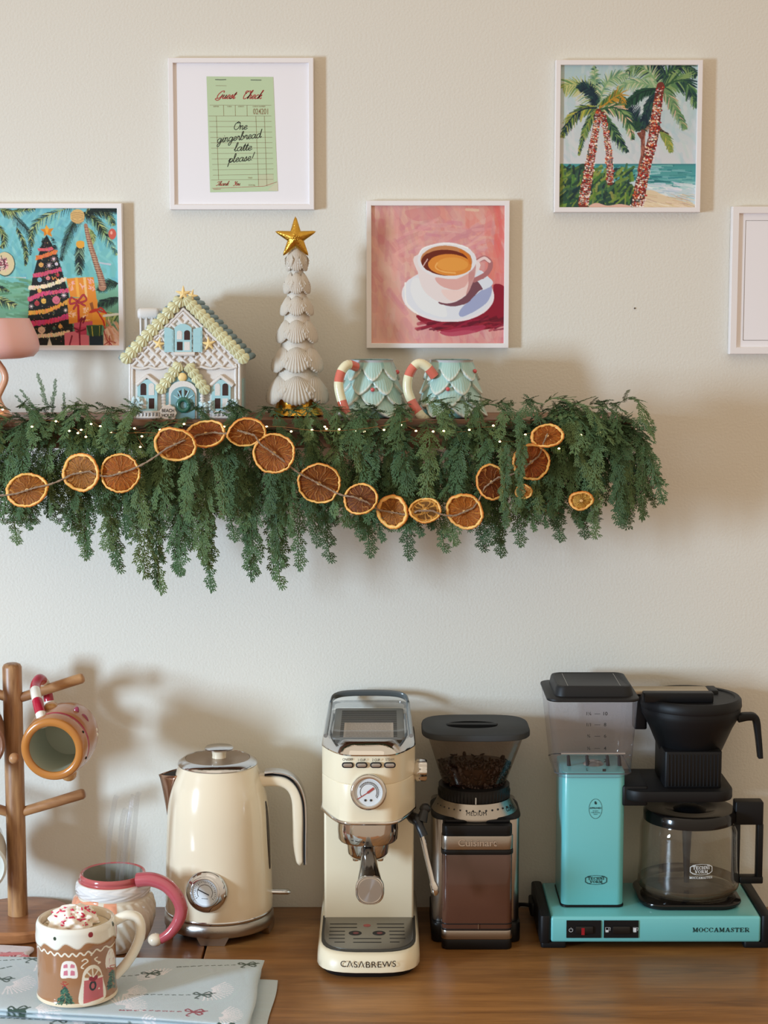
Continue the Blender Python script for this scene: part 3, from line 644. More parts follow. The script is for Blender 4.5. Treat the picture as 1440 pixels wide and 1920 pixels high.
# the framed order slip, drawn as flat print
tg, (ix0, ix1, iz0, iz1) = picture('white framed green order slip print asking for a gingerbread latte, upper left', 316.5, 588.5, 108, 393)
MB().box(ix0-.0005, ix1+.0005, -.0112, -.004, iz0-.0005, iz1+.0005).build('mount', M_mount, tg)
def gq(x, y, d=.0116):      # zoomed-crop pixel (scale 4.5 from 300, 90) to the print plane
    p = PX(300+x/4.5, 90+y/4.5, -.0116); return (p.x, -d, p.z)
M_slip = mat('pale_green_slip', (190, 208, 168), .7); M_red = mat('dark_red_print', (176, 62, 56), .7); M_brown = mat('brown_rule_print', (150, 128, 96), .7); M_ink = mat('black_ink', (34, 40, 34), .6)
M_slip2 = mat('slip_fold', (206, 204, 172), .7); M_tint = mat('salmon_smudge', (196, 200, 164), .7)
o = tg.location
def poly_part(P, d, name, m, par):
    me = bpy.data.meshes.new(name); me.from_pydata([tuple(Vector(gq(x, y, d))-rootof(par).location) for x, y in P], [], [tuple(range(len(P)))]); return finish(me, name, m, par, None)

slip = poly_part([(392, 240), (955, 244), (994, 1208), (423, 1218)], .0116, 'order_slip', M_slip, tg)

poly_part([(992, 1130), (994, 1208), (905, 1200)], .0118, 'folded_corner', M_slip2, slip)
poly_part([(828, 1070), (955, 1065), (960, 1165), (830, 1170)], .0117, 'smudge', M_tint, slip)
def gl(lines, w_, name, m): return ribbons(lines, w_, lambda x, y: gq(x, y, .0119), name, m, slip)
rul = [[(420, 482), (938, 483)], [(410, 574), (938, 574)], [(535, 483), (538, 574)], [(634, 483), (636, 574)], [(733, 483), (735, 574)], [(475, 574), (494, 1112)], [(808, 574), (832, 1168)], [(880, 574), (902, 1165)], [(432, 1114), (955, 1108)], [(470, 317), (560, 319)]]
rul += [[(415+i*3.2, 618+i*45.5), (940+i*1.8, 620+i*44.5)] for i in range(11)]
gl(rul, 2.6, 'ruling', M_brown)
gl([[(440, 1184), (880, 1166), (985, 1130)]], 3, 'ruling', M_red)
gl([[(465, 266), (512, 268), (558, 266)]], 5, 'staple', M_ink); gl([[(765, 270), (855, 271)]], 5, 'staple', M_ink)
def fl(y): return lambda L: [[(a, 2*y-b) for a, b in q_] for q_ in L]
def curs(txt, x, y, h, rot, xs, shear=.3): return [[(a, 2*y-b) for a, b in q_] for q_ in cursive(txt, x, y, h, shear, rot, xs)]
gl(curs('Guest', 468, 428, 33, 0, .98, .55)+curs('Check', 690, 428, 33, 0, 1.0, .55), 6.5, 'lettering', M_red)
gl(curs('Thank', 468, 1162, 17, .02, 1.15, .5)+curs('You', 615, 1160, 17, .02, 1.05, .5), 4.0, 'lettering', M_red)
hand = curs('One', 618, 690, 33, .03, 1.05)+curs('gingerbread', 480, 800, 34, .12, 1.03)+curs('latte', 622, 870, 34, .05, 1.12)+curs('please!', 575, 968, 34, .10, 1.05)
gl(hand, 5.2, 'handwriting', M_ink)
def gt(body, x, y, size, m, xs=1., bold=0): text(body, size, lambda a, b: gq(x+a, y-b, .0119), 'lettering', m, slip, bold, xs)
gt('024201', 852, 538, 68, M_brown, .66, .6)
for b_, x in (('SERVER', 473), ('TABLE', 585), ('GUESTS', 683), ('CHECK NUMBER', 835)): gt(b_, x, 494, 15, M_brown, .95)
gt('TAX', 760, 1096, 19, M_brown); gt('TOTAL', 775, 1158, 19, M_brown); gt('PLEASE PAY', 482, 1192, 12, M_red)

# ================================================================ ON THE SHELF
M_glitter = mat('white_glitter_ceramic', (222, 214, 206), .42, bump=.5, bscale=900, coat=.3)
M_cer_shell = mat('pale_yellow_shell_glaze', (206, 200, 156), .4, coat=.3, vary=.12, vscale=60)
M_cer_blue = mat('pale_blue_glaze', (164, 204, 208), .35, coat=.4)
M_cer_teal = mat('grey_teal_glaze', (120, 160, 166), .4, coat=.3)
M_cer_roof = mat('slate_blue_roof', (120, 142, 146), .5)
M_hole = mat('dark_brown_opening', (58, 32, 24), .8)
M_star = mat('sandy_yellow_starfish', (238, 206, 140), .5, bump=.4, bscale=500)
M_green = mat('green_wreath_glaze', (40, 96, 78), .35, coat=.4)
M_signtxt = mat('black_sign_paint', (40, 38, 36), .6)
def scallop(R=1., h=.24, ribs=13, nu=66, nv=8, wdt=.86, ra=.016):
    """a fan shell, hinge at origin, fan along -z, dome towards -y"""
    V = []; F = []
    for j in range(nv+1):
        v = j/nv
        for i in range(nu):
            u = -1+2*i/(nu-1); th = u*wdt
            L = R*(math.cos(th)**.55)*(1+.014*math.cos(ribs*PI*u))*(v*.98+.02)
            dome = h*R*math.sin(PI*min(1, v**.75)*.93)*(1-.75*u*u)+.02*R
            y = -dome-ra*R*math.cos(ribs*PI*u)*v**.5
            V.append((L*math.sin(th), y, -L*math.cos(th)))
    for j in range(nv):
        for i in range(nu-1): a = j*nu+i; F.append((a, a+1, a+nu+1, a+nu))
    n = len(V)
    V += [(x, .03*R, z) for x, y, z in V[nv*nu:]]+[(0, .03*R, 0)]
    for i in range(nu-1): F.append((nv*nu+i, nv*nu+i+1, n+i+1, n+i)); F.append((n+i, n+i+1, n+nu))
    return V, F
SHV, SHF = scallop()
SHVs, SHFs = scallop(nu=31, nv=5, ribs=5, wdt=1.15, ra=.045)
def shell_at(mb, c, R, ang=0., M0=None, small=True):
    M = Matrix.Translation(Vector(c)) @ (M0 or Matrix()) @ Matrix.Rotation(ang, 4, 'Y') @ Matrix.Scale(R, 4)
    mb.add(SHVs if small else SHV, SHFs if small else SHF, M)
def starfish(mb, c, R, h=.25, rot=0., M0=None, n=60, thin_=.30):
    rings = []
    for t, hh in ((1, 0), (.97, .45), (.75, .8), (.45, 1.0), (.15, 1.1), (.01, 1.15)):
        rr = []
        for i in range(n):
            a = 2*PI*i/n; dl = abs((a+PI/5) % (2*PI/5)-PI/5); al = .13+thin_*.5; rad = R*math.sin(al)/math.sin(al+max(0, dl-.03))
            rad2 = rad*t; arm = 1-.65*(rad2/R)
            rr.append((rad2*math.sin(a+rot), -h*R*hh*arm, rad2*math.cos(a+rot)))
        rings.append(rr)
    mb.loft(rings, True, True, Matrix.Translation(Vector(c)) @ (M0 or Matrix()))

HY = -.15
def hq(x, y, Y=HY): return PX(230+x/5.76, 540+y/5.76, Y)
hs = thing('ceramic_beach_house', 'white glittered ceramic beach house with shell trimmed gable and blue shutters', 'ornament', (hq(672, 1430).x, -.1, SHZ), None)
hb = hs
zb_ = SHZ+.0004
def hp(pts): return [(hq(x, y).x, max(hq(x, y).z, zb_)) for x, y in pts]
def hsheet(pts, y0, d, name, m, par=None, ang=30, **k):
    mb = MB(); mb.sheet([(a, b) for a, b in hp(pts)], d, M=Matrix.Translation((0, y0, 0))); return mb.build(name, m, par or hb, ang, **k)
hw = hsheet([(40, 1470), (75, 1380), (80, 780), (655, 190), (1275, 780), (1275, 1380), (1310, 1470)], HY, .10, 'house_wall', M_glitter)
# roof slabs
a, b_, c_ = hq(10, 800), hq(655, 110), hq(1330, 800)
for (p, q_, nm) in ((a, b_, 'roof_slope'), (c_, b_, 'roof_slope')):
    d = (q_-p).normalized(); nrm = Vector((-d.z, 0, d.x)); nrm = nrm if nrm.z > 0 else -nrm
    th = .004; mb = MB(); pts = [(p.x, p.z), (q_.x, q_.z), (q_.x+0*nrm.x, q_.z+nrm.z*th*1.6), (p.x+nrm.x*th, p.z+nrm.z*th)]
    mb.sheet(pts, .112, M=Matrix.Translation((0, HY-.004, 0))); rs = mb.build(nm, M_cer_roof, hb, 30)
    mb = MB(); L = (q_-p).length
    for i in range(13):
        for j in range(7):
            pc = p.lerp(q_, (i+.4)/13)+nrm*.005; mb.ball((pc.x, HY+.004+j*.0155+(i % 2)*.006, pc.z), (.0075, .0085, .0052), 8)
    mb.build('roof_shingles', M_cer_roof, rs, 60, kind='stuff')
# front edge shells
for k in range(11):
    t = (k+.3)/11; p = a.lerp(b_, t*.97); mb = MB(); shell_at(mb, (p.x+.007, HY-.004, p.z+.009), .0158, math.radians(42)); mb.build('edge_shell', M_cer_shell, hb, 60)
for k in range(14):
    t = (k+.2)/14; p = c_.lerp(b_, t*.97); mb = MB(); shell_at(mb, (p.x-.006, HY-.004, p.z+.010), .0152, math.radians(-38)); mb.build('edge_shell', M_cer_shell, hb, 60)
# gable lattice
def inside(x, y):
    return y < 850 and y > 215 and (x > 95+(850-y)*0 and x < 1235) and (y > 250+abs(x-655)*.93)
for s_ in (1, -1):
    for k in range(-14, 15):
        x0 = 655+k*122; seg = []
        for i in range(0, 140):
            y = 200+i*5; x = x0+s_*(y-520)*.95
            if inside(x, y): seg.append((x, y))
        if len(seg) > 8:
            P = [hq(x, y, HY-(.0010 if s_ > 0 else .0004)) for x, y in (seg[::6]+[seg[-1]])]
            MB().tube(P, .0025, 8).build('lattice_bar', M_glitter, hb, 80)
sc = [hq(95+i*1140/60, 850+22*abs(math.sin(i*PI/10)), HY-.002) for i in range(61)]
MB().tube(sc, .0022, 8).build('lattice_edge', M_glitter, hb, 80)
MB().tube([hq(80, 800, HY-.001), hq(655, 225, HY-.001), hq(1270, 800, HY-.001)], .003, 8).build('gable_trim', M_glitter, hb, 80)
def arch(x0, x1, yt, yb, pt=0., n=10):
    cx, hw_ = (x0+x1)/2, (x1-x0)/2; P = [(x0, yb)]
    ys = yt+hw_*(1-.35*pt)*.8
    for i in range(n+1): a_ = PI-PI*i/n; P.append((cx+hw_*math.cos(a_), ys-(ys-yt)*(math.sin(a_)**(1+pt*.8))))
    P.append((x1, yb)); return P
def window_(x0, x1, yt, yb, panes, par=hb):
    wn = hsheet(arch(x0, x1, yt, yb, 1), HY-.005, .005, 'window', M_cer_blue)
    for (p0, p1, q0, q1, dark) in panes:
        hsheet(arch(p0, p1, q0, q1, 0, 5) if q0 < (yt+yb)/2-30 else [(p0, q0), (p0, q1), (p1, q1), (p1, q0)], HY-.0054, .0006, 'pane', M_hole if dark else M_glitter, wn)
    return wn
window_(562, 748, 385, 702, [(590, 645, 458, 555, 0), (668, 730, 455, 560, 1), (590, 650, 580, 672, 1), (668, 730, 580, 672, 0)])
for x0, x1 in ((455, 556), (765, 864)):
    s_ = hsheet([(x0, 690), (x0, 425 if x0 < 500 else 445), ((x0+x1)/2, 428), (x1, 455 if x0 < 500 else 422), (x1, 690)], HY-.006, .006, 'shutter', M_cer_blue)
    for q0 in (455, 530, 612): hsheet([(x0+14, q0+6), (x0+14, q0+66), (x1-14, q0+66), (x1-14, q0+6)], HY-.0064, .001, 'shutter_panel', M_cer_blue, s_)
MB().tube([hq(560, 712, HY-.005), hq(780, 712, HY-.005)], .0032, 10).build('sill', M_glitter, hb, 60)
window_(165, 378, 985, 1325, [(197, 258, 1025, 1155, 1), (285, 345, 1025, 1155, 0), (200, 258, 1190, 1300, 0), (288, 345, 1190, 1300, 1)])
window_(962, 1168, 988, 1325, [(1000, 1055, 1028, 1160, 0), (1080, 1142, 1028, 1160, 1), (1000, 1057, 1190, 1300, 1), (1080, 1140, 1190, 1300, 0)])
for P in ([(152, 1050), (262, 950), (392, 1050)], [(948, 1055), (1060, 955), (1190, 1055)]):
    MB().tube([hq(x, y, HY-.003) for x, y in P], .0034, 8).build('window_hood', M_glitter, hb, 60)
# porch
hsheet([(468, 1440), (468, 1090), (560, 985), (650, 890), (740, 985), (838, 1095), (838, 1440)], HY-.006, .006, 'door_surround', M_cer_teal)
hsheet(arch(505, 805, 1000, 1440, 0), HY-.0085, .003, 'door_arch', M_glitter)
dr = hsheet(arch(528, 788, 1062, 1440, 0), HY-.010, .002, 'door', M_cer_teal)
for P in ([(606, 1165), (606, 1115), (640, 1098), (642, 1165)], [(682, 1160), (682, 1098), (722, 1118), (706, 1160)]): hsheet(P, HY-.0104, .0006, 'door_pane', M_hole, dr)
for a_ in (-60, -30, 0, 30, 60):
    MB().tube([hq(657, 1230, HY-.0102), hq(657+120*math.sin(math.radians(a_)), 1230-140*math.cos(math.radians(a_)), HY-.0102)], .0012, 6).build('door_rib', M_cer_blue, dr, 60)
wr = MB(); cw = hq(657, 1265, HY-.012)
wr.tube([cw+Vector((.0078*math.cos(2*PI*i/24), 0, .0085*math.sin(2*PI*i/24))) for i in range(25)], [.0030+.0007*(i % 2) for i in range(25)], 8); wr.build('wreath', M_green, hb, 60)
mb = MB(); mb.ball(hq(645, 963, HY-.007), (.0068, .003, .0068), 14); mb.build('gable_disc', M_star, hb, 60)
for k in range(5):
    p = hq(430, 1105, HY-.008).lerp(hq(640, 830, HY-.008), k/4.6); mb = MB(); shell_at(mb, (p.x+.002, p.y, p.z+.008), .0145, math.radians(36)); mb.build('porch_shell', M_cer_shell, hb, 60)
    p = hq(875, 1110, HY-.008).lerp(hq(690, 840, HY-.008), k/4.6); mb = MB(); shell_at(mb, (p.x-.002, p.y, p.z+.008), .0145, math.radians(-30)); mb.build('porch_shell', M_cer_shell, hb, 60)
for x in (446, 860):
    mb = MB()
    for k in range(9): mb.ball(hq(x, 1130+k*34, HY-.004), (.0042, .004, .0034), 8)
    mb.build('porch_column', M_glitter, hb, 80)
sg = MB(); cs = hq(490, 1352, HY-.0155)
ring = lambda y, s_: [(cs.x+s_*.0122*(1+.06*math.cos(9*2*PI*i/54))*math.cos(2*PI*i/54), y, cs.z+s_*.0122*(1+.06*math.cos(9*2*PI*i/54))*math.sin(2*PI*i/54)) for i in range(54)]
sg.loft([ring(cs.y+.0115, 1), ring(cs.y+.001, 1), ring(cs.y, .92)]); sgo = sg.build('sign', mat('sand_sign', (226, 212, 200), .6), hb, 40)
for bd, dz in (('BEACH', .0036), ('HOUSE', -.0034)): text(bd, .0068, lambda x, y, dz=dz: (cs.x+x, cs.y-.0004, cs.z+dz+y), 'lettering', M_signtxt, sgo, .00012, .86)
for x0, x1 in ((150, 410), (965, 1260)):
    for y in (1338, 1398): MB().tube([hq(x0, y, HY-.004), hq(x1, y, HY-.004)], .0019, 6).build('fence_rail', M_glitter, hb, 60)
    for k in range(7):
        x = x0+18+k*(x1-x0-36)/6; MB().tube([hq(x, 1338, HY-.004), Vector((hq(x, 1430, HY).x, HY-.004, zb_+.001))], .0016, 6).build('fence_post', M_glitter, hb, 60)
for x in (82, 106, 1222, 1262):
    MB().tube([hq(x, 820, HY-.0008), Vector((hq(x, 1400, HY).x, HY-.0008, zb_+.001))], .0022, 8).build('corner_post', M_glitter, hb, 60)
rnd = random.Random(3); M_frost = mat('frosted_blue_leaves', (196, 214, 214), .4, coat=.3)
for cx, cy in ((150, 1250), (1180, 1280), (905, 1290)):
    mb = MB()
    for k in range(26):
        p = hq(cx+rnd.uniform(-70, 70), cy+rnd.uniform(-60, 50), HY-.006-rnd.random()*.004); mb.ball(p, (.0036, .0018, .0022), 6, M=Matrix.Translation(p) @ Matrix.Rotation(rnd.uniform(0, 3), 4, 'Y') @ Matrix.Translation(-p))
    mb.build('frosted_plant', M_frost, hb, 60, kind='stuff')
mb = MB(); ca_, cb_ = hq(180, 215, -.07), hq(420, 470, -.07); mb.rbox(ca_.x+.003, cb_.x-.003, -.095, -.055, hq(0, 640, -.07).z, ca_.z-.012, .002, .001); ch = mb.build('chimney', M_glitter, hb)
MB().rbox(ca_.x, cb_.x+.001, -.099, -.051, ca_.z-.017, ca_.z, .006, .005).build('chimney_snow', M_glitter, ch, 60)
for k in range(4): MB().tube([Vector((ca_.x+.006+k*.0085, -.097, hq(0, 520, -.07).z)), Vector((ca_.x+.006+k*.0085, -.097, ca_.z-.014))], .0016, 6).build('chimney_flute', M_glitter, ch, 60)
for x, y, R, r0, dy in ((655, 62, .0125, 0, .005), (742, 84, .0105, .3, .003), (393, 605, .0105, .2, .0045), (930, 605, .0115, -.1, .0045)):
    mb = MB(); starfish(mb, hq(x, y, HY-dy), R, .22, r0); mb.build('starfish', M_star, hb, 60)
xr = hq(1276, 800).x
MB().box(xr-.001, xr+.0016, -.125, -.085, hq(0, 1310).z, hq(0, 990).z).build('side_window', M_cer_blue, hb)

# ---------------------------------------------------------------- shell tree
TY = -.095
M_shellw = mat('oatmeal_shell_glitter', (214, 202, 186), .5, bump=.5, bscale=700, coat=.15)
M_gold = mat('polished_gold', (214, 160, 62), .16, 1)
M_goldr = mat('hammered_gold', (206, 158, 66), .28, 1, bump=1., bscale=300)
tx = xat(557, 600, TY); tt = thing('shell_tree_ornament', 'tall tree made of tiers of pale scallop shells with gold starfish on top', 'ornament', (tx, TY, SHZ))
zr = lambda row: zat(row, TY); wr_ = lambda n: wpx(n, 650, TY)
MB().lathe([(wr_(44), SHZ+.0004-SHZ), (wr_(50), .003), (wr_(48), .006), (wr_(41), .016), (wr_(40), .022), (wr_(42), .030), (wr_(47), .036), (wr_(47), .038)], 48, (tx, TY, SHZ)).build('gold_base', M_gold, tt, 60)
MB().lathe([(wr_(50), .036), (wr_(48), .040), (wr_(38), zr(700)-SHZ), (wr_(26), zr(610)-SHZ), (wr_(14), zr(520)-SHZ), (wr_(6), zr(470)-SHZ)], 32, (tx, TY, SHZ)).build('core', M_shellw, tt, 60)
me_shell = None
for (zt_, zb2, ext, wd_, n) in ((462, 511, 25, 37, 5), (508, 553, 33, 35, 6), (551, 593, 42, 37, 6), (594, 644, 52, 47, 6), (644, 698, 65, 58, 6), (696, 757, 78, 70, 6)):
    z1, z0 = zr(zt_), zr(zb2); R = wr_(wd_/2)/.585; hgt = z1-z0; ro = wr_(ext)*.98
    for k in range(n):
        a_ = 2*PI*k/n
        tl = math.atan2(ro-wr_(wd_*.25)*.5-wr_(ext)*.32, hgt)
        Lz = math.hypot(hgt, ro*.55)
        M = Matrix.Translation((tx, TY, z1)) @ Matrix.Rotation(a_, 4, 'Z') @ Matrix.Translation((0, -wr_(ext)*.30, 0)) @ Matrix.Rotation(-tl*.8, 4, 'X') @ Matrix.Diagonal((R, R*.9, Lz*.93, 1))
        if me_shell is None:
            mb = MB(); mb.add(SHV, SHF); me_shell = mb.build('scallop_shell', M_shellw, None, 70); me_s = me_shell.data; bpy.data.objects.remove(me_shell)
        o_ = bpy.data.objects.new('scallop_shell', me_s); COL.objects.link(o_); o_.parent = tt; o_.matrix_local = Matrix.Translation(-Vector((tx, TY, SHZ))) @ M
mb = MB(); starfish(mb, (xat(555, 447, TY), TY-.012, zr(447)), wr_(40), .26, 0, None, 80, .40)
for k in range(9):
    a_ = k*2.4; mb.ball((xat(555, 447, TY)+.0055*math.sqrt(k/9)*math.cos(a_), TY-.012-.0088, zr(447)+.0055*math.sqrt(k/9)*math.sin(a_)), .0016, 6)
mb.build('starfish', M_goldr, tt, 60)

# ---------------------------------------------------------------- the two mint tree mugs
M_mug = mat('pearly_mint_glaze', (255, 255, 255), .16, coat=.6, attr=True, film=380)
M_white_in = mat('mint_mug_inside', (190, 214, 206), .3, coat=.4)
M_redbead = mat('red_glaze_bead', (206, 84, 84), .2, coat=.6)
def tree_mug(px, label, hand, ph, beads):
    Y = -.105; x0 = xat(px, 740, Y); H = zat(675, Y)-SHZ; W = lambda n: wpx(n, 740, Y)
    t = thing('tree_mug', label, 'mug', (x0, Y, SHZ), 'mint tree mugs on the shelf')
    nr, nc = 150, 240; th = np.linspace(0, 2*PI, nc, endpoint=False)[None, :]; h = np.linspace(0, 1, nr)[:, None]
    Rb = W(66)-(W(66)-W(44))*h**.9; tiers = [(.63, 1.0, 7), (.39, .80, 7), (.17, .56, 7), (.0, .32, 7)]
    rad = np.broadcast_to(Rb*.86, (nr, nc)).copy(); col = np.zeros((nr, nc, 3)); col[:] = (104, 150, 142)
    for k in (3, 2, 1, 0):
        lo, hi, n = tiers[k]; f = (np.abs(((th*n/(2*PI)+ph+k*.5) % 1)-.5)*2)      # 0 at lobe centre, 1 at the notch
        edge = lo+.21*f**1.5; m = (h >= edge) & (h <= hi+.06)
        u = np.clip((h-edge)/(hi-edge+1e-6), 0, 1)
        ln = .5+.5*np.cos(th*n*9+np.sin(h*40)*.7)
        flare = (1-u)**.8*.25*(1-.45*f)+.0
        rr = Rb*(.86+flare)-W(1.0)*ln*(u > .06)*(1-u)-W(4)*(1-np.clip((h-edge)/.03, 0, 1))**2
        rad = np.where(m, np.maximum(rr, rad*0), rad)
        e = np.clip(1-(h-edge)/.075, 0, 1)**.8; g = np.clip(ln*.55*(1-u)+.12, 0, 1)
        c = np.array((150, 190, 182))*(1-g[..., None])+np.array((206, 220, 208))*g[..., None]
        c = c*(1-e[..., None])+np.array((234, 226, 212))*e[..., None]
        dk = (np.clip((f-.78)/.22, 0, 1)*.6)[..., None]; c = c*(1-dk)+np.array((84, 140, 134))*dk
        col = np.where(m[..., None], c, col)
    for _ in range(1): rad[1:-1] = (rad[:-2]+2*rad[1:-1]+rad[2:])/4
    P = np.stack([x0+rad*np.cos(th), Y+rad*np.sin(th), SHZ+.0008+h*H+0*th], -1)
    # bottom close, rim roll and the inside
    inn = [(P[-1, :, :]*0+np.array([x0, Y, 0])+np.stack([r_*np.cos(th[0]), r_*np.sin(th[0]), 0*th[0]+z_], -1)) for r_, z_ in ((W(43.5), SHZ+H+.0008), (W(42), SHZ+H+.001), (W(40.5), SHZ+H), (W(40), SHZ+H*.9), (W(42), SHZ+H*.3), (W(20), SHZ+.008), (.0002, SHZ+.008))]
    bot = np.stack([x0+.0002*np.cos(th[0]), Y+.0002*np.sin(th[0]), 0*th[0]+SHZ+.0006], -1)
    P = np.concatenate([bot[None], P, np.stack(inn)]); C = np.concatenate([np.full((1, nc, 3), 180.), col, np.full((len(inn), nc, 3), 200.)])
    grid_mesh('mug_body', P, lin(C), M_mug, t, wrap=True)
    hp_ = [PX(x, y, Y+d) for x, y, d in hand]; C_ = cr_path(hp_, 5); n = len(C_)
    seq = [(214, 110, 92), (234, 226, 190), (236, 230, 200)]
    cols = [seq[0] if (i*9/(n-1)) % 3 < 1.0 else seq[1] for i in range(n-1)]
    MB().tube(C_, W(9), 14, cols=cols).build('candy_cane_handle', M_mug, t, 80, cols=True)
    for bx, by in beads:
        p = PX(bx, by, Y); dx = p.x-x0; u = (p.z-SHZ)/H; R_ = (W(66)-(W(66)-W(44))*u**.9)*1.03; dy = math.sqrt(max(R_*R_-dx*dx, 1e-6))
        mb = MB(); mb.ball((x0+dx, Y-dy, p.z), .0034, 10); mb.build('red_bead', M_redbead, t, 80)
tree_mug(697, 'mint ceramic tree mug with striped cane handle, left one beside the shell tree', [(668, 688, -.034), (652, 684, -.046), (640, 697, -.052), (635, 722, -.055), (641, 752, -.058), (652, 780, -.062), (664, 790, -.046)], .2, [(699, 728), (745, 697), (742, 776)])
tree_mug(846, 'mint ceramic tree mug with striped cane handle, right one at the shelf end', [(815, 706, -.03), (800, 687, -.032), (783, 682, -.033), (768, 700, -.034), (764, 728, -.035), (774, 756, -.037), (792, 782, -.04), (806, 790, -.03)], .35, [(838, 727), (889, 695)])

# ---------------------------------------------------------------- pink lamp at the left edge
M_pink = mat('frosted_pink_glass', (240, 190, 186), .45, sss=.2, coat=.1); M_peach = mat('peach_glaze', (222, 166, 132), .3, coat=.4)
LY = -.13; lx = xat(-22, 650, LY); lp = thing('pink_table_lamp', 'small pink lamp with a wavy peach stem, cut off at left edge of shelf', 'lamp', (lx, LY, SHZ))
zl = lambda r_: zat(r_, LY)-SHZ; wl = lambda n: wpx(n, 650, LY)
MB().lathe([(wl(60), zl(672)), (wl(84), zl(668)), (wl(93), zl(658)), (wl(95), zl(648)), (wl(92), zl(632)), (wl(85), zl(615)), (wl(78), zl(600)), (wl(77), zl(597)), (wl(75), zl(597)), (wl(82), zl(615)), (wl(92), zl(648)), (wl(84), zl(665)), (wl(40), zl(668))], 64, (lx, LY, SHZ)).build('lamp_shade', M_pink, lp, 60)
for s_ in (1, -1):
    P = [(lx+s_*wl(a_), LY, SHZ+zl(b2)) for a_, b2 in ((8, 668), (17, 680), (28, 697), (30, 712), (22, 730), (16, 745), (22, 762), (34, 778))]
    MB().tube(cr_path(P, 5), wl(6.5), 12).build('lamp_stem', M_peach, lp, 80)
MB().lathe([(wl(40), .0004), (wl(42), .003), (wl(40), .007), (wl(30), .010), (wl(8), .011)], 40, (lx, LY, SHZ)).build('lamp_base', M_peach, lp, 60)
MB().lathe([(wl(5), zl(690)), (wl(5), zl(640))], 12, (lx, LY, SHZ)).build('lamp_socket', M_brass, lp, 60)

# ================================================================ GARLAND
def foliage_mat():
    m, nt, b = newmat('cedar_green'); N = nt.nodes; L = nt.links
    oi = N.new('ShaderNodeObjectInfo'); r = N.new('ShaderNodeValToRGB')
    r.color_ramp.elements[0].color = S(54, 76, 48)+(1,); r.color_ramp.elements[1].color = S(112, 130, 80)+(1,)
    e = r.color_ramp.elements.new(.5); e.color = S(76, 102, 64)+(1,)
    t = N.new('ShaderNodeTexCoord'); n = N.new('ShaderNodeTexNoise'); n.inputs['Scale'].default_value = 60
    L.new(t.outputs['Object'], n.inputs['Vector'])
    mx = N.new('ShaderNodeMix'); mx.data_type = 'FLOAT'; mx.inputs[0].default_value = .45
    L.new(oi.outputs['Random'], mx.inputs[2]); L.new(n.outputs[0], mx.inputs[3]); L.new(mx.outputs[0], r.inputs[0])
    L.new(r.outputs[0], b.inputs['Base Color']); b.inputs['Roughness'].default_value = .6
    setp(b, Specular_IOR_Level=.3)
    return m
M_cedar = foliage_mat(); M_twig = mat('brown_twig', (80, 66, 44), .7)
def leaflet(mb, p, d, n, L, w_):
    """flat tapered scale leaf with thickness"""
    s_ = d.cross(n).normalized(); a = p+d*L*.5; t = p+d*L
    v = [p+s_*w_*.45, p-s_*w_*.45, p+n*w_*.35, a+s_*w_, a-s_*w_, a+n*w_*.5, t]
    mb.add(v, [(0, 1, 4, 3), (1, 2, 5, 4), (2, 0, 3, 5), (3, 4, 6), (4, 5, 6), (5, 3, 6)])
def make_sprig(L, W, ph0, ph1, seed, dens=1.):
    r = random.Random(seed); mb = MB(); n = int(L/.0056); p = Vector((0, 0, 0)); stem = [p.copy()]; sway = r.uniform(-.12, .12)
    for i in range(n):
        t = i/(n-1); ph = ph0+(ph1-ph0)*min(1, t*1.7)**.8; sway += r.uniform(-.05, .05); sway *= .94
        d = Vector((sway, -math.cos(ph), -math.sin(ph))).normalized(); nrm = Vector((0, -math.sin(ph), math.cos(ph)))
        q = p+d*(L/n)
        side = d.cross(nrm).normalized()
        for sd in ((1,) if i % 2 else (-1,)):
            if r.random() > dens: continue
            bl = W*(.30+.70*(1-t)**.65)*min(1, .7+t*4)*r.uniform(.55, 1.2)
            bd = (d*r.uniform(.8, 1.05)+side*sd*r.uniform(.45, .8)+nrm*r.uniform(-.45, .45)).normalized()
            bp = p.copy(); m_ = max(2, int(bl/.0052))
            for k in range(m_):
                s_ = k/m_; bd = (bd+d*.06).normalized(); bn = (nrm+side*.2*sd).normalized()
                leaflet(mb, bp, bd, bn, .0070, .0009)
                ss = side*sd
                for s2 in ((1, -1) if k < m_-1 else (1, -1, 0)):
                    if r.random() < .12: continue
                    ld = (bd*.85+bd.cross(bn)*s2*.62+bn*r.uniform(-.15, .15)).normalized()
                    ll = .0102*(1-.3*s_)*r.uniform(.7, 1.2)
                    leaflet(mb, bp, ld, bn, ll, .0011)
                    if ll > .0062: leaflet(mb, bp+ld*ll*.5, (ld+bd*.7-bd.cross(bn)*s2*.2).normalized(), bn, ll*.5, .0009)
                bp = bp+bd*.0052
        p = q; stem.append(p.copy())
    for i in range(4): leaflet(mb, p, (d+side*r.uniform(-.5, .5)).normalized(), nrm, .009, .001)
    mb.tube(stem[::3]+[stem[-1]], .0008, 4)
    me = bpy.data.meshes.new('cedar_sprig'); me.from_pydata(mb.v, [], mb.f); me.materials.append(M_cedar); me.update()
    return me, stem[-1]
SPR = {'out': [make_sprig(.12, .040, -.55, 1.0, 10+i) for i in range(4)], 'fall': [make_sprig(.17, .044, .1, 1.5, 20+i) for i in range(4)],
       'hang': [make_sprig(.20, .058, 1.2, 1.57, 30+i) for i in range(4)], 'slim': [make_sprig(.20, .038, 1.3, 1.6, 40+i, .95) for i in range(3)]}
gar = thing('cedar_garland', 'long dark green cedar garland hanging over the front of the shelf', 'garland', (0, -.18, SHZ))
GO = Vector((0, -.18, SHZ)); NS = [0]
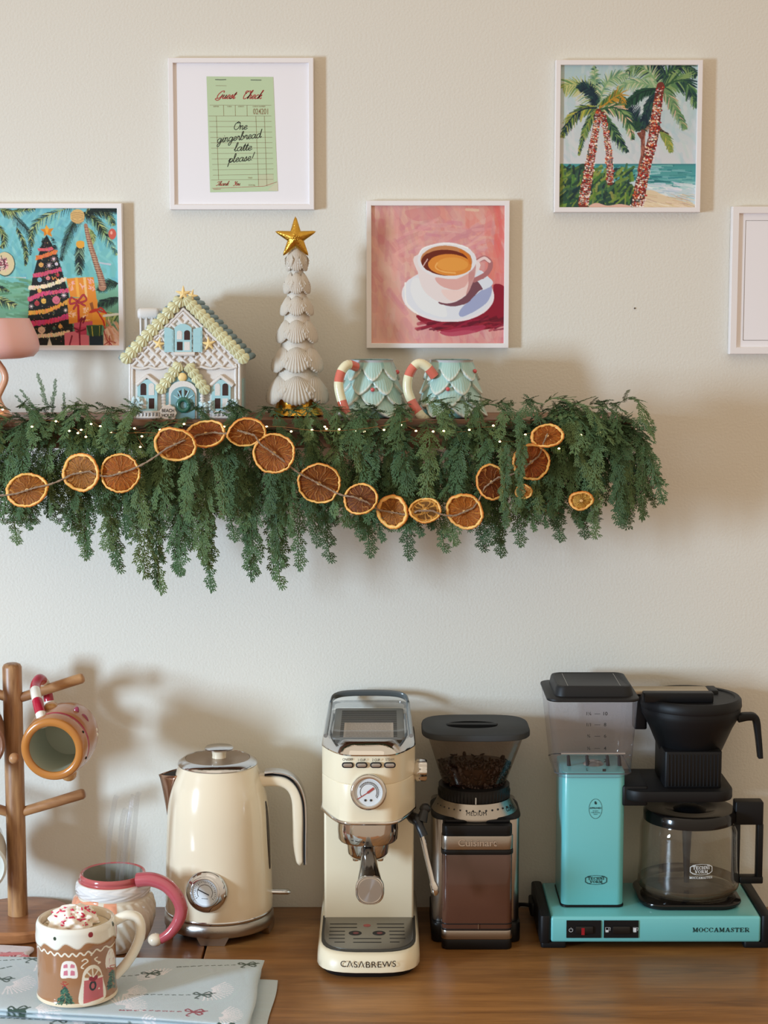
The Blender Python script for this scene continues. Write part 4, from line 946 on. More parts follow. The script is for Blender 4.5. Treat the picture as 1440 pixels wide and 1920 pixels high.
def sprig(kind, p, s_=1., yaw=0., lean=0., roll=0., k=None):
    me, tip = SPR[kind][(k if k is not None else RR.randrange(99)) % len(SPR[kind])]
    o_ = bpy.data.objects.new('cedar_sprig', me); COL.objects.link(o_); o_.parent = gar; NS[0] += 1
    M = Matrix.Translation(Vector(p)-GO) @ Matrix.Rotation(lean, 4, 'Y') @ Matrix.Rotation(yaw, 4, 'Z')
    if roll: M = M @ Matrix.Rotation(roll, 4, 'X')
    sc = s_ if hasattr(s_, '__len__') else (s_, s_, s_)
    o_.matrix_local = M @ Matrix.Diagonal((*sc, 1)); return o_
RR = random.Random(12)
XL, XR = -.66, xat(1190, 800, -.18)
prof = [(-30, 1000), (0, 975), (30, 1015), (60, 960), (100, 975), (155, 1045), (215, 1070), (250, 1010), (290, 1110), (330, 1075), (395, 1105), (430, 1010), (475, 1085), (525, 1100), (565, 1065), (610, 1050), (640, 985), (690, 1040), (730, 990), (765, 1045), (830, 1030), (890, 1030), (925, 1040), (965, 1020), (1000, 960), (1040, 1010), (1080, 1005), (1110, 950), (1165, 975), (1215, 920)]
def tipz(x):
    for (a_, b2), (c2, d2) in zip(prof, prof[1:]):
        if x <= c2: return b2+(d2-b2)*(x-a_)/(c2-a_)
    return prof[-1][1]
# hanging tier: tips follow the outline of the photograph's lower edge
for i in range(72):
    px = -25+1225*(i+RR.uniform(-.4, .6))/72; x = xat(px, 900, -.17); zt = zat(tipz(px), -.175)+RR.uniform(.0, .06)
    top = SHZ-.02-RR.uniform(0, .04); s_ = max(.5, (top-zt)/.205)
    sprig('hang' if RR.random() < .7 else 'slim', (x, -.172-RR.uniform(0, .02), top), (min(1.05, .45+s_*.5), 1, s_), RR.uniform(-.6, .6), RR.uniform(-.10, .10))
for px, py in prof:
    if px < 0 or px > 1190: continue
    x = xat(px, py, -.185); zt = zat(py+8, -.185); top = SHZ-.07; sprig('slim', (x, -.182, top), (.95, 1, max(.4, (top-zt)/.208)), RR.uniform(-.4, .4), RR.uniform(-.05, .05))
for i in range(64):
    px = -25+1215*(i+RR.uniform(-.4, .6))/64; x = xat(px, 850, -.18)
    sprig('fall', (x, -.160-RR.uniform(0, .02), SHZ-RR.uniform(-.004, .02)), RR.uniform(.68, .98), RR.uniform(-.7, .7), RR.uniform(-.12, .12))
for i in range(60):
    px = -25+1200*(i+RR.uniform(-.4, .6))/60; x = xat(px, 800, -.15)
    if 285 < px < 345: continue
    sprig('out', (x, -.162-RR.uniform(0, .014), SHZ+RR.uniform(.008, .018)+(.010 if px > 780 else 0)), RR.uniform(.6, .85), RR.uniform(-1.1, 1.1), RR.uniform(-.2, .2))
# mounds at left and right, and the spray over the shelf end
for i in range(16):
    px = RR.uniform(-20, 235); sprig('out', PX(px, 806-24*math.exp(-((px-90)/60)**2), -.165), RR.uniform(.5, .8), RR.uniform(-1.4, 1.4), RR.uniform(-.4, .4))
for px, py, s_, ln in ((92, 770, .28, 2.9), (98, 775, .25, 3.3), (74, 782, .24, 2.6), (66, 785, .22, 2.5), (120, 788, .2, 3.2)):
    sprig('slim', PX(px, py, -.16), (s_, s_, s_), .2, ln)
for i in range(34):
    t = RR.random(); px = 960+215*t; py = 803-36*math.sin(PI*min(1, t*1.05))**.7+RR.uniform(-4, 26)
    sprig('out' if i % 2 else 'fall', PX(px, py, -.160-RR.uniform(0, .02)), RR.uniform(.6, .95), RR.uniform(-.2, 1.3), -RR.uniform(.0, .5)*(t+.3))
for px, py, L_, ln in ((1150, 800, .62, -.75), (1170, 830, .6, -.45), (1180, 800, .8, -.30), (1165, 790, .62, -.9), (1130, 850, .7, -.12), (1190, 850, .55, -.2), (1110, 870, .72, .05), (1160, 860, .62, -.15)):
    sprig('fall' if ln > -.6 else 'out', PX(px, py, -.165), L_, RR.uniform(-.2, .3), ln)
for i in range(12):      # a few over the top edge beside the mugs and the tree
    px = (270, 365, 400, 520, 575, 640, 700, 850, 880, 905, 935, 960)[i]; sprig('out', PX(px, 803, -.16), .5+.06*(i > 6), RR.uniform(-1.3, 1.3), RR.uniform(-.4, .4))
for px, py, s_, ya, ln in ((938, 838, .56, .3, -.06), (950, 830, .60, -.3, .02), (972, 800, .56, .2, -.02), (984, 815, .50, -.4, .10)):
    sprig('slim', PX(px, py, -.262), s_, ya, ln)
st = [(x, -.180+.003*math.sin(x*30), SHZ-.012+.004*math.sin(x*17)) for x in np.linspace(XL-.05, XR, 60)]
MB().tube(st, .0025, 6).build('garland_stem', M_twig, gar, 80)

# ---------------------------------------------------------------- dried orange slices on a twine
M_rind = mat('dried_orange_rind', (255, 255, 255), .55, attr=True, bump=.5, bscale=500); M_pulp = mat('dried_orange_pulp', (255, 255, 255), .6, attr=True, bump=.6, bscale=600, spec=.25)
M_pith = mat('dried_pith', (240, 196, 128), .6)
SY = -.246
SL = [  # px, py, rx, ry, tilt rotation, pulp tone, rind width, label
 (51, 919, 41, 31, .12, (150, 88, 30), .13, 'dried orange slice nearest the left picture edge, wide oval with twine across it'),
 (152, 886, 36, 37, 0, (160, 104, 44), .15, 'dried orange slice with pale rind left of the beach house'),
 (225, 887, 38, 37, 0, (168, 92, 24), .10, 'dried orange slice with a split bottom, overlapping a paler slice'),
 (329, 833, 41, 33, -.15, (150, 80, 28), .12, 'large dried orange slice just below the round sign of the beach house'),
 (386, 813, 38, 25, .05, (146, 74, 30), .13, 'flattened oval dried orange slice tucked in front of the beach house'),
 (462, 811, 38, 27, .2, (152, 84, 30), .10, 'oval dried orange slice by the right corner of the beach house'),
 (514, 850, 40, 38, .1, (150, 82, 30), .10, 'round dried orange slice with dark rim under the shell tree'),
 (598, 906, 41, 39, .1, (128, 70, 26), .09, 'largest round dried orange slice with a star shaped centre'),
 (676, 936, 33, 29, .3, (112, 60, 36), .12, 'small brown dried orange slice right of the largest one'),
 (736, 960, 30, 33, .2, (156, 96, 30), .20, 'dried orange slice with a thick pale rind at the bottom of the string'),
 (797, 957, 31, 23, 0, (206, 140, 56), .13, 'light amber dried orange slice with open segments'),
 (871, 959, 38, 33, -.75, (170, 96, 26), .14, 'tilted oval dried orange slice at the right end of the dip'),
 (921, 904, 28, 35, .3, (120, 58, 24), .11, 'shaded dried orange slice half hidden by cedar'),
 (996, 866, 36, 35, -.2, (150, 72, 24), .12, 'dried orange slice half covered by cedar at right of the mugs'),
 (1026, 818, 32, 22, .12, (170, 92, 26), .16, 'topmost oval dried orange slice at the right of the shelf')]
tw = []
def orange(px, py, rx, ry, rot, tone, rw, label, Y=SY, i=0, back=False):
    rw = rw*1.35
    r = random.Random(100+i); c = PX(px, py, Y); R = wpx(max(rx, ry), py, Y); ratio = min(rx, ry)/max(rx, ry)
    t = thing('dried_orange_slice', label, 'orange slice', c, 'dried orange slices strung on twine')
    tilt = math.acos(min(1, ratio))*(.55)*(1 if i % 2 else -1); sq = ratio/math.cos(tilt)
    psi = -rot if rx >= ry else -rot+PI/2
    M = Matrix.Translation(c) @ Matrix.Rotation(-psi if False else psi*1.0, 4, 'Y') @ Matrix.Rotation(tilt, 4, 'X') @ Matrix.Diagonal((1, 1, sq, 1))
    n = 72; wob = [1+.018*math.sin(2*a_+r.uniform(0, 6))+.012*math.sin(5*a_+i)+.006*math.sin(11*a_) for a_ in np.linspace(0, 2*PI, n, endpoint=False)]
    bend = lambda a_: .0022*math.sin(2*a_+i)+.0012*math.sin(3*a_+2*i)
    mb = MB(); sec = []
    for k in range(8):
        b = 2*PI*k/8; q = []
        for j in range(n):
            a_ = 2*PI*j/n; rr = R*wob[j]*(1-rw/2+rw/2*math.cos(b)*(1 if math.cos(b) > 0 else .8+.25*math.cos(10*a_+i))); q.append((rr*math.cos(a_), bend(a_)+.0026*math.sin(b), rr*math.sin(a_)))
        sec.append(q)
    v = [p for q in sec for p in q]; f = [(k*n+j, k*n+(j+1) % n, ((k+1) % 8)*n+(j+1) % n, ((k+1) % 8)*n+j) for k in range(8) for j in range(n)]
    mb.add(v, f, M)
    oc, ic, fc = (186, 98, 34), (206, 130, 56), (238, 184, 104); cs_ = [oc, oc, ic, ic, ic, fc, fc, oc]
    cs_ = [(200, 108, 34), (186, 96, 32), (170, 90, 40), (190, 120, 50), (226, 160, 76), (246, 192, 106), (248, 196, 110), (226, 146, 60)]
    mb.c = [tuple(x_*r.uniform(.93, 1.05) for x_ in cs_[k]) for k in range(8) for j in range(n)]
    rd = mb.build('rind', M_rind, t, 80, cols=True)
    # pulp: membranes and sunken juice cells
    nr, na = 16, 180; seg = r.choice((9, 10, 10, 11)); A = np.linspace(0, 2*PI, na, endpoint=False)[None, :]; U = np.linspace(.02, 1, nr)[:, None]
    ph = r.uniform(0, 6); jig = .12*np.sin(A*3+i)+.1*np.sin(A*5+2*i)
    g = np.abs(((A+jig+.08*np.sin(U*9+A*2))*seg/(2*PI)+ph) % 1-.5)*2; memb = np.clip((g-.88)/.12, 0, 1)*np.clip(U*3, .4, 1)
    fib = RNG.random((nr, na)); fine = np.clip(np.sin(A*seg*7+U*6*np.sin(A*13))*.5+.5, 0, 1)**4
    col = np.array(tone)*np.array((1.0, .92, .72))*(.60+.42*fib[..., None]); col = col+(np.array((216, 146, 52))-col)*(fine*.38)[..., None]
    col = col+(np.array((224, 168, 96))-col)*(memb*.7)[..., None]
    cen = np.clip(1-U/.14, 0, 1)[..., None]*np.ones_like(A)[..., None]; col = col+(np.array((238, 198, 140))-col)*np.clip(cen*1.5, 0, 1)
    if i == 10: op = ((g < .7) & (U > .3) & (U < .85)); col = np.where(op[..., None], col*.62, col+(np.array((232, 190, 110))-col)*.35)
    rr = R*(1-rw*.85)*U; z = bend(0)*0-.0012+.0014*(1-memb)*np.ones_like(U)*np.clip(U*4, 0, 1)+.0005*fib
    yb = .0022*np.sin(2*A+i)+.0012*np.sin(3*A+2*i)
    lp_ = np.stack([rr*np.cos(A), z+yb*U**2, rr*np.sin(A)], -1)
    Mn = np.array(M); P = lp_@Mn[:3, :3].T+Mn[:3, 3]
    lb = lp_[::-1].copy(); lb[..., 1] += .0016; Pb = lb@Mn[:3, :3].T+Mn[:3, 3]
    grid_mesh('pulp', np.concatenate([P, Pb]), lin(np.clip(np.concatenate([col, col[::-1]]), 0, 255)), M_pulp, t, wrap=True)
    mb = MB()
    for k in range(7):
        a_ = k*2*PI/7+ph; mb.ball((.0016*math.cos(a_), -.0016, .0016*math.sin(a_)), (.0011, .0008, .0011), 6, M=M)
    mb.ball((0, -.0014, 0), (.0014, .0010, .0014), 8, M=M)
    mb.build('pith_star', M_pith, t, 80)
    if not back: tw.append((c, R, M))
for i, a_ in enumerate(SL): orange(*a_, Y=SY+(-.012 if i in (3, 6, 8) else .0)+(.006 if i in (4, 9) else 0)-(.010 if i in (5,) else 0), i=i)
def mini(px, py, rx, ry, tone, label, Y, i): orange(px, py, rx, ry, 0, tone, .2, label, Y, i, True)
mini(1090, 938, 24, 19, (226, 190, 110), 'pale yellow dried slice peeping out under the right end of garland', -.238, 21)
mini(982, 922, 17, 15, (214, 150, 80), 'small tan dried slice almost hidden under the garland at right', -.232, 23)
M_twine = mat('jute_twine', (150, 124, 100), .85, bump=1, bscale=900)
P = [PX(-40, 925, SY)]
for c, R, M in tw:
    d = R*.45; ii = [a is c for a, _, _ in tw].index(True); t1 = (tw[min(ii+1, len(tw)-1)][0]-tw[max(ii-1, 0)][0]).normalized()
    P += [c-t1*d+Vector((0, -.0045, 0)), c+t1*d+Vector((0, -.0045, 0))]
P = P[:-1]+[tw[-1][0]+Vector((.0, -.006, .004))]
path = []
for k in range(len(P)-1):
    a_, b2 = P[k], P[k+1]; m_ = 8
    for j in range(m_):
        q = a_.lerp(b2, j/m_)
        if k % 2 == 0: q.z -= .003*math.sin(PI*j/m_); q.y += 0
        path.append(q)
path.append(P[-1])
tn = MB()
for s_ in (0, PI):
    tn.tube([p+Vector((0, .0006*math.cos(k*1.7+s_), .0009*math.sin(k*1.7+s_))) for k, p in enumerate(path)], .0009, 6)
tag(tn.build('twine', M_twine, None, 80), 'twisted beige twine threading the dried orange slices along the garland', 'twine')

# ---------------------------------------------------------------- fairy lights
M_wire = mat('copper_wire', (190, 140, 96), .3, 1); M_led = mat('warm_led', (255, 240, 200), .3, emit=(255, 226, 160), estr=9)
fl_ = thing('fairy_lights', 'thin copper wire string of tiny warm white lights along the garland', 'string lights', (0, -.19, SHZ+.01))
FB = [(5, 768), (13, 796), (60, 800), (105, 790), (130, 808), (146, 812), (152, 806), (161, 819), (171, 795), (188, 799), (208, 810), (252, 803), (263, 838), (266, 818), (300, 806), (345, 795), (420, 800), (500, 800), (546, 809), (585, 806), (609, 800), (612, 804), (636, 805), (668, 807), (683, 809), (720, 806), (752, 797), (780, 808), (812, 809), (832, 808), (880, 806), (925, 798), (937, 828), (985, 815), (1043, 802), (1048, 841), (1090, 815), (1127, 811)]
r = random.Random(8)
pts = []
for i, (x, y) in enumerate(FB):
    Y = -.222 if x > 30 else -.15
    p = PX(x, y, Y); pts.append(p+Vector((.004, .012, -.002))); pts.append(p+Vector((0, .001, .001)))
    if i < len(FB)-1:
        nx = FB[i+1]; pts.append(PX((x+nx[0])/2, (y+nx[1])/2+r.uniform(-9, 8), Y+.015))
    MB().ball(p, (.0017, .0017, .0013), 8).build('light_bulb', M_led, fl_, 80)
MB().tube(cr_path(pts, 5), .00035, 5).build('wire', M_wire, fl_, 80)
pts2 = [PX(x, y, Y) for x, y, Y in ((140, 780, -.17), (148, 775, -.2), (170, 788, -.2), (200, 808, -.22), (215, 812, -.22), (290, 812, -.22), (300, 822, -.22), (295, 835, -.22))]+[PX(x, y, -.225) for x, y in ((470, 806), (520, 800), (600, 808), (680, 804), (760, 790), (770, 784))]
MB().tube(cr_path(pts2[:8], 6), .00035, 5).build('wire', M_wire, fl_, 80); MB().tube(cr_path(pts2[8:], 6), .00035, 5).build('wire', M_wire, fl_, 80)

# ================================================================ ON THE COUNTER: LEFT
M_oak = wood('oiled_oak', (120, 74, 40), (204, 156, 106), (14, 14, 1.6), .42, .1)
M_oakx = wood('oiled_oak_peg', (140, 92, 56), (190, 140, 92), (2, 10, 10), .45, .1)
M_oakb = wood('oak_base', (124, 74, 42), (176, 118, 74), (2.5, 14, 14), .4, .1)
BY = -.092
mt = thing('wooden_mug_tree', 'tall oak mug tree with slanted pegs on a round base at the left edge', 'mug rack', (xat(28, 1700, BY), BY, 0))
pxc = xat(28, 1480, BY); wl = lambda n: wpx(n, 1480, BY)
ztop = zat(1240, BY)-.003
MB().lathe([(.084, .0003), (.0865, .003), (.0865, .015), (.083, .019), (.02, .0195)], 64, (pxc, BY, 0)).build('base', M_oakb, mt, 40)
MB().lathe([(wl(19), .0195), (wl(18.5), .03), (wl(18), .1), (wl(18), ztop-.006), (wl(15.5), ztop-.0018), (wl(11), ztop)], 40, (pxc, BY, 0)).build('post', M_oak, mt, 50)
def peg(p0, p1, r, name='peg'):
    p0, p1 = Vector(p0), Vector(p1); d = (p1-p0).normalized(); L = (p1-p0).length
    MB().lathe([(r*.95, 0), (r, L*.3), (r*1.05, L-.005), (r*.8, L-.0012), (r*.35, L)], 20, M=axis_M(p0, d)).build(name, M_oakx, mt, 60)
for (xa, ya, xb, yb) in ((36, 1309, 158, 1270), (36, 1524, 160, 1487), (20, 1309, -102, 1270), (20, 1524, -104, 1487)):
    peg(PX(xa, ya, BY), PX(xb, yb, BY), wl(9.5))
pc = PX(27, 1421, BY-.08); peg((pxc, BY-.005, pc.z-.022), pc, wl(9.2)); 

# hanging gingerbread mug
M_ging = mat('gingerbread_glaze', (255, 255, 255), .2, coat=.15, attr=True)
M_cream = mat('cream_mug_glaze', (238, 230, 212), .18, coat=.5, film=300); M_inside = mat('grey_green_mug_inside', (176, 176, 156), .35, coat=.3)
def striped(path, r, n, cols, name, par, k=6):
    C_ = cr_path(path, k); m = len(C_)
    cc = [cols[int(i*n/(m-1)) % len(cols)] for i in range(m-1)]
    MB().tube(C_, r, 14, cols=cc).build(name, M_ging, par, 80, cols=True)
mA = PX(97, 1406, -.235); mB = PX(132, 1368, -.135)
gm = thing('gingerbread_mug', 'brown gingerbread mug with red and white handle hanging from the upper peg, mouth forward', 'mug', mB)
d = (mB-mA).normalized(); L = (mB-mA).length; Rm = .0465; M = axis_M(mA, d)
nr, nc = 70, 160; th = np.linspace(0, 2*PI, nc, endpoint=False)[None, :]; pr = [(.0345, .004), (.0355, .001), (.040, -.0012), (.0455, .001), (.0475, .008), (.0485, .020), (.0475, .027), (.0465, .031), (.0485, .037), (.0505, .055), (.0500, .078), (.046, .097), (.036, .105), (.0005, .107)]
tt_ = np.linspace(0, len(pr)-1, nr); C_ = cr_path([(a_, b2, 0) for a_, b2 in pr], 10); idx = np.linspace(0, len(C_)-1, nr).round().astype(int)
rr = np.array([max(C_[k].x, .0004) for k in idx])[:, None]*np.ones((1, nc)); zz = np.array([C_[k].y for k in idx])[:, None]*np.ones((1, nc))*L/.107
rr = rr*(1+.02*np.sin(3*th+1)*(zz > .035))
col = np.zeros((nr, nc, 3)); col[:] = (176, 112, 52); zn = zz/L*.107
body = (zn > .031); col[body] = (176, 124, 90)
rim = (zn < .006); col[rim] = (180, 116, 54)
col[(zn > .0275) & (zn < .0335)] = (168, 58, 76)
P = np.stack([rr*np.cos(th), rr*np.sin(th), zz], -1); Mn = np.array(M); P = P@Mn[:3, :3].T+Mn[:3, 3]
grid_mesh('mug_body', P, lin(col), M_ging, gm, wrap=True)
MB().lathe([(.0345, .004), (.036, .02), (.038, .06), (.035, .088), (.0004, .092)], 60, M=M, cap0=False).build('mug_lining', M_inside, gm, 60)
X_ = M.to_3x3() @ Vector((1, 0, 0)); Y_ = M.to_3x3() @ Vector((0, 1, 0)); Z_ = d
def onmug(x, y, z, dy=0): 
    p = PX(x, y, z); q = p-mA; ax = q.dot(d); rad = (q-d*ax).normalized(); return mA+d*ax+rad*(.047+dy)
for x, y, Y in ((139, 1381, -.222), (150, 1417, -.222)):
    mb = MB(); mb.ball(onmug(x, y, Y, .001), .0023, 10); mb.build('eye', M_dark, gm, 80)
M_maroon = mat('maroon_glaze', (140, 40, 72), .2, coat=.5)
for x, y, ro in ((137, 1345, .3), (151, 1355, -.5)):
    p = onmug(x, y, -.19, .0025); mb = MB(); mb.ball((0, 0, 0), (.0045, .0022, .0085), 12, M=Matrix.Translation(p) @ Matrix.Rotation(ro, 4, 'Y')); mb.build('bow', M_maroon, gm, 80)
for x, y, s_ in ((160, 1378, .0035), (170, 1370, .0035)):
    mb = MB(); mb.ball(onmug(x, y, -.17, .001), s_, 10); mb.build('button', M_cream, gm, 80)
mb = MB(); mb.ball(onmug(131, 1460, -.185, .007), (.012, .014, .0095), 16); mb.build('foot', M_ging, gm, 80)
mb = MB(); mb.ball(onmug(101, 1338, -.175, .002), (.011, .013, .008), 16); mb.build('foot', M_ging, gm, 80)
for o_ in gm.children:
    if o_.name.startswith('foot'):
        ca = o_.data.color_attributes.new('Col', 'FLOAT_COLOR', 'POINT')
        for c_ in ca.data: c_.color = (*S(190, 140, 84), 1)
hpts = [PX(84, 1362, -.210), PX(76, 1338, -.200), PX(69, 1310, -.175), PX(66, 1288, -.135), PX(74, 1273, -.112), PX(84, 1282, -.086), PX(90, 1305, -.075), PX(96, 1335, -.085), PX(108, 1350, -.11)]
striped(hpts, .0078, 9, [(236, 228, 214), (176, 30, 56), (236, 228, 214), (176, 30, 56), (176, 36, 60)], 'candy_handle', gm)
def side_mug(px, py, Y, label, cols, R=.047):
    c = PX(px, py, Y); t = thing('hanging_mug', label, 'mug', c); M = axis_M(c, (-.25, .9, .25))
    m_ = mat('glaze_'+cols[0], cols[1], .18, coat=.5)
    MB().lathe([(R*.78, .003), (R*.9, -.001), (R*.99, .001), (R, .02), (R*1.05, .05), (R, .08), (R*.7, .094), (.0005, .096)], 50, M=M).build('mug_body', m_, t, 60)
    MB().lathe([(R*.78, .003), (R*.8, .05), (R*.7, .08), (.0004, .085)], 50, M=M, cap0=False).build('mug_lining', M_inside, t, 60)
    H = [c+Vector((.004, .03, R*.9)), c+Vector((-.004, .03, R*1.5)), c+Vector((-.004, .06, R*1.85)), c+Vector((-.004, .085, R*1.4)), c+Vector((-.004, .08, R*.9))]
    MB().tube(cr_path(H, 6), .006, 12).build('mug_handle', m_, t, 80)
side_mug(-50, 1400, -.175, 'brown and white mug hanging at left edge beside the round peg end, mostly cut off', ('brown', (150, 112, 92)))
side_mug(-46, 1630, -.175, 'pale mint white mug hanging low at the left edge, mostly cut off', ('mint', (222, 224, 214)))

# ---------------------------------------------------------------- bearded face mug with pink handle and straws
SYc = -.185; sx = xat(213, 1700, SYc)
sm = thing('bearded_face_mug', 'pearly white round mug with a bearded face, pink rim and pink curved handle', 'mug', (sx, SYc, 0))
M_pearl = mat('pearl_face_glaze', (255, 255, 255), .13, coat=.6, attr=True, film=420, bump=.25, bscale=140)
W = lambda n: wpx(n, 1700, SYc); rim = zat(1634, SYc)
nr, nc = 110, 200; th = np.linspace(-PI/2, 1.5*PI, nc, endpoint=False)[None, :]
pr = [(.0004, .0006), (W(40), .0006), (W(52), .006), (W(66), .022), (W(76), .045), (W(78), .062), (W(74), .076), (W(68), .083), (W(69), .088), (W(70), .096), (W(66), .103), (W(61), .106), (W(62), .110), (W(61), rim-.002), (W(59), rim), (W(55), rim-.0015)]
pr = [(a_, b2*rim/.115 if 0 < b2 < .111 else b2) for a_, b2 in pr]
C_ = cr_path([(a_, b2, 0) for a_, b2 in pr], 8); idx = np.linspace(0, len(C_)-1, nr).round().astype(int)
rr = np.array([max(C_[k].x, .0004) for k in idx])[:, None]*np.ones((1, nc)); zz = np.array([C_[k].y for k in idx])[:, None]*np.ones((1, nc)); zn = zz/rim
col = np.zeros((nr, nc, 3)); col[:] = (214, 202, 182)
rr = rr+.0008*np.sin(th*26+zn*30)*((zn > .1) & (zn < .7))
fur = (zn > .74) & (zn < .9); col[fur] = (222, 216, 212); rr = rr+.0007*np.sin(th*13+np.sin(zn*60)*2)*np.sin(zn*70)*fur
col[zn > .905] = (180, 84, 84)
az = ((th+PI/2+PI) % (2*PI))-PI+.35      # 0 faces the camera, negative left
face = (np.abs(az+.55) < .62) & (zn > .50) & (zn < .73+.02*np.cos(az*6)) | (np.abs(az-.42) < .17) & (zn > .46) & (zn < .73); col[face & (np.ones_like(zn) > 0)] = (222, 150, 116)
moust = (np.abs(az) < .7) & (zn > .44) & (zn < .52); col[moust] = (232, 226, 214)
P = np.stack([sx+rr*np.cos(th), SYc+rr*np.sin(th), zz], -1)
grid_mesh('mug_body', P, lin(col), M_pearl, sm, wrap=True)
MB().lathe([(W(55.5), rim-.0015), (W(56), rim-.02), (W(66), .06), (W(45), .012), (.0004, .011)], 60, (sx, SYc, 0), cap0=False).build('mug_lining', mat('grey_mug_inside', (150, 146, 132), .35, coat=.3), sm, 60)
hp_ = [PX(258, 1650, SYc-.03), PX(285, 1649, SYc-.035), PX(312, 1660, SYc-.04), PX(332, 1682, SYc-.045), PX(340, 1706, SYc-.045), PX(333, 1730, SYc-.045), PX(318, 1750, SYc-.045), PX(300, 1762, SYc-.045)]
C_ = cr_path(hp_, 6); n = len(C_); M_pinkg = mat('rose_pink_glaze', (180, 80, 88), .16, coat=.6, film=350)
MB().tube(C_, [W(13.5)*(1-.35*(i/(n-1))**2) for i in range(n)], 18).build('pink_handle', M_pinkg, sm, 80)
mb = MB(); mb.ball(PX(291, 1762, SYc-.045), (W(14), W(14), W(12)), 20); mb.build('pompom', M_pearl, sm, 80, cols=False)
ca = mb and [o_ for o_ in sm.children if o_.name.startswith('pompom')][0].data.color_attributes.new('Col', 'FLOAT_COLOR', 'POINT')
for c_ in ca.data: c_.color = (*S(226, 210, 186), 1)
for az_, nm in ((.28, 'eye'), (-.75, 'eye')):
    e = MB(); r_ = W(76); e.ball((sx+r_*math.sin(az_), SYc-r_*math.cos(az_), rim*.585), .0028, 10); e.build(nm, M_dark, sm, 80)
M_glass = thin('clear_glass', (246, 248, 248), .35, .02, (230, 235, 238), .05)
M_straw = thin('clear_glass_straw', (246, 246, 246), .38, .03, (240, 242, 245), .04)
def straw(label, pts, r=.0036):
    C_ = cr_path(pts, 6)
    mb = MB(); mb.tube(C_, r, 20, cap=False)
    tag(mb.build('glass_straw', M_straw, None, 80), label, 'straw', 'clear glass straws in the bearded face mug')
Z0 = .02
for lab, b, m, t in (('bent clear glass straw leaning left in the pink rimmed mug', (205, 1745, -.185), (203, 1600, -.20), ((214, 1510, -.205), (219, 1492, -.205))),
                     ('short clear glass straw with rounded tip in middle of the bunch', (214, 1745, -.195), (224, 1600, -.19), ((230, 1535, -.19), (236, 1516, -.19))),
                     ('straight clear glass straw left of the tallest one in the bunch', (226, 1745, -.205), (228, 1640, -.2), ((246, 1510, -.185), (251, 1490, -.182))),
                     ('tallest clear glass straw at right of the bunch', (235, 1745, -.175), (246, 1630, -.175), ((256, 1510, -.17), (261, 1486, -.17))),
                     ('clear glass straw half behind the others in the bunch', (229, 1745, -.15), (234, 1630, -.16), ((238, 1560, -.165), (243, 1520, -.165)))):
    p0 = PX(*b); p0.z = max(p0.z, Z0); straw(lab, [p0, PX(*m)]+[PX(*q) for q in t])

# ---------------------------------------------------------------- towels
def towel(name, label, corners, z0, t, layers, canvas_fn, seed, m, cat='towel', wr=.0015, amp=.0):
    """corners: back-left, back-right, front-right, front-left in plan; layers stacked folds"""
    bl, br, fr, fl = [np.array(c[:2]) for c in corners]; tw_ = thing(name, label, cat, (float(bl[0]+fr[0])/2, float(bl[1]+fr[1])/2, z0))
    for k in range(layers):
        nu, nv = (420, 190) if k == layers-1 else (120, 60); u = np.linspace(0, 1, nu)[None, :]; v = np.linspace(0, 1, nv)[:, None]
        sh_ = (k-layers+1)*.004
        eu = 1-np.abs(2*u-1)**28; ev = 1-np.abs(2*v-1)**22; ed = np.sqrt(np.clip(eu*ev, 0, 1))
        bx = (bl*(1-u[..., None])+br*u[..., None])*(1-v[..., None])+(fl*(1-u[..., None])+fr*u[..., None])*v[..., None]
        bx = bx+np.array([sh_*.6+.0015*math.sin(k*3), -sh_*.0])+.0016*np.stack([np.sin(v*9+k*2)+0*u, np.sin(u*11+k)+0*v], -1)
        wv = wr*(np.sin(u*7+v*5+seed+k)+.6*np.sin(u*15-v*8+seed*2)+.4*np.sin(u*4+v*13+k))
        top = z0+(k+.5)*t+t*.5*ed+wv*ed*(.3 if k < layers-1 else 1)*ev
        bot = z0+(k+.5)*t-t*.48*ed+(wv*.3*ed if k else 0)
        if canvas_fn is not None:
            C_ = canvas_fn(bx[..., 0], bx[..., 1], k)
        else: C_ = None
        P = np.concatenate([np.concatenate([bx, top[..., None]], -1), np.concatenate([bx, bot[..., None]], -1)[::-1]])
        # join the side edges by wrapping front and back; close left and right with the thin ends
        Cc = np.concatenate([C_, C_[::-1]]) if C_ is not None else None
        # ring the first row again to close the back fold
        P = np.concatenate([P, P[:1]]); Cc = np.concatenate([Cc, Cc[:1]])
        grid_mesh('folded_layer', P, Cc, m, tw_, ang=180)
    return tw_
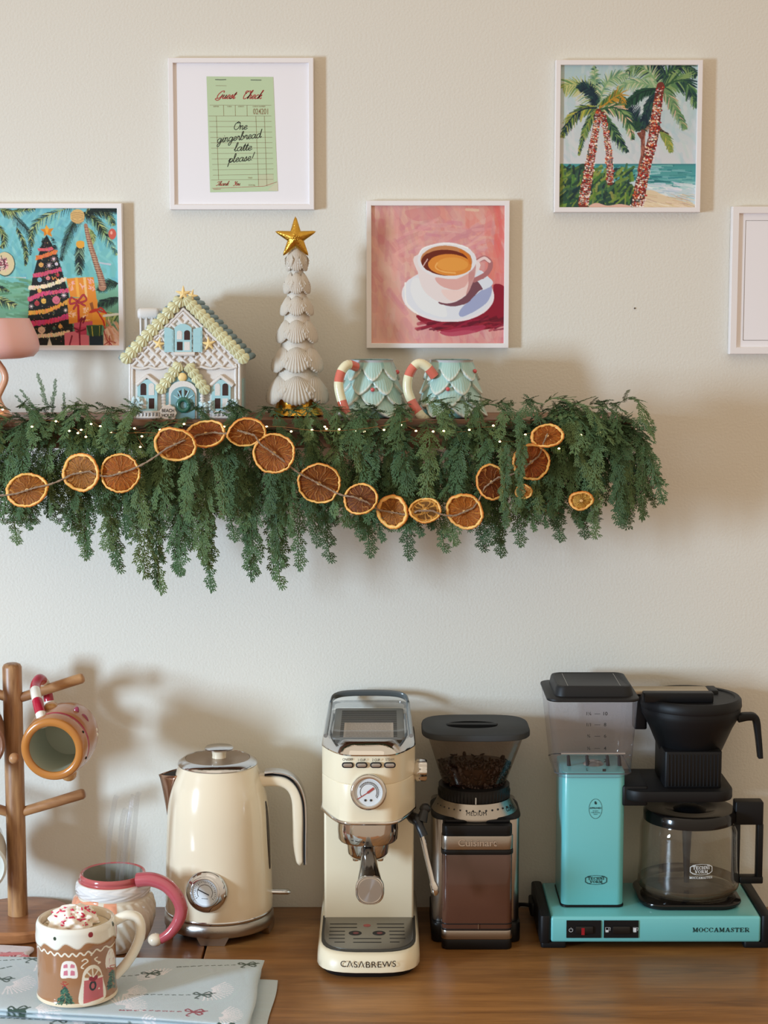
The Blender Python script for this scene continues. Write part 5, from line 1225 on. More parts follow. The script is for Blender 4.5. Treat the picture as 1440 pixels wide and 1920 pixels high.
def print_canvas(x0, y0, x1, y1, base, motifs, n=700, seed=1):
    c = Canvas((x0, -y1, x1, -y0), n, base); r = random.Random(seed)
    c.strokes(600, (x0, -y1, x1, -y0), .05, .004, [tuple(v+d for v in base) for d in (-6, 4, 8)], .25, 0, 3, seed)
    for kind, x, y, s_, a_, col in motifs:
        y = -y; ca_, sa = math.cos(a_), math.sin(a_); f = lambda u, v: (x+s_*(u*ca_-v*sa), y+s_*(u*sa+v*ca_))
        if kind == 'fan':
            for q in range(7):
                rr = .25+q*.12
                for j in range(15):
                    b = -1.25+2.5*j/14; c.line([f(rr*math.cos(b), rr*math.sin(b)), f((rr+.09)*math.cos(b+.03), (rr+.09)*math.sin(b+.03))], .0019, (236, 230, 232), .95)
        if kind == 'bow':
            for P in ([(0, 0), (.5, -.55), (.75, -.1), (0, 0)], [(0, 0), (.55, .5), (.7, .15), (0, 0)], [(0, 0), (-.4, .6), (-.2, .75)], [(0, 0), (-.45, -.5), (-.6, -.15), (0, 0)], [(0, 0), (1.0, -.3)]):
                c.curve([f(p*.9, q*.9) for p, q in P], .0030, col, .95)
            for j in range(9):
                c.line([f(-.8-j*.48, .04*math.sin(j)), f(-.8-j*.48-.24-.05*(j > 6), .03)], .0024+.0007*(j > 5), col, .95)
    return c
g = lambda x, y, z=.02: GX(x, y, z)
GRN, RED = (52, 74, 62), (150, 52, 66)
mo = []
for k, x, y, s_, a_, c_ in (('fan', 300, 1832, .030, -2.4, GRN), ('bow', 281, 1826, .020, -.25, GRN), ('fan', 388, 1858, .034, .35, GRN), ('bow', 378, 1866, .020, -.02, GRN), ('bow', 362, 1898, .020, .06, RED), ('fan', 410, 1903, .03, .1, GRN),
                          ('bow', 462, 1809, .020, -.1, GRN), ('fan', 15, 1845, .036, .3, GRN), ('bow', 2, 1836, .020, .1, GRN), ('fan', 232, 1862, .03, .2, GRN), ('fan', 225, 1890, .034, -.9, GRN), ('bow', 60, 1800, .020, -.1, GRN), ('fan', 72, 1806, .03, .3, GRN), ('bow', 228, 1911, .020, .1, GRN), ('fan', 250, 1918, .03, .1, GRN), ('bow', 420, 1922, .020, .1, GRN), ('bow', 30, 1893, .020, .02, GRN), ('fan', 60, 1896, .036, .1, GRN)):
    p = g(x, y); mo.append((k, p.x, p.y, s_, a_, c_))
r = random.Random(2)
for _ in range(14): mo.append((r.choice(('fan', 'bow')), r.uniform(-.8, -.6), r.uniform(-.6, -.35), .02, r.uniform(0, 6), r.choice((GRN, RED))))
TC = print_canvas(-.80, -.62, -.10, -.22, (190, 202, 206), mo)
tca = TC.a
def sampler(c, dx=0., dy=0.):
    def f(X, Y, k):
        i = np.clip(((X+dx*(k+1)-c.x0)*c.k).astype(int), 0, c.W-1); j = np.clip(((-Y+dy*(k+1)-c.y0)*c.k).astype(int), 0, c.H-1)
        return lin(np.clip(c.a[j, i], 0, 255))
    return f
M_towel = mat('pale_blue_linen', (255, 255, 255), .9, attr=True, bump=.5, bscale=1200, sheen=.2)
lowc = [g(-150, 1822, .004), g(521, 1836, .004), g(488, 1990, .004), g(-150, 1990, .004)]
towel('folded_towel', 'lower pale blue printed towel, showing past the right side of the upper one', lowc, .0005, .0055, 1, sampler(TC, .09, .03), 3, M_towel, wr=.0004)
upc = [g(-150, 1800, .012), g(494, 1799, .018), g(468, 1928, .014), g(-150, 1889, .014)]
towel('folded_towel', 'upper pale blue folded towel with bows and fans, under the gingerbread house mug', upc, .0066, .0070, 2, sampler(TC), 5, M_towel, wr=.0007)
mo2 = []
for x, y, s_, c_ in ((20, 1787, .016, RED), (45, 1790, .012, (214, 120, 130)), (2, 1792, .014, (206, 110, 110))): p = g(x, y, .01); mo2.append(('bow', p.x, p.y, s_, .4, c_))
TP = print_canvas(-.80, -.40, -.46, -.15, (214, 200, 200), mo2, 300)
p = g(12, 1784, .012); TP.blob([(p.x-.02, -p.y+.006), (p.x, -p.y-.006), (p.x+.025, -p.y-.006), (p.x+.012, -p.y+.007)], (214, 120, 124)); p = g(2, 1795, .012); TP.blob([(p.x-.02, -p.y+.004), (p.x, -p.y-.008), (p.x+.012, -p.y+.004)], (206, 104, 110)); 
towel('pink_napkin', 'pinkish white napkin with red leaf print at left edge behind the towels', [g(-150, 1774, .004), g(64, 1778, .004), g(52, 1799, .004), g(-150, 1797, .004)], .0005, .008, 1, sampler(TP), 9, M_towel, 'napkin', wr=.0003)

# ---------------------------------------------------------------- gingerbread house mug
TZ = .0214; gY = -.426; gx = xat(144, 1800, gY); W = lambda n: wpx(n, 1790, gY); rimz = zat(1721, gY)
gh = thing('gingerbread_house_mug', 'brown gingerbread house mug with white icing rim standing on the blue towels', 'mug', (gx, gY, TZ))
nr, nc = 280, 640; th = np.linspace(-PI, PI, nc, endpoint=False)[None, :]; h = np.linspace(0, 1, nr)[:, None]; Hh = rimz-TZ
Rr = W(73)*(1+.035*np.exp(-((h-.04)/.05)**2)+.02*np.exp(-((h-.8)/.1)**2)-.05*np.clip((h-.93)/.07, 0, 1)**2)*(1-.10*np.clip((.03-h)/.03, 0, 1))+0*th
Rr = Rr+.0009*(h > .74)
# painted decoration: th 0 faces the camera; u in photograph pixels of the zoomed crop (scale 5.54 from 40, 1680)
R0 = W(73); U = (xat(40+0/5.54, 1790, gY)); CX = (144-40)*5.54
dc = Canvas((-PI*R0, 0, PI*R0, Hh), 640, (160, 114, 80)); KP = W(1)/5.54
def mp(x, y):      # crop pixel -> (arc length, height from top)
    dx = (x-CX)/(73*5.54*1.0); dx = max(-.995, min(.995, dx)); a_ = math.asin(dx)
    sag = 22.0*5.54*(math.cos(a_))                  # the visible front of the curve hangs lower
    yy = (y-(227+113*math.cos(a_)))/850*Hh
    return (a_*R0, yy)
ic = (236, 228, 210)
zz_ = [(-2.9, .17), (-2.2, .28), (-1.8, .18)]
edge = [(140, 440), (170, 415), (250, 520), (320, 480), (445, 545), (540, 480), (660, 535), (745, 470), (860, 480), (960, 415), (1000, 430)]
top_p = [mp(x, y) for x, y in edge]
full = [(-PI*R0, top_p[0][1]+.004), (-2.4*R0, top_p[0][1]-.006), (-2.0*R0, top_p[0][1]+.006)]+top_p+[(1.9*R0, top_p[-1][1]+.006), (2.4*R0, top_p[-1][1]-.006), (PI*R0, top_p[0][1]+.004)]
C_ = [(p.x, p.y) for p in cr_path([(a_, b2, 0) for a_, b2 in full], 6)]
dc.poly(C_+[(PI*R0, -1), (-PI*R0, -1)], (232, 228, 216)); dc.line(C_, .0016, (206, 196, 180), .8)
zg = [mp(x, 598+(22 if i % 2 else -12)-(abs(x-560)/420)**2*95) for i, x in enumerate(range(150, 1000, 38))]
dc.curve(zg, .0022, ic)
dc.poly([(-PI*R0, Hh*.925), (PI*R0, Hh*.925), (PI*R0, Hh+1), (-PI*R0, Hh+1)], (226, 206, 176))
for x, y, c_, s_ in ((430, 425, (40, 60, 48), .0022), (783, 385, (140, 22, 40), .0034), (183, 368, (40, 60, 48), .003), (970, 290, (40, 60, 48), .003)): a_, b2 = mp(x, y); dc.ell(a_, b2, s_, s_*1.1, c_)
def q(P): return [mp(x, y) for x, y in P]
def wdw(x0, x1, yt, yb):
    cx = (x0+x1)/2; dc.blob(q([(x0, yb), (x0-2, (yt+yb)/2), (x0+22, yt+18), (cx, yt), (x1-22, yt+18), (x1+2, (yt+yb)/2), (x1, yb), (cx, yb)]), (238, 232, 222))
    for a_, b2, c2, d2 in ((x0+25, cx-12, yt+32, yt+76), (cx+14, x1-22, yt+32, yt+76), (x0+25, cx-12, yt+100, yb-24), (cx+14, x1-22, yt+100, yb-24)): dc.poly(q([(a_, d2), (a_+4, c2+12), (b2-4 if a_ < cx-30 else a_+14, c2), (b2, c2+12), (b2, d2)]), (206, 124, 140))
wdw(484, 648, 665, 848); wdw(916, 990, 552, 758)
dc.blob(q([(672, 1135), (690, 900), (720, 770), (795, 712), (860, 750), (890, 880), (902, 1070)]), ic); dc.poly(q([(702, 1125), (715, 880), (885, 850), (888, 1065)]), (196, 96, 100)); 
dc.blob(q([(728, 850), (750, 790), (795, 750), (845, 775), (868, 830)]), (176, 130, 90))
for P in ([(795, 735), (800, 845)], [(745, 790), (790, 848)], [(850, 765), (806, 845)], [(722, 858), (885, 840)]): dc.line(q(P), .0019, ic)
dc.ell(*mp(797, 938), .0052, .0068, (34, 34, 30)); dc.ell(*mp(797, 940), .0026, .0040, (190, 90, 96))
for x, y in ((780, 860), (826, 850), (803, 872)): dc.ell(*mp(x, y), .0030, .0030, (150, 26, 44))
dc.ell(*mp(852, 972), .0013, .0013, ic); dc.ell(*mp(788, 604), .0015, .0015, ic)
for P in ([(700, 668), (730, 648), (755, 672), (715, 705), (690, 735), (710, 748)], [(842, 635), (818, 650), (840, 678), (868, 690), (850, 700)]): dc.curve(q(P), .0018, ic)
r = random.Random(4)
for cx, yt, yb, hw_ in ((520, 930, 1122, 84), (965, 780, 985, 34)):
    for i in range(240):
        t = r.random()**.7; y = yt+(yb-yt)*t; x = cx+r.uniform(-1, 1)*hw_*t; s_ = 1 if x > cx else -1
        dc.line(q([(x, y), (x+s_*r.uniform(6, 22), y+r.uniform(2, 16))]), .0012, r.choice([(36, 74, 60), (54, 100, 78), (28, 56, 50), (70, 116, 90)]))
    for P in ([(cx-5, yt), (cx-40, yt-22)], [(cx, yt), (cx+38, yt-20)], [(cx, yt), (cx-20, yt-38), (cx+18, yt-36)], [(cx, yt), (cx-25, yt+30)], [(cx, yt), (cx+28, yt+30)]): dc.curve(q(P), .0010, (170, 44, 44))
cc = dc.get(nr, nc)[::-1]
P = np.stack([gx+Rr*np.sin(th), gY-Rr*np.cos(th), TZ+.0006+h*Hh+0*th], -1)
inn = [np.stack([gx+r_*np.sin(th[0]), gY-r_*np.cos(th[0]), 0*th[0]+z_], -1) for r_, z_ in ((W(69), rimz+.0012), (W(66.5), rimz+.001), (W(65), rimz-.001), (W(64), rimz-.012), (W(63), TZ+.01), (.0003, TZ+.009))]
bot = np.stack([gx+.0003*np.sin(th[0]), gY-.0003*np.cos(th[0]), 0*th[0]+TZ+.0004], -1)
C2 = np.concatenate([cc[:1], cc, np.broadcast_to(lin((226, 212, 190)), (len(inn), nc, 3))])
M_gh = mat('glossy_painted_mug', (255, 255, 255), .13, coat=.6, attr=True)
grid_mesh('mug_body', np.concatenate([bot[None], P, np.stack(inn)]), C2, M_gh, gh, wrap=True)
hp_ = [PX(214, 1727, gY+.01), PX(238, 1716, gY+.012), PX(259, 1722, gY+.014), PX(264, 1748, gY+.014), PX(254, 1778, gY+.014), PX(237, 1806, gY+.012), PX(216, 1829, gY+.01)]
C_ = cr_path(hp_, 6); MB().tube(C_, [W(9.5)]*len(C_), 16, flat=(1, 1.25)).build('mug_handle', M_cream, gh, 80)
# cocoa, cream and sprinkles
M_cocoa = mat('milky_cocoa', (216, 196, 160), .25, coat=.5); M_whip = mat('whipped_cream', (246, 234, 220), .45, sss=.2); M_spr = mat('pink_red_sprinkle', (214, 50, 84), .3, coat=.3)
cz = rimz-.010
tag(MB().lathe([(.0004, cz-.004), (W(62.5), cz-.004), (W(62.5), cz), (.0004, cz+.0003)], 60, (gx, gY, 0)).build('cocoa', M_cocoa, None, 60), 'pale milky drink filling the gingerbread house mug', 'drink')
wc = thing('whipped_cream', 'swirl of whipped cream with pink and red sprinkles on the milky drink', 'cream', (gx-.006, gY+.004, cz))
nr_, nc_ = 60, 120; t2 = np.linspace(0, 2*PI, nc_, endpoint=False)[None, :]; v = np.linspace(0, 1, nr_)[:, None]
rc = W(44)*np.cos(v*PI/2)**.7*(1+.10*np.sin(5*t2+v*9)+.06*np.sin(9*t2-v*14)+.05*np.sin(13*t2+v*20))+.0002
zc = cz+.0006+W(34)*(np.sin(v*PI/2)**1.1)*(1+.05*np.sin(4*t2+5*v))
P = np.stack([gx-.006+rc*np.cos(t2)+.006*v, gY+.004+rc*np.sin(t2)*.9, zc], -1); grid_mesh('cream_swirl', P, None, M_whip, wc, wrap=True)
r = random.Random(6)
for i in range(46):
    a_ = r.uniform(-PI, .3); vv = r.uniform(.12, .85); j = int(vv*(nr_-1)); k = int(((a_ % (2*PI))/(2*PI))*nc_) % nc_; c = Vector(P[j, k])
    dv = Vector((r.uniform(-1, 1), r.uniform(-.4, .4), r.uniform(-.6, .6))).normalized()*(.0035 if i % 3 else .0008)
    MB().tube([c-dv, c-dv*.5, c+dv*.5, c+dv], [.0006, .0012, .0012, .0006], 6).build('sprinkle', M_spr, wc, 80)

# ---------------------------------------------------------------- kettle
M_kcream = mat('cream_enamel', (232, 214, 186), .16, coat=.5, vary=.02, vscale=4); M_chrome = mat('chrome', (214, 214, 216), .1, 1); M_steel = mat('brushed_steel', (176, 168, 160), .3, 1, bump=.2, bscale=900)
M_copper = mat('warm_steel_spout', (176, 140, 118), .22, 1); M_black = mat('black_plastic', (22, 22, 24), .4); M_dial = mat('white_dial', (214, 218, 220), .4); M_dk = mat('dark_window_strip', (40, 34, 30), .2, coat=.5)
KY = -.098; kx = xat(410, 1600, KY); W = lambda n: wpx(n, 1560, KY); z = lambda r_: zat(r_, KY)
kb = thing('kettle_power_base', 'round steel power base with notched feet under the cream kettle', 'kettle base', (kx, KY, 0))
zb = .031
MB().lathe([(W(94), .011), (W(101), .0115), (W(103), .014), (W(102), zb-.004), (W(99), zb-.001), (W(60), zb-.001)], 96, (kx, KY, 0)).build('base_ring', M_steel, kb, 40)
for a_ in (-92, -8, 90, 188):
    R_ = W(99); mb = MB(); pr_ = [(-.024, .012), (-.018, .0004), (.018, .0004), (.024, .012)]
    mb.sheet(pr_, .012, M=Matrix.Translation((kx, KY, 0)) @ Matrix.Rotation(math.radians(a_+90), 4, 'Z') @ Matrix.Translation((0, -R_-.001, 0))); mb.build('foot', M_steel, kb, 30)
MB().lathe([(W(70), .0008), (W(70), .011)], 48, (kx, KY, 0)).build('base_hub', M_black, kb, 40)
kt = thing('electric_kettle', 'cream electric kettle with chrome lid ring, round thermometer dial and copper toned spout', 'kettle', (kx, KY, zb))
body = [(99, .0315), (100.5, z(1695)), (100, z(1660)), (99, z(1620)), (97, z(1570)), (94.5, z(1520)), (90.5, z(1490)), (84.5, z(1465)), (78, z(1447)), (73, z(1434)), (70, z(1430))]
B = [(W(a_) if a_ > 1 else a_, b2) for a_, b2 in body]; Bc = [(p.x, p.y) for p in cr_path([(a_, b2, 0) for a_, b2 in B], 5)]
MB().lathe(Bc, 96, (kx, KY, 0)).build('kettle_body', M_kcream, kt, 50)
MB().lathe([(W(99.5), .0306), (W(101.2), .0325), (W(101.4), .035), (W(100), .0365)], 96, (kx, KY, 0)).build('bottom_trim', M_chrome, kt, 50)
zl_ = z(1431)
MB().lathe([(W(73), zl_-.001), (W(74.5), zl_+.001), (W(73), zl_+.0035), (W(63), zl_+.009), (W(60.5), zl_+.0092), (W(60), zl_+.008)], 96, (kx, KY, 0)).build('lid_ring', M_chrome, kt, 50)
MB().lathe([(W(60), zl_+.0078), (W(59.5), zl_+.0088), (.0004, zl_+.0092)], 80, (kx, KY, 0)).build('lid', mat('satin_taupe_steel', (168, 150, 134), .35, .7), kt, 40)
kn = MB().lathe([(W(13.5), zl_+.0092), (W(13), zl_+.013), (W(14), zl_+.019), (W(15), zl_+.0215)], 40, (kx+W(3), KY, 0)).build('lid_knob', M_kcream, kt, 50)
MB().lathe([(W(20), zl_+.0215), (W(26.5), zl_+.0225), (W(27), zl_+.0245), (W(25), zl_+.0262), (.0004, zl_+.0268)], 60, (kx+W(3), KY, 0)).build('knob_cap', M_chrome, kn, 50)
# spout
tip = PX(298, 1452, KY); n_ = 10
def brad(zv):
    for (a_, b2), (c2, d2) in zip(Bc, Bc[1:]):
        if b2 <= zv <= d2: return a_+(c2-a_)*(zv-b2)/(d2-b2)
    return Bc[-1][0]
zt1, zb1 = z(1447), z(1528); mb = MB()
for sd in (1, -1):
    grid = []
    for j in range(n_+1):
        s_ = j/n_; zz1 = zt1+(zb1-zt1)*s_; opn = math.radians(22)*(1-s_)**.8
        rb = brad(zz1)*.985; root = Vector((kx-rb*math.cos(opn), KY-sd*rb*math.sin(opn), zz1))
        edge = Vector((tip.x+(kx-brad(zb1)*1.0-tip.x)*s_**.75, KY, tip.z+(zb1-tip.z)*s_))
        row = []
        for i in range(7):
            u = i/6; p = root.lerp(edge, u); p.y -= sd*.0035*math.sin(PI*u)*(1-s_); row.append(p)
        grid.append(row)
    v = [p for row in grid for p in row]; mb.add(v, [(j*7+i, j*7+i+1, (j+1)*7+i+1, (j+1)*7+i) for j in range(n_) for i in range(6)])
sp = mb.build('spout', M_copper, kt, 60); md = sp.modifiers.new('s', 'SOLIDIFY'); md.thickness = .0012; md.offset = 0
mb = MB(); ro = .006
op_ = [(kx-brad(zt1)*1.002*math.cos(t_), KY-brad(zt1)*1.002*math.sin(t_), zt1-.001) for t_ in (-.36, -.18, 0, .18, .36)]
mb.add([Vector(p) for p in op_]+[tip.lerp(Vector(op_[2]), .12)+Vector((0, 0, -.0015))], [(0, 1, 5), (1, 2, 5), (2, 3, 5), (3, 4, 5)]); mb.build('spout_throat', M_dark, kt, None)
# handle: cream grip with a chrome strap on the outside
def sweep(path, ta, tb, name, m, par, Y, e=3.0):
    """path in x-z at depth Y; ta half thickness in plane, tb half width in y (lists)"""
    C_ = cr_path(path, 8); n = len(C_); R = []
    for i in range(n):
        T = (C_[min(i+1, n-1)]-C_[max(i-1, 0)]).normalized(); N_ = Vector((-T.z, 0, T.x)); f = i/(n-1)*(len(ta)-1); k = min(int(f), len(ta)-2); a_ = ta[k]+(ta[k+1]-ta[k])*(f-k); b2 = tb[k]+(tb[k+1]-tb[k])*(f-k)
        R.append([tuple(C_[i]+N_*(a_*math.copysign(abs(math.cos(t_))**(2/e), math.cos(t_)))+Vector((0, b2*math.copysign(abs(math.sin(t_))**(2/e), math.sin(t_)), 0))) for t_ in np.linspace(0, 2*PI, 24, endpoint=False)])
    return MB().loft(R).build(name, m, par, 50)
pth = lambda L_: [PX(x, y, KY) for x, y in L_]
sweep(pth([(486, 1462), (505, 1461), (530, 1463), (548, 1474), (558, 1496), (560, 1530), (560, 1580), (563, 1612), (566, 1618)]), [W(13), W(12), W(12), W(12), W(12), W(12), W(11), W(8), W(2)], [.013]*8+[.008], 'handle_grip', M_kcream, kt, KY)
sweep(pth([(497, 1446), (515, 1445), (540, 1450), (560, 1466), (571, 1494), (574, 1530), (574, 1580), (574, 1616)]), [W(3)]+[W(2.2)]*7, [.0135]*8, 'handle_strap', M_chrome, kt, KY, 5)
sweep(pth([(497, 1450), (515, 1449.5), (538, 1454), (556, 1470), (567, 1496), (570.5, 1530), (570.5, 1580), (571, 1617)]), [W(1.5)]*8, [.0139]*8, 'handle_seam', M_black, kt, KY, 5)
az = math.radians(-8); zc = z(1640); Rb = brad(zc); cc = Vector((kx+Rb*math.sin(az), KY-Rb*math.cos(az), zc)); nd = Vector((math.sin(az)-.08, -math.cos(az), .12)).normalized(); M = axis_M(cc, nd)
dl = MB().lathe([(W(39), -.008), (W(39), .001), (W(37), .004), (W(30), .0075), (W(28.5), .0078)], 64, M=M, cap1=False).build('dial_housing', M_chrome, kt, 50)
MB().lathe([(W(28.5), .0060), (W(29), .0095), (W(27.5), .0108), (W(25), .0108), (W(23.5), .0075)], 64, M=M, cap0=False, cap1=False).build('dial_bezel', M_chrome, dl, 50)
MB().lathe([(W(24.5), .0062), (W(24.5), .0074), (.0003, .0074)], 48, M=M).build('dial_face', M_dial, dl, 40)
fn = lambda x, y: M @ Vector((x, y, .0077))
tk = []
for i in range(25):
    a_ = math.radians(215-250*i/24); r0_, r1_ = W(19 if i % 4 else 17), W(21); tk.append([(r0_*math.cos(a_), r0_*math.sin(a_)), (r1_*math.cos(a_), r1_*math.sin(a_))])
tk.append([(W(14.5)*math.cos(a_), W(14.5)*math.sin(a_)) for a_ in np.linspace(math.radians(215), math.radians(-35), 30)]); tk.append([(-W(6), -W(11)), (W(6), -W(11))])
ribbons(tk, W(.8), fn, 'dial_marks', M_dk, dl); ribbons([[(-W(14), W(5)), (W(8), -W(4))]], W(1.8), lambda x, y: M @ Vector((x, y, .0080)), 'needle', M_black, dl)
# water window, switch
ang = math.radians(78); pts = []
mb = MB(); R = []
for r_ in np.linspace(1497, 1622, 14):
    zz1 = z(r_); rb = brad(zz1); cx_ = kx+rb*math.sin(ang); cy_ = KY-rb*math.cos(ang); wv = .006*math.sin(PI*min(1, max(.02, (r_-1495)/130)))**.4
    tdir = Vector((math.cos(ang), math.sin(ang), 0)); nn = Vector((math.sin(ang), -math.cos(ang), 0)); c = Vector((cx_, cy_, zz1)); R.append([c-tdir*wv-nn*.001, c-tdir*wv*.8+nn*.0012, c+tdir*wv*.8+nn*.0012, c+tdir*wv-nn*.001])
mb.loft(R); mb.build('water_window', M_dk, kt, 40)
p = PX(508, 1676, KY); mb = MB(); mb.ball(p+Vector((-.0005, 0, 0)), (.0035, .012, .014), 20); sw = mb.build('switch_housing', M_kcream, kt, 80)
MB().tube([PX(509, 1671, KY), PX(524, 1671.5, KY), PX(540, 1671.5, KY), PX(545, 1672, KY)], [.0042, .0042, .0042, .002], 14, flat=(1, 1.6)).build('switch_lever', M_chrome, kt, 60)

# ================================================================ ESPRESSO MACHINE
EY = -.315; ex = xat(691, 1780, -.25); M_cream2 = mat('ivory_enamel', (234, 220, 190), .34, coat=.3, bump=.1, bscale=800); M_chr2 = mat('bright_chrome', (216, 212, 208), .08, 1)
M_smoke = thin('smoked_lid', (232, 234, 236), .35, .06, (120, 124, 126), .04); M_btn = mat('silver_button', (190, 184, 176), .3, .8); M_tray = mat('tray_steel', (150, 146, 138), .38, .9, bump=.2, bscale=800)
em = thing('espresso_machine', 'narrow cream espresso machine with chrome trim, gauge and drip tray, in the middle', 'espresso machine', (ex, -.17, 0))
def plan(hw_, yb, ys, yf, z, chamf=None, n=15):
    """plan outline: straight sides from yb to ys, curved (or chamfered, half flat width chamf) front reaching yf"""
    P = [(ex+hw_, ys, z), (ex+hw_, yb, z), (ex-hw_, yb, z), (ex-hw_, ys, z)]
    for i in range(1, n):
        t = i/n
        if chamf is None:
            a_ = PI*t; u = -math.cos(a_); x = hw_*math.copysign(abs(u)**.62, u); y = ys+(yf-ys)*math.sin(a_)**.62
        else:
            a_ = -1+2*t
            if abs(a_) < .5: x = chamf*a_/.5; y = yf
            else: s_ = (abs(a_)-.5)/.5; x = math.copysign(chamf+(hw_-chamf)*s_**.9, a_); y = yf+(ys-yf)*s_**1.12
        P.append((ex+x, y, z))
    return P
w_ = lambda n, Y=-.25: wpx(n, 1600, Y)
# base
b_ = MB().loft([plan(w_(88), -.03, -.235, -.306, .0005), plan(w_(90), -.03, -.235, -.310, .008)]); b_.build('black_foot', M_black, em, 50)
hb1 = .036
MB().loft([plan(w_(93), -.025, -.24, -.312, .0082), plan(w_(97), -.022, -.245, -.318, .011), plan(w_(96), -.022, -.245, -.317, .022), plan(w_(93.5), -.024, -.24, -.311, .033), plan(w_(92), -.025, -.238, -.308, hb1-.001), plan(w_(89.5), -.03, -.234, -.304, hb1)]).build('base_skirt', M_cream2, em, 60)
MB().loft([plan(w_(89.5), -.15, -.230, -.3025, hb1-.003), plan(w_(89.5), -.15, -.230, -.3025, hb1+.0012), plan(w_(87), -.155, -.226, -.298, hb1+.0012)]).build('tray_rim', M_black, em, 50)
TZT = hb1+.0022; tr_ = MB().loft([plan(w_(84.5), -.158, -.222, -.295, hb1), plan(w_(84.5), -.158, -.222, -.295, TZT-.0006), plan(w_(83.5), -.159, -.221, -.2935, TZT)]).build('drip_tray', M_tray, em, 40)
def slot(x0, x1, row):
    p0, p1 = GX(x0, row, TZT), GX(x1, row, TZT); mb = MB(); mb.rbox(p0.x, p1.x, p0.y-.0016, p0.y+.0016, TZT-.0004, TZT+.0002, .0015, .0001); mb.build('tray_slot', M_dark, tr_, 40)
cx = lambda v: 570+v/5.333; cyy = lambda v: 1540+v/5.333
for x0, x1, y in ((258, 532, 1026), (255, 532, 1062), (252, 412, 1099), (248, 410, 1135), (247, 410, 1170), (302, 410, 1208), (727, 1002, 1026), (732, 1005, 1062), (850, 1008, 1098), (853, 1010, 1133), (855, 1016, 1170), (858, 958, 1207), (490, 774, 1173), (490, 776, 1210)): slot(cx(x0), cx(x1), cyy(y))
M_redd = mat('dark_red_float', (150, 50, 50), .4)
for x, y, rx, ry, m_ in ((512, 1118, 66, 24, M_dark), (750, 1118, 66, 24, M_dark), (630, 1041, 38, 17, M_redd)):
    p = GX(cx(x), cyy(y), TZT); r_ = w_(rx/5.333); MB().lathe([(r_, -.0004), (r_, .0003)], 30, (p.x, p.y, TZT)).build('tray_hole', m_, tr_, 40)
    if m_ is M_dark: MB().lathe([(r_*.45, 0), (r_*.45, .0006)], 20, (p.x+.001, p.y-.0005, TZT)).build('float', mat('deep_red', (110, 36, 40), .5), tr_, 40)
# tower and head
PYp = -.160
z_ = lambda row, Y: zat(row, Y)
MB().rbox(ex-w_(84, -.16), ex+w_(84, -.16), -.025, PYp, hb1-.004, .22, .004, .002).build('rear_tower', M_cream2, em, 40)
YF = -.268; zc0 = z_(1543, YF); zc1 = z_(1418, YF)
hd = MB().loft([plan(w_(55), -.03, -.150, YF+.004, zc0, w_(52)), plan(w_(58), -.03, -.155, YF, zc0+.001, w_(54)), plan(w_(84), -.028, -.17, YF-.001, zc0+.028, w_(66)), plan(w_(88), -.026, -.20, YF-.001, zc0+.034, w_(70)), plan(w_(88), -.026, -.205, YF-.001, z_(1472, YF), w_(60)), plan(w_(87.4), -.026, -.207, YF, z_(1471, YF), w_(60)), plan(w_(88), -.026, -.208, YF-.001, z_(1470, YF), w_(60)), plan(w_(88), -.026, -.22, YF, zc1, w_(50))])
MB().loft([plan(w_(57), -.03, -.150, YF, zc0-.006, w_(54)), plan(w_(60), -.03, -.152, YF-.003, zc0-.004, w_(57)), plan(w_(60), -.03, -.152, YF-.003, zc0-.0005, w_(57))]).build('head_trim', M_chr2, em, 40)
# faceted ring trim running up the slanted lower edge
def hp2(x, row, Y): return PX(x, row, Y)
# head shell with lower corners cut away
hx = w_(88); hv = []
zlow = zc0; zside = z_(1512, -.20)
cols_ = []
N = 41
rings = []
for (zq, mode) in ((0, 0), (.0012, 0), (.35, 1), (.7, 1), (1., 1)):
    rings.append(None)
def frontx(u):    # u -1..1 across the front, returns x offset, y, bottom height
    a_ = abs(u); x = hx*math.copysign(1-(1-a_)**1.0, u)
    y = YF+(.062)*max(0, (a_-.30)/.70)**2.2
    zb3 = zlow+(zside-zlow)*max(0, (a_-.62)/.38)
    return x, y, zb3
crease = z_(1471, YF)
vv = []; levels = [0, .012, .3, .6, .86, .9, .94, 1.0]
G_ = []
us = np.linspace(-1, 1, N)
for lv in range(9):
    row = []
    for u in us:
        x, y, zb3 = frontx(u); H0 = [zb3, zb3+.0012, zb3+(crease-zb3)*.5, crease-.0022, crease-.0006, crease, crease+.0006, crease+.0022, zc1][lv]
        dy = [0.0012, 0, -.0004, -.0004, 0.0002, .0012, .0002, -.0002, .002][lv]
        row.append((ex+x, y+dy, H0))
    row = row+[(ex+hx, -.03, row[-1][2]), (ex-hx, -.03, row[0][2])]
    G_.append(row)
MB().loft(G_).build('head_shell', M_cream2, em, 30)
tm = []
for u in np.linspace(-1, 1, 61):
    x, y, zb3 = frontx(u); tm.append((ex+x*1.004, y-.0005, zb3-.001))
tm = [(ex-hx*1.004, -.16, tm[0][2])]+tm+[(ex+hx*1.004, -.16, tm[-1][2])]
MB().tube(tm, .0022, 10, flat=(1.2, .8)).build('chrome_edge', M_chr2, em, 60)
[bpy.data.objects.remove(o_) for o_ in list(em.children) if o_.name.startswith('head_trim')]
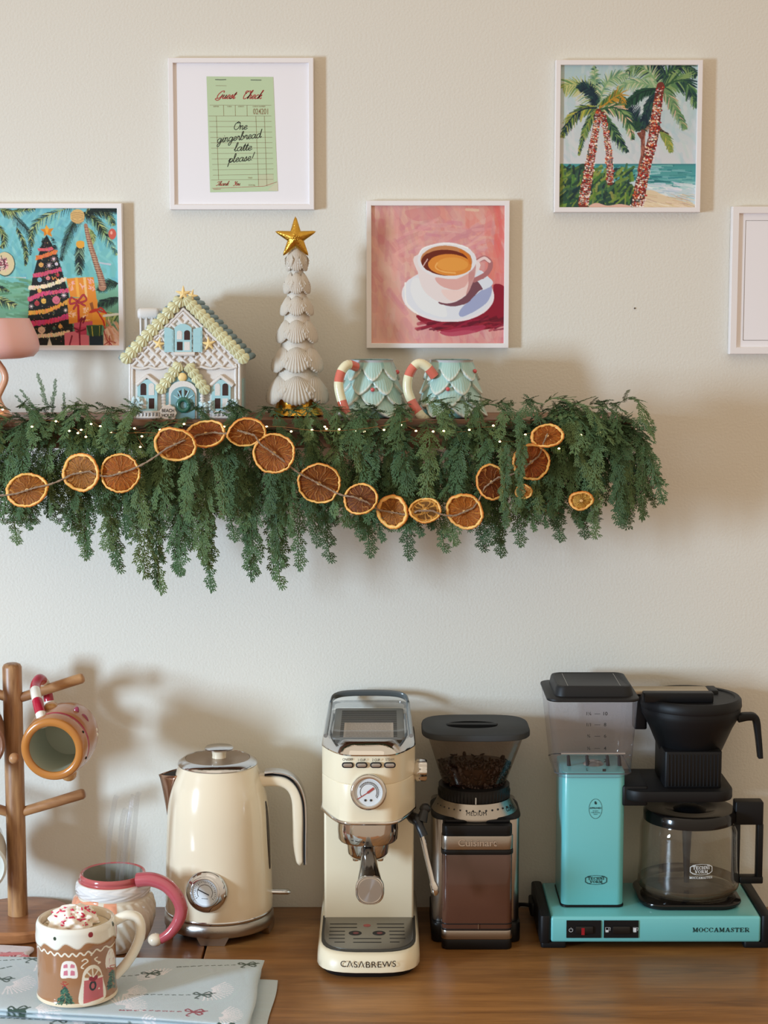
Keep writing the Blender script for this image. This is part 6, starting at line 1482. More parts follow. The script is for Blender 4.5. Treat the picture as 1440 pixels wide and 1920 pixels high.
# chrome top band, leaning back
zt = z_(1391, -.252); rr_ = []
for zq, ins, dy in ((zc1, 0, 0), (zc1+.002, -.0006, -.0006), (zc1+(zt-zc1)*.55, .002, .004), (zt, .010, .014), (zt+.001, .013, .017)):
    row = [(ex+(frontx(u)[0])*(1-ins/hx), frontx(u)[1]+dy, zq) for u in us]; rr_.append(row+[(row[-1][0], -.05, zq), (row[0][0], -.05, zq)])
MB().loft(rr_).build('chrome_band', M_chr2, em, 30)
zp = zt+.0012; M_plate = mat('dark_warming_plate', (136, 136, 130), .5, .2)
pl = MB().rbox(ex-w_(68), ex+w_(68), -.238, -.045, zp-.002, zp+.0012, .006, .0008).build('warming_plate', M_plate, em, 30)
for k in range(22):
    yy = -.230+k*.0078
    for xa, xb in ((-54, 54),): MB().box(ex+w_(xa), ex+w_(xb), yy, yy+.0026, zp+.0011, zp+.0015).build('plate_slot', M_dark, pl, None)
q0, q1 = GX(645, 1388, zp+.002), GX(738, 1355, zp+.002)
lb_ = MB().box(ex-w_(47), ex+w_(47), -.237, q1.y, zp+.0016, zp+.0020).build('instruction_label', mat('label_paper', (198, 186, 172), .6), pl, None)
r = random.Random(3); ln = []
nl = 11
for k in range(nl):
    y = -.232+(q1.y+.232-.004)*k/(nl-1); x = -w_(43)
    while x < w_(41): L_ = r.uniform(.002, .008); ln.append([(x, y), (min(x+L_, w_(42)), y)]); x += L_+.0012
ribbons(ln, .0011, lambda x, y: (ex+x, y, zp+.0023), 'small_print', mat('grey_print', (110, 96, 90), .6), lb_)
# smoked lid: raised see-through frame around the plate
mb = MB()
def sideP(hw_, zq, yf, yb=-.03): return rrect(ex, (yf+yb)/2, hw_, abs(yb-yf)/2, .02, zq)
mb.loft([sideP(w_(76), zp-.001, -.243), sideP(w_(77), zp+.006, -.242), sideP(w_(74), zp+.010, -.236, -.028)], False, False)
mb.loft([sideP(w_(74), zp+.010, -.236, -.028), sideP(w_(69), zp+.0105, -.228, -.045)], False, False); mb.build('smoked_lid', M_smoke, em, 40)
mb = MB(); mb.tube(cr_path([(ex-w_(77), -.05, zp+.010), (ex-w_(72), -.033, zp+.016), (ex-w_(50), -.026, zp+.020), (ex, -.024, zp+.021), (ex+w_(50), -.026, zp+.020), (ex+w_(72), -.033, zp+.016), (ex+w_(77), -.05, zp+.010)], 6), .0045, 10, flat=(1.3, .5)); mb.build('rear_lid_edge', mat('smoky_grey_plastic', (86, 90, 90), .25, coat=.3), em, 60)
for s_ in (-1, 1): MB().tube([(ex+s_*w_(80), -.236, zp+.004), (ex+s_*w_(78), -.12, zp+.008), (ex+s_*w_(77), -.045, zp+.010)], .0032, 10).build('lid_side_rail', mat('blue_grey_steel', (150, 156, 158), .25, .6), em, 60)
# buttons and labels
for x, t_, ly in ((652, 'ON/OFF', 1424), (678, '1 CUP', 1425), (705, '2 CUP', 1425), (731, 'STEAM', 1424)):
    yb_ = frontx((x-691)/88)[1]-.0012; c = PX(x, 1434.5, yb_); b1 = MB().rbox(c.x-.0085, c.x+.0085, -.0042, .0042, 0, .0022, .0041, .0006, M=Matrix.Translation((0, c.y+.001, c.z)) @ Matrix.Rotation(PI/2, 4, 'X')).build('button', M_black, em, 40)
    MB().rbox(c.x-.0066, c.x+.0066, -.0026, .0026, .0015, .0030, .0026, .0005, M=Matrix.Translation((0, c.y+.001, c.z)) @ Matrix.Rotation(PI/2, 4, 'X')).build('button_cap', M_btn, b1, 40)
    p = PX(x, ly, yb_); text(t_, .0052, lambda a_, b2, p=p: (p.x+a_, p.y-.0006, p.z+b2), 'lettering', M_signtxt, em, .00008, .8)
# pressure gauge
gc = PX(691, 1484, YF-.002); M = axis_M(gc, (0, -1, .10)); W = lambda n: wpx(n, 1484, YF)
ga = MB().lathe([(W(34), -.004), (W(34), .006), (W(33), .0092), (W(30), .0105), (W(26.5), .0095), (W(25.5), .006)], 72, M=M, cap1=False).build('gauge', M_chr2, em, 50)
MB().lathe([(W(26), .0060), (W(26), .0068), (.0003, .0068)], 48, M=M).build('gauge_face', M_dial, ga, 40)
def arcs(r_, a0, a1, n): return [(W(r_)*math.cos(math.radians(a_)), W(r_)*math.sin(math.radians(a_))) for a_ in np.linspace(a0, a1, n)]
fn = lambda x, y: M @ Vector((x, y, .0071))
ribbons([arcs(18.5, 150-i*7.2, 146-i*7.2, 2) for i in range(26)], W(3), fn, 'gauge_scale', M_dk, ga)
ribbons([arcs(22, 200-i*8, 199-i*8, 2) for i in range(28)]+[arcs(15.5, 210, -30, 40)], W(1), fn, 'gauge_marks', M_dk, ga)
M_redn = mat('dull_red_needle', (166, 70, 66), .4); ribbons([[(-W(21), -W(13)), (W(2), W(1.5))]], W(1.6), lambda x, y: M @ Vector((x, y, .0076)), 'needle', M_redn, ga)
ribbons([[(-W(2), -W(1)), (W(10), W(8))]], W(4.2), lambda x, y: M @ Vector((x, y, .0078)), 'needle_tail', M_redn, ga)
for x in (-6, 4.5): mb = MB(); mb.ball(M @ Vector((W(x), -W(15), .0070)), W(2.3), 10); mb.build('gauge_screw', M_black, ga, 60)
# group head, portafilter
gY_ = -.215; W = lambda n: wpx(n, 1570, gY_); zq = lambda r_: zat(r_, gY_); gxc = xat(690, 1570, gY_)
MB().lathe([(W(54), zq(1572)), (W(56.5), zq(1568)), (W(57), zq(1550)), (W(54), zq(1520))], 72, (gxc, gY_, 0)).build('group_head', M_chr2, em, 50)
p = PX(640, 1563, gY_-W(50)); 
def cyl(x, y, Rr=W(57.4)): a_ = x/Rr; return (gxc+Rr*math.sin(a_), gY_-Rr*math.cos(a_), zq(1561)+y)
ribbons([[(-W(50), 0), (-W(28), -W(1))], [(-W(24), -W(1)), (-W(6), -W(2))], [(-W(9), W(0)), (-W(5), -W(2)), (-W(9), -W(4))]], .0008, cyl, 'lock_marks', M_dk, em)
ribbons([[(-W(3), -W(4)), (W(2), -W(4))]], .0042, cyl, 'lock_symbol', M_dk, em)
pf = thing('portafilter', 'chrome portafilter with dark glossy handle locked under the espresso machine head', 'portafilter', (gxc, gY_, zq(1600)))
MB().lathe([(W(20), zq(1607)), (W(34), zq(1604)), (W(39), zq(1596)), (W(40.5), zq(1575)), (W(40.5), zq(1571))], 64, (gxc, gY_, 0)).build('filter_basket', M_chr2, pf, 50)
for s_ in (-1, 1):
    MB().lathe([(W(5.5), zq(1612)-.001), (W(6.5), zq(1609)), (W(6.5), zq(1596))], 24, (gxc+s_*W(23), gY_, 0)).build('spout_nozzle', M_chr2, pf, 50)
hs_ = PX(690, 1590, gY_-W(30)); he = PX(693.5, 1664, -.345); d = (he-hs_).normalized(); L = (he-hs_).length; M = axis_M(hs_, d)
WW = lambda n: wpx(n, 1660, -.34)
M_gloss = mat('glossy_black_handle', (26, 22, 20), .1, coat=.8)
MB().loft([[tuple((M @ Vector((a_*math.cos(t_)*1.0, b2*math.sin(t_), s_*L)))) for t_ in np.linspace(0, 2*PI, 36, endpoint=False)] for s_, a_, b2 in ((0, WW(14), WW(13)), (.25, WW(15), WW(14)), (.6, WW(19), WW(19)), (.9, WW(24), WW(23)), (1, WW(25), WW(25)))]).build('handle', M_gloss, pf, 60)
ec = he+d*.001; nd = Vector((0, -1, .12)).normalized(); M2 = axis_M(ec+Vector((0, -.004, -.002)), nd)
cap = MB().loft([[tuple(M2 @ Vector((WW(a_)*math.copysign(abs(math.cos(t_))**.8, math.cos(t_)), WW(b2)*math.copysign(abs(math.sin(t_))**.8, math.sin(t_)), s_))) for t_ in np.linspace(0, 2*PI, 48, endpoint=False)] for s_, a_, b2 in ((-.012, 25, 26), (-.002, 27, 27.5), (.003, 26, 26.5), (.004, 24, 25), (.0025, 22.5, 23.5))]).build('end_cap', M_chr2, pf, 50)
m_an, ntt, bb = newmat('spun_steel'); bb.inputs['Metallic'].default_value = 1; bb.inputs['Roughness'].default_value = .22; bb.inputs['Base Color'].default_value = (*S(176, 172, 172), 1); setp(bb, Anisotropic=.9)
tg_ = ntt.nodes.new('ShaderNodeTangent'); tg_.direction_type = 'RADIAL'; tg_.axis = 'Y'; ntt.links.new(tg_.outputs[0], bb.inputs['Tangent'])
eo = MB().lathe([(WW(22.5), .0020), (WW(22), .0034), (.0003, .0036)], 48, M=M2 @ Matrix.Scale(1.0, 4)).build('cap_disc', m_an, cap, 40)
# steam wand and knob
sw_ = MB(); a0 = PX(772, 1532, -.20); a1 = PX(782, 1538, -.215); a2 = PX(788, 1552, -.225); a3 = PX(795, 1568, -.23)
sw_.tube(cr_path([PX(764, 1522, -.19), a0, a1, a2, a3], 5), [.0075]*6+[.0085]*6+[.0065]*9, 12); sw_.tube([PX(797, 1516, -.21), PX(790, 1540, -.217)], [.006, .0085], 12); sw_.ball(PX(797, 1516, -.21), (.0085, .007, .008), 12)
wd = sw_.build('steam_wand_joint', M_black, em, 60)
MB().tube([PX(791, 1566, -.230), PX(800, 1606, -.234), PX(811, 1652, -.238), PX(812, 1656, -.238), PX(815, 1664, -.239), PX(816, 1673, -.24), PX(816.5, 1678, -.24)], [.0036, .0036, .0036, .0050, .0058, .0056, .003], 14).build('steam_wand', M_chr2, em, 60)
kc = PX(778, 1444, -.20); M = axis_M(kc, (1, 0, 0)); ky = wpx(19.5, 1444, -.2)
rg = lambda s_, k_: [tuple(M @ Vector((s_*ky*(1+.10*math.cos(6*t_)) * math.cos(t_), s_*ky*(1+.10*math.cos(6*t_))*math.sin(t_), k_))) for t_ in np.linspace(0, 2*PI, 72, endpoint=False)]
MB().loft([rg(.8, -.004), rg(.85, .001), rg(1, .003), rg(1, .0155), rg(.9, .0175)]).build('steam_knob', M_chr2, em, 50)
# brand lettering on the curved skirt
def sk(x, y):
    R_ = .11; a_ = x/R_; return (ex+R_*math.sin(a_)*1.0, -.3200+R_*(1-math.cos(a_))*.55, z_(1809, -.319)+y)
text('C\u039bS\u039bBREWS', .0128, sk, 'lettering', M_dk, em, .00003, 1.08, spacing=1.06)

# ================================================================ COFFEE GRINDER
gY2 = -.108; gx2 = xat(888, 1560, gY2); M_smk = thin('smoked_hopper', (226, 218, 212), .4, .05, (60, 48, 44), .04); M_bst = mat('brushed_silver', (176, 168, 160), .28, 1, bump=.1, bscale=600)
M_brn = mat('brown_translucent_bin', (84, 52, 40), .22, coat=.7, vary=.06, vscale=18); M_blk2 = mat('satin_black_plastic', (16, 15, 16), .4, spec=.3); M_lidg = mat('matt_charcoal_lid', (54, 56, 57), .6, spec=.3)
cg = thing('coffee_grinder', 'black and steel coffee grinder with smoked bean hopper and brown ground coffee bin', 'grinder', (gx2, gY2, 0))
W = lambda n, Y=gY2: wpx(n, 1600, Y)
gr = lambda r_, Y=gY2: zat(r_, Y)
yf2 = -.196
# rear body
zh = gr(1532, -.16)
MB().rbox(gx2-W(80), gx2+W(84), -.165, -.028, .0005, .030, .012, .002).build('rear_foot', M_blk2, cg, 40)
MB().rbox(gx2-W(78), gx2+W(82), -.158, -.03, .030, zh, .014, .002).build('steel_housing', M_bst, cg, 40)
MB().rbox(gx2-W(60), gx2+W(63), -.170, -.150, .010, zh-.001, .004, .002).build('front_channel', M_blk2, cg, 40)
zd0, zd1 = gr(1541, -.177), gr(1508, -.163)
MB().loft([sring(gx2+W(2), -.106, W(83), .066, z1_, 5, 64) for z1_ in (zh-.002, zd0+.001)]+[sring(gx2+W(2), -.106, W(80), .063, zd0+.004, 4, 64)]).build('collar', M_blk2, cg, 50)
# dial ring: shallow steel cone
dcy = -.112
MB().lathe([(W(80), zd0-.001), (W(80.5), zd0+.002), (W(79.5), zd0+.004), (W(67), zd1), (W(60), zd1)], 96, (gx2+W(1), dcy, 0)).build('grind_dial', M_bst, cg, 50)
for k in range(15):
    a_ = math.radians(-72+k*9.6); R_ = W(75); t_ = .62; rr0 = W(72.5); p = Vector((gx2+W(1)+rr0*math.sin(a_), dcy-rr0*math.cos(a_), zd0+.004+(zd1-zd0-.004)*.56))
    s_ = .0009+.0007*min(1, k/8); mb = MB(); mb.ball(p+Vector((0, -.0004, .0002)), (s_, s_, s_), 8); mb.build('dial_dot', M_black, cg, 80)
def dring(x, y): a_ = x/W(79.5); f = .36+y/.0176; r_ = W(79.5-12.5*f); return (gx2+W(1)+r_*math.sin(a_), dcy-r_*math.cos(a_)-.0005, zd0+.004+(zd1-zd0-.004)*f+.0004)
text('MEDIUM', .0070, dring, 'lettering', M_black, cg, .00004, 1.2, spacing=1.08)
text('COARSE', .0070, lambda x, y: dring(x+W(84), y), 'lettering', M_black, cg, .00005, 1.0)
rings = []
zrt = gr(1484, -.165)
for z1_, r_, rb_ in ((zd1-.001, 62, 0), (zd1+.001, 65.5, 1), (zd1+.010, 66, 1), (zd1+.013, 66, 0), (zrt-.001, 66, 0), (zrt, 62, 0)):
    rings.append([(gx2+W(r_+(1.4*(i % 4 < 2) if rb_ else 0))*math.cos(2*PI*i/240), dcy+W(r_+(1.4*(i % 4 < 2) if rb_ else 0))*math.sin(2*PI*i/240), z1_) for i in range(240)])
MB().loft(rings).build('ribbed_ring', M_blk2, cg, 30)
mb = MB(); mb.box(gx2-.0008, gx2+.0008, dcy-W(68.5), dcy-W(66), zd1+.001, zd1+.011); mb.build('pointer', M_dial, cg, None)
# hopper
zhb = zrt-.004; zht = gr(1388, -.17)
def hr(s_, z1_, e=3.4, f=.985): return sring(gx2+W(2)*s_, -.108+.002*s_, W(58+34*s_)*f, (.046+.018*s_)*f, z1_, e-1.2*(1-s_), 72)
mb = MB(); mb.loft([hr(s_, zhb+(zht-zhb)*s_) for s_ in np.linspace(0, 1, 9)], False, False); mb.build('hopper', M_smk, cg, 60)
zl = zht-.001; Lr = lambda f, z1_: sring(gx2+W(2), -.106, W(100)*f, .0700*f, z1_, 3.6, 96)
ld = MB().loft([Lr(.985, zl), Lr(1, zl+.001), Lr(1, zl+.006), Lr(.99, zl+.0085), Lr(.97, zl+.0095)]).build('hopper_lid', M_lidg, cg, 40)
M_rec = mat('black_recess', (8, 8, 9), .9, spec=.05)
zz9 = zl+.0096
for s_ in (1, -1):
    P = [(gx2-W(4)+W(47)*math.cos(t_), -.106+.0035*s_+s_*.019*math.sin(t_), zz9) for t_ in np.linspace(0, PI, 24)]
    mb = MB(); mb.loft([[(x, y, zz9-.002) for x, y, _ in P], [(x, y, zz9+.0002) for x, y, _ in P]]); mb.build('lid_recess', M_rec, ld, None)
MB().rbox(gx2-W(4)-W(48), gx2-W(4)+W(48), -.1095, -.1025, zz9-.002, zz9+.0022, .003, .001).build('lid_grip', M_lidg, ld, 40)
# beans
M_bean = mat('roasted_coffee_bean', (46, 25, 19), .35, coat=.2, vary=.3, vscale=20)
mb = MB(); nb = 14; v = []; f = []
for k in range(nb+1):
    a_ = -PI/2+PI*k/nb
    for i in range(14):
        b = 2*PI*i/14; x = math.cos(a_)*math.cos(b); y = math.cos(a_)*math.sin(b); zz1 = math.sin(a_)
        yy = y*.72 if y > 0 else y*.4; yy += .18*math.exp(-(x/.14)**2) if y < -.2 else 0
        v.append((x*.0030, yy*.0030, zz1*.0045))
f = [(k*14+i, k*14+(i+1) % 14, (k+1)*14+(i+1) % 14, (k+1)*14+i) for k in range(nb) for i in range(14)]
mb.add(v, f); bo = mb.build('coffee_bean', M_bean, None, 80); bme = bo.data; bpy.data.objects.remove(bo)
r = random.Random(11); ztb = gr(1445, -.15); cnt = 0
hb_ = MB().loft([hr(s_, zhb+(zht-zhb)*s_, f=.84) for s_ in np.linspace(0, .40, 5)]).build('bean_heap', M_bean, cg, 60); hb_['kind'] = 'stuff'
for i in range(290):
    s_ = r.uniform(.02, .42) if i % 3 else .41+r.uniform(.0, .03); a_ = r.uniform(-PI-.15, .15) if i % 8 else r.uniform(0, PI); fr_ = .90 if i % 3 else math.sqrt(r.random())*.86
    ring_ = hr(s_, zhb+(zht-zhb)*s_, f=fr_); p = ring_[int((a_ % (2*PI))/(2*PI)*72) % 72]
    o_ = bpy.data.objects.new('coffee_bean', bme); COL.objects.link(o_); o_.parent = cg
    o_.matrix_local = Matrix.Translation(Vector(p)-cg.location) @ Matrix.Rotation(r.uniform(0, 6), 4, 'Z') @ Matrix.Rotation(r.uniform(0, 6), 4, 'X')
# bin
bx0, bx1 = gx2-W(60, yf2)+.0005, gx2+W(74, yf2)-.001
bcx = (xat(828, 1650, yf2)+xat(962, 1650, yf2))/2; bh = (xat(962, 1650, yf2)-xat(828, 1650, yf2))/2
zr_ = lambda r_: zat(r_, yf2)
B_ = lambda z0, z1_, yf, ins, name, m, r_=.010: MB().rbox(bcx-bh+ins, bcx+bh-ins, yf, -.168, z0, z1_, r_, .0012).build(name, m, cg, 40)
B_(.0006, zr_(1762), yf2+.0006, .0005, 'bin_foot', M_blk2); B_(zr_(1762), zr_(1745), yf2, 0, 'lower_steel_strip', M_bst)
B_(zr_(1745), zr_(1603), yf2+.001, .0008, 'ground_coffee_bin', M_brn); B_(zr_(1603), zr_(1594), yf2-.0006, -.0004, 'bin_lip', M_blk2)
B_(zr_(1594), zr_(1568), yf2, 0, 'name_band', M_bst); B_(zr_(1568), zr_(1550), yf2+.004, .001, 'bin_top', M_blk2)
B_(zr_(1550), zr_(1545), yf2+.020, .004, 'bin_cap', M_blk2)
for rw in (1733, 1743): MB().rbox(bcx-bh, bcx+bh, yf2+.0004, -.168, zr_(rw+1), zr_(rw-1), .010, .0005).build('bin_rib', M_blk2, cg, 40)
p = PX(897, 1738, yf2); MB().box(p.x-.0006, p.x+.0006, yf2-.0006, yf2+.002, zr_(1742), zr_(1733)).build('bin_catch', M_bst, cg, None)
p = PX(895, 1581, yf2-.0008); text('Cuisinart', .0150, lambda x, y: (p.x+x, p.y, p.z+y), 'lettering', mat('embossed_silver', (214, 210, 206), .25, 1), cg, .0003, 1.05, spacing=1.0)
text('Cuisinart', .0150, lambda x, y: (p.x+x+.0004, p.y+.0003, p.z+y-.0005), 'lettering_shadow', mat('emboss_shadow', (90, 84, 82), .4, .8), cg, .0003, 1.05, spacing=1.0)  # darker offset copy paints a shadow behind the raised letters

# ================================================================ DRIP COFFEE MAKER
M_teal = mat('turquoise_enamel', (112, 194, 196), .28, coat=.3, bump=.08, bscale=300); M_clear = thin('clear_tank', (245, 243, 246), .5, .03, (200, 200, 204), .04); M_mblk = mat('soft_black_plastic', (15, 15, 17), .5, spec=.3); M_lidb = mat('black_tank_lid', (26, 25, 26), .5, spec=.35)
M_navy = mat('dark_teal_print', (18, 58, 62), .5); M_hot = mat('glossy_hot_plate', (16, 13, 13), .14, coat=.15, spec=.35)
BYF = -.192; X0, X1 = xat(1033, 1740, BYF), xat(1427, 1740, BYF); cxm = (X0+X1)/2
dm = thing('drip_coffee_maker', 'turquoise drip coffee maker with clear water tank and black brew basket, far right', 'coffee maker', (cxm, -.11, 0))
zb0, zb1 = .010, .050
MB().rbox(X0, X1, BYF, -.03, zb0, zb1, .004, .004).build('base_housing', M_teal, dm, 50)
MB().box(X0+.01, X1-.01, BYF+.01, -.04, zb0-.001, zb0+.001).build('underside', M_mblk, dm, None)
W = lambda n, Y=-.15: wpx(n, 1600, Y)
for s_, xe in ((-1, X0), (1, X1)):
    P = [(.004, .0), (.0, .010), (.0, zb1+.003), (.004, zb1+.004)]
    mb = MB(); xa, xb = (xe-.0165, xe-.0002) if s_ < 0 else (xe+.0002, xe+.0165)
    mb.rbox(xa, xb, BYF-.0005, -.026, .008, zb1+.0015, .006, .003); mb.build('end_cap', M_mblk, dm, 40)
    for yy in (BYF+.004, -.055): MB().rbox(xe-.014 if s_ < 0 else xe-.024, xe+.024 if s_ < 0 else xe+.014, yy, yy+.02, .0004, .0095, .004, .001).build('foot', M_mblk, dm, 40)
MB().rbox(X0-.022, X0-.012, -.085, -.04, .012, .034, .004, .003).build('cable_grip', M_mblk, dm, 50)
# switches
zrB = lambda r_: zat(r_, BYF)
for x0, x1 in ((1062, 1127), (1132, 1197)):
    a_, b2 = xat(x0, 1740, BYF), xat(x1, 1740, BYF); s1 = MB().box(a_, b2, BYF-.0015, BYF+.001, zrB(1758), zrB(1725.5)).build('switch_panel', M_mblk, dm, None)
    q0, q1 = (a_+.013, b2-.012) if x0 < 1100 else (a_+.0125, b2-.0125)
    MB().rbox(q0, q1, -.0058, .0058, 0, .0035, .002, .001, M=Matrix.Translation((0, BYF-.001, zrB(1742.5))) @ Matrix.Rotation(PI/2, 4, 'X')).build('rocker', mat('rocker_black', (18, 17, 18), .3), s1, 40)
    if x0 < 1100:
        cxx = xat(1092.5, 1744, BYF); MB().box(cxx-.0024, cxx+.0024, BYF-.0052, BYF-.0040, zrB(1751), zrB(1738)).build('red_light', mat('dull_red_lamp', (150, 20, 34), .3, coat=.4), s1, None)
        pc_ = PX(1070.5, 1744, BYF-.0018); ribbons([[(.0028*math.cos(t_), .0028*math.sin(t_)) for t_ in np.linspace(PI/2+.6, PI/2+2*PI-.6, 20)], [(0, .0038), (0, .0010)]], .0006, lambda x, y: (pc_.x+x, pc_.y, pc_.z+y), 'power_symbol', M_dial, s1)
    else:
        for xx, fl_h in ((1139, .45), (1191, .9)):
            pc_ = PX(xx, 1743, BYF-.0018); fn = lambda x, y, pc_=pc_: (pc_.x+x, pc_.y, pc_.z+y)
            ribbons([[(-.0026, -.004), (-.0030, .0032), (.0018, .0032), (.0014, -.004), (-.0026, -.004)], [(.0016, .003), (.0042, .003), (.0036, -.002)]], .0006, fn, 'jug_symbol', M_dial, s1)
            ribbons([[(-.0006, -.004), (-.0006, -.004+.0072*fl_h)]], .0038, fn, 'jug_symbol', M_dial, s1)
p = PX(1352, 1743.5, BYF-.0006)
# wide slab-serif lettering built from the plain face plus serif bars
def slab(body, size, fn, m, par, xs=1.3, bold=.0005, sp=1.12, serif=True):
    text(body, size, fn, 'lettering', m, par, bold, xs, spacing=sp)
slabtext('MOCCAMASTER', W(107, BYF), .0066, lambda x, y: (p.x+x, p.y, p.z+y), M_navy, dm, kt=.26, kn=.12)
# tower
TYf = -.150; tx0, tx1 = xat(1053.5, 1600, TYf), xat(1170.5, 1600, TYf); ztw = zat(1452, TYf)
zfoot = zb1+.0004
MB().rbox(tx0-.001, tx1+.001, TYf-.0012, -.042, zfoot, zfoot+.003, .011, .0008).build('tower_gasket', M_mblk, dm, 40)
tw2 = MB().rbox(tx0, tx1, TYf, -.043, zfoot+.003, ztw+.003, .011, .0015, n=8).build('tower', M_teal, dm, 40)
def tf(px, py): q_ = PX(px, py, TYf-.0006); return q_
def badge(px, py, hw_, hh_, m, Y, par, fnb=None, inner=True):
    c = PX(px, py, Y); f = (lambda x, y: (c.x+x, Y, c.z+y)) if fnb is None else fnb
    hexo = [(-hw_, 0), (-hw_, -hh_*.45), (-hw_*.72, -hh_*.8), (0, -hh_), (hw_*.72, -hh_*.8), (hw_, -hh_*.45), (hw_, hh_*.45), (hw_*.72, hh_*.8), (0, hh_), (-hw_*.72, hh_*.8), (-hw_, hh_*.45), (-hw_, 0)]
    ribbons([[p_ for p_ in hexo if p_[0] <= -hw_*.5], [p_ for p_ in hexo[3:5]]], .0011, f, 'logo_outline', m, par) if False else None
    ribbons([[(-hw_*.5, hh_*.86), (-hw_*.72, hh_*.8), (-hw_*.97, hh_*.45), (-hw_*.97, -hh_*.45), (-hw_*.72, -hh_*.8), (-hw_*.5, -hh_*.86)], [(hw_*.5, hh_*.86), (hw_*.72, hh_*.8), (hw_*.97, hh_*.45), (hw_*.97, -hh_*.45), (hw_*.72, -hh_*.8), (hw_*.5, -hh_*.86)]], .0013, f, 'logo_outline', m, par)
    ribbons([[(-hw_*.6, hh_*.92), (0, hh_*1.04), (hw_*.6, hh_*.92)], [(-hw_*.6, -hh_*.92), (0, -hh_*1.04), (hw_*.6, -hh_*.92)]], .0006, f, 'logo_outline', m, par)
    slabtext('TECHNI', hw_*1.5, hh_*.62, f, m, par, 0, hh_*.36, .24, .13); slabtext('VORM', hw_*1.15, hh_*.60, f, m, par, 0, -hh_*.40, .24, .13)
badge(1117.5, 1650, .0165, .0069, M_navy, TYf-.0006, tw2)
c = PX(1116.5, 1516.5, TYf-.0006); fo = lambda x, y: (c.x+x, TYf-.0006, c.z+y)
ribbons([[(.0098*math.cos(t_), .0152*math.sin(t_)) for t_ in np.linspace(0, 2*PI, 48)]], .0005, fo, 'seal_outline', M_navy, tw2)
ribbons([[(0, .0115), (-.0008, .0095), (.0002, .0072)]], .0022, fo, 'drop_symbol', M_navy, tw2); ribbons([[(.0008, .0100), (.0014, .0088), (.0006, .0068)]], .0012, fo, 'drop_symbol', M_navy, tw2)
text('APPROVED', .0037, lambda x, y: fo(x, y+.0010), 'lettering', M_navy, tw2, .0001, .95)
for k, t_ in enumerate(('European', 'Coffee Brewing', 'Centre')): text(t_, .0023, lambda x, y, k=k: fo(x, y-.0032-k*.0026), 'lettering', M_navy, tw2, .00002, .92)
# water tank
za, zbk = zat(1457, TYf), zat(1318, -.168)
def tk_(s_, z1_, f=0.): 
    xa = xat(1042, 1450, -.155)+(xat(1028, 1318, -.168)-xat(1042, 1450, -.155))*s_+f; xb = xat(1184, 1450, -.155)+(xat(1198, 1318, -.168)-xat(1184, 1450, -.155))*s_-f
    if s_ < .04: xa += .003; xb -= .010*(.04-s_)/.04
    yf = -.156-.012*s_+f; yb = -.036-f; return rrect((xa+xb)/2, (yf+yb)/2, (xb-xa)/2, (yb-yf)/2, .014, z1_, 8)
ss = [0, .03, .06, .2, .4, .6, .8, 1]
mb = MB(); mb.loft([tk_(s_, za+(zbk-za)*s_) for s_ in ss], True, False); tkk = mb.build('water_tank', M_clear, dm, 50)
mb = MB(); mb.loft([tk_(.05, za+(zbk-za)*.05, -.0006), tk_(.07, za+(zbk-za)*.065, -.0006)], False, False); mb.build('tank_seam', thin('grey_seam', (130, 130, 136), .3, .1, (110, 110, 116), .6), dm, 50)
# inner fittings
p = PX(1110, 1412, -.11); MB().tube([PX(1052, 1413, -.11), PX(1172, 1413, -.11)], .0028, 10).build('float_rail', M_btn, dm, 60)
for x in (1065, 1100, 1138, 1160): mb = MB(); mb.tube([PX(x, 1412, -.11), PX(x+2, 1436, -.11)], [.0022, .0030], 8); mb.build('float_hanger', M_mblk, dm, 60)
MB().lathe([(.014, 0), (.016, .003), (.012, .007), (.004, .010)], 30, (PX(1112, 1440, -.1).x, -.1, za+.004)).build('outlet_cup', M_btn, dm, 50)
def tq(x, row): s_ = (row-1450)/(1318-1450); Y = -.1565-.012*s_; q_ = PX(x, row, Y-.0008); return q_
for row, a_, b2 in ((1338.5, '1\u00bc', '10'), (1359, '1/1', '8'), (1380.5, '\u00be', '6'), (1403.5, '\u00bd', '4'), (1426.5, '\u00bc', '2')):
    q_ = tq(1104, row); text(a_, .0072, lambda x, y, q_=q_: (q_.x+x, q_.y, q_.z+y), 'lettering', M_signtxt, tkk, .0001, .95)
    q1 = tq(1120, row); ribbons([[(-.0043, 0), (.0043, 0)]], .0006, lambda x, y, q1=q1: (q1.x+x, q1.y, q1.z+y), 'level_mark', M_signtxt, tkk)
    q2 = tq(1134.5, row); text(b2, .0074, lambda x, y, q2=q2: (q2.x+x, q2.y, q2.z+y), 'lettering', M_signtxt, tkk, .0001, 1.05)
q_ = tq(1101, 1443); text('L', .006, lambda x, y: (q_.x+x, q_.y, q_.z+y), 'lettering', M_signtxt, tkk, .0001); q3 = tq(1133, 1444); ribbons([[(-.0026, 0), (.0026, 0)]], .0040, lambda x, y: (q3.x+x, q3.y, q3.z+y), 'cup_symbol', M_signtxt, tkk)
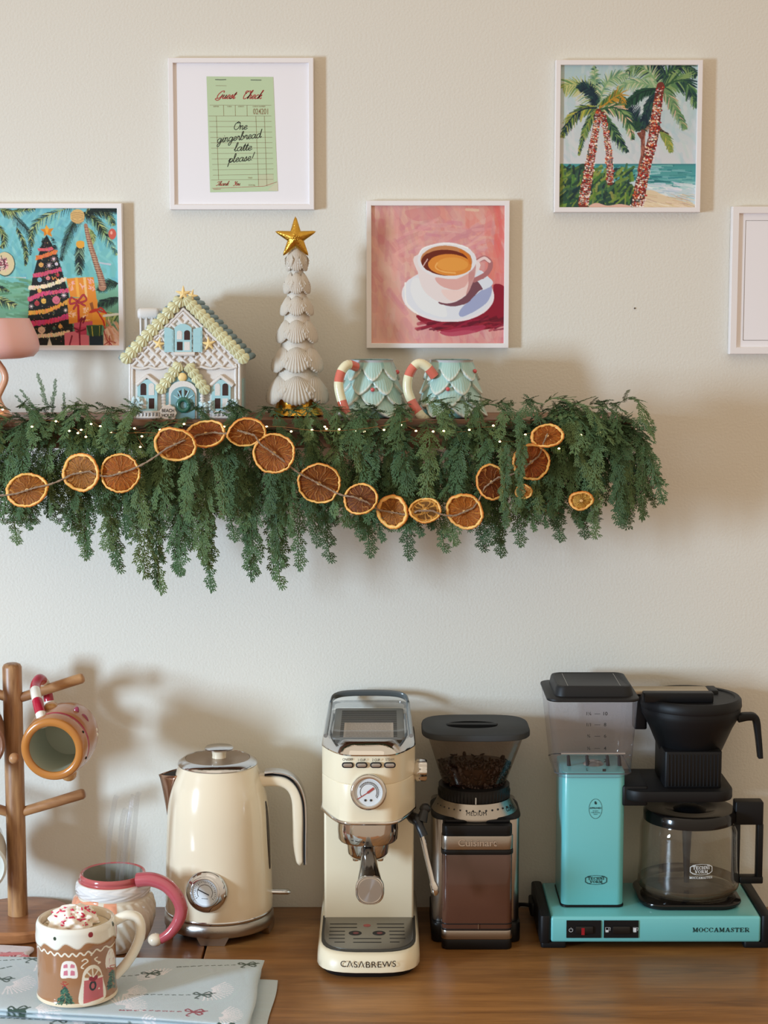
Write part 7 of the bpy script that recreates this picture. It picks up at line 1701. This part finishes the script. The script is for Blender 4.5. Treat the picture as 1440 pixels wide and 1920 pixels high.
# tank lid
LX0, LX1 = xat(1027, 1318, -.17)-.0005, xat(1200.5, 1318, -.17)+.0005; zf_ = zat(1316, -.172)
fl2 = MB().rbox(LX0, LX1, -.172, -.030, zf_-.001, zf_+.0035, .018, .0015, n=8).build('tank_lid', M_lidb, dm, 40)
zt2 = zat(1287, -.150); a0, a1 = xat(1043, 1300, -.15), xat(1187, 1300, -.15); w5 = (a1-a0)/2; c5 = (a0+a1)/2
raised = [rrect(c5, -.096, w5+.002, .0565, .016, zf_+.0035, 8), rrect(c5, -.096, w5, .0545, .015, zt2-.004, 8), rrect(c5, -.096, w5-.0015, .053, .014, zt2-.001, 8), rrect(c5, -.096, w5-.004, .050, .013, zt2, 8), rrect(c5, -.096, w5-.006, .048, .012, zt2-.001, 8)]
rb2 = MB().loft(raised).build('lid_raised_top', M_lidb, fl2, 40)
ribbons([[(c5-w5+.018, -.142), (c5-w5+.018, -.052)], [(c5+w5-.018, -.142), (c5+w5-.018, -.052)]], .0006, lambda x, y: (x, y, zt2-.0006), 'lid_lines', M_btn, rb2)
# arm, basket
CYY = -.088; ccx = xat(1291, 1600, CYY); 
z9 = lambda r_, Y: zat(r_, Y)
arm_t = zat(1484, -.165); arm_b = arm_t-.017
MB().rbox(tx1-.002, xat(1376, 1480, -.15), -.166, -.030, arm_b, arm_t, .030, .003, n=8).build('basket_stand', M_mblk, dm, 40)
MB().rbox(tx1-.004, xat(1215, 1490, -.15), -.150, -.045, arm_b-.010, arm_t+.004, .004, .003).build('outlet_arm', M_mblk, dm, 40)
nx0, nx1 = xat(1246, 1440, -.146), xat(1354, 1440, -.146); zn1 = zat(1405, -.13)
nk = MB(); nk.rbox(nx0, nx1, -.146, -.045, arm_t+.0004, zn1, .005, .001); 
bk = nk.build('basket_neck', M_mblk, dm, 30)
for k in range(15):
    x = nx0+.006+k*(nx1-nx0-.012)/14; MB().rbox(x-.0008, x+.0008, -.1475, -.1455, arm_t+.003, zn1-.004, .0006, .0003).build('neck_rib', M_mblk, bk, None)
zr0, zr2 = zat(1405, CYY), zat(1322, CYY); Rt = wpx(92.5, 1330, CYY)
MB().lathe([(wpx(50, 1400, CYY), zr0-.010), (wpx(58, 1400, CYY), zr0), (wpx(78, 1360, CYY), zr0+(zr2-zr0)*.55), (Rt*.985, zr2-.012), (Rt*.985, zr2-.006), (Rt*1.0, zr2-.006), (Rt, zr2)], 96, (xat(1295, 1330, CYY), CYY, 0)).build('brew_basket', M_mblk, dm, 40)
bcx2 = xat(1295, 1330, CYY)
bl_ = MB().lathe([(Rt*1.01, zr2), (Rt*1.02, zr2+.002), (Rt*1.01, zr2+.012), (Rt*.97, zr2+.0155), (Rt*.88, zr2+.0155), (Rt*.86, zr2+.0135), (.0004, zr2+.0135)], 96, (bcx2, CYY, 0)).build('basket_lid', M_mblk, dm, 40)
xa, xb = xat(1205, 1300, -.12), xat(1336, 1300, -.12)
MB().rbox(xa, xb, -.132, -.112, zr2+.0135, zr2+.028, .003, .0015).build('lid_block', M_mblk, bl_, 40)
sweep([(xat(1378, 1340, CYY), CYY-.02, z9(1346, CYY-.02)), (xat(1398, 1340, CYY), CYY-.02, z9(1343, CYY-.02)), (xat(1411, 1345, CYY), CYY-.02, z9(1347, CYY-.02)), (xat(1416, 1372, CYY), CYY-.02, z9(1376, CYY-.02)), (xat(1420, 1420, CYY), CYY-.02, z9(1420, CYY-.02))], [W(8), W(7), W(7), W(5.5), W(4.5)], [.009]*5, 'basket_handle', M_mblk, dm, CYY, 5)
# outlet bar between the tank and the basket
M_oak2 = mat('brushed_outlet_bar', (196, 178, 150), .35, .6); zbr = zat(1290, -.05)
MB().rbox(xat(1180, 1290, -.05), xat(1326, 1290, -.05), -.070, -.035, zbr-.006, zbr, .004, .0015).build('water_arm', M_oak2, dm, 40)
MB().rbox(xat(1325, 1290, -.05), xat(1343, 1290, -.05), -.072, -.034, zbr-.020, zbr+.0006, .004, .002).build('water_arm_tip', M_mblk, dm, 40)
MB().rbox(xat(1188, 1290, -.06), xat(1212, 1290, -.06), -.075, -.045, zbr-.060, zbr-.008, .004, .002).build('water_arm_foot', M_mblk, dm, 40)
# hot plate
hx0, hx1 = xat(1195, 1690, -.12), xat(1391, 1690, -.14); zhp = zb1+.0003
MB().rbox(hx0+.004, hx1-.004, -.164, -.034, zhp, zhp+.004, .034, .001, n=10).build('plate_rim', M_mblk, dm, 40)
MB().rbox(hx0, hx1, -.167, -.032, zhp+.003, zhp+.009, .036, .002, n=10).build('hot_plate', M_hot, dm, 40)
zcf = zhp+.0092

# ---------------------------------------------------------------- carafe
cf = thing('glass_carafe', 'clear glass coffee carafe with black lid and handle on the hot plate', 'carafe', (ccx, CYY, zcf))
Rg = wpx(93, 1640, CYY); zlid = zat(1530, CYY); M_cf = thin('carafe_glass', (248, 247, 244), .6, .02, (210, 206, 200), .02)
prf = [(.0004, .0005), (Rg*.80, .0005), (Rg*.93, .003), (Rg*1.0, .012), (Rg*1.005, .024), (Rg*.985, .045), (Rg*.975, (zlid-zcf)*.75), (Rg*.97, (zlid-zcf)*.86), (Rg*.92, (zlid-zcf)*.97), (Rg*.90, zlid-zcf+.004)]
pi_ = [(max(r_-.0022, .0004), z1_+(.0022 if z1_ < .01 else 0)) for r_, z1_ in prf]
cc1 = [(p_.x, p_.y) for p_ in cr_path([(a_, b2, 0) for a_, b2 in prf], 4)]; cc2 = [(p_.x, p_.y) for p_ in cr_path([(a_, b2, 0) for a_, b2 in pi_], 4)]
mb = MB(); mb.lathe(cc1, 96, (ccx, CYY, zcf), cap0=True, cap1=False); mb.lathe(cc2, 96, (ccx, CYY, zcf), cap1=False); bd = mb.build('glass_body', M_cf, cf, 60)
MB().lathe([(Rg*.93, .0035), (Rg*.99, .007), (Rg*1.012, .012), (Rg*1.0, .0165)], 96, (ccx, CYY, zcf), cap0=False, cap1=False).build('base_band', thin('thick_glass_edge', (180, 168, 150), .5, .05, (120, 104, 84), .3), cf, 60)
MB().tube([(ccx-.002, CYY, zcf+.010), (ccx-.003, CYY, zcf+.05), (ccx-.003, CYY, zlid-.005)], [.0042, .0055, .0085], 16).build('mixing_tube', M_mblk, cf, 60)
lidx = xat(1293, 1520, CYY); Rl = wpx(86, 1530, CYY)
cl = MB().lathe([(Rl*.96, zlid-.004), (Rl, zlid-.003), (Rl*1.0, zlid+.010), (Rl*.96, zlid+.0145), (Rl*.6, zlid+.016), (Rl*.55, zlid+.014), (.0004, zlid+.008)], 96, (lidx, CYY, 0)).build('carafe_lid', M_hot, cf, 40)
mb = MB(); mb.lathe([(.030, 0), (.022, .004), (.012, .008)], 40, (lidx, CYY, zlid+.0095)); mb.build('lid_funnel', M_mblk, cl, 50)
hY = CYY-.012
def hb2(x0, x1, r0, r1, name, d=.010, rr1=.004):
    a_, b2 = xat(x0, (r0+r1)/2, hY), xat(x1, (r0+r1)/2, hY); MB().rbox(a_, b2, hY-d, hY+d, zat(r1, hY), zat(r0, hY), .003, .002).build(name, M_mblk, cf, 40)
hb2(1376, 1429, 1500, 1543, 'handle_top', .012); hb2(1417, 1429, 1542, 1652, 'handle_grip', .008); hb2(1384, 1429, 1641, 1654, 'handle_foot', .009); hb2(1373, 1385.5, 1541, 1654, 'handle_spine', .010)
def cfn(x, y): a_ = x/Rg; r_ = Rg*.985+.0006; return (ccx+r_*math.sin(a_+.09), CYY-r_*math.cos(a_+.09), zat(1631, CYY-Rg)+y)
badge(0, 0, .0175, .0080, M_dial, 0, bd, cfn); slabtext('MOCCAMASTER', .036, .0036, lambda x, y: cfn(x, y-.0125), M_dial, bd, kt=.22, kn=.13)
# cable behind, between the grinder and the coffee maker
p0 = GX(975, 1692, .004); tag(MB().tube(cr_path([(X0-.018, -.06, .022), (X0-.03, -.055, .022), (X0-.045, -.045, .018), (xat(972, 1690, -.03), -.026, .010), (xat(940, 1690, -.02), -.012, .005)], 6), .0032, 10).build('power_cable', M_mblk, None, 80), 'short black cable at the left end of the turquoise coffee maker', 'cable')
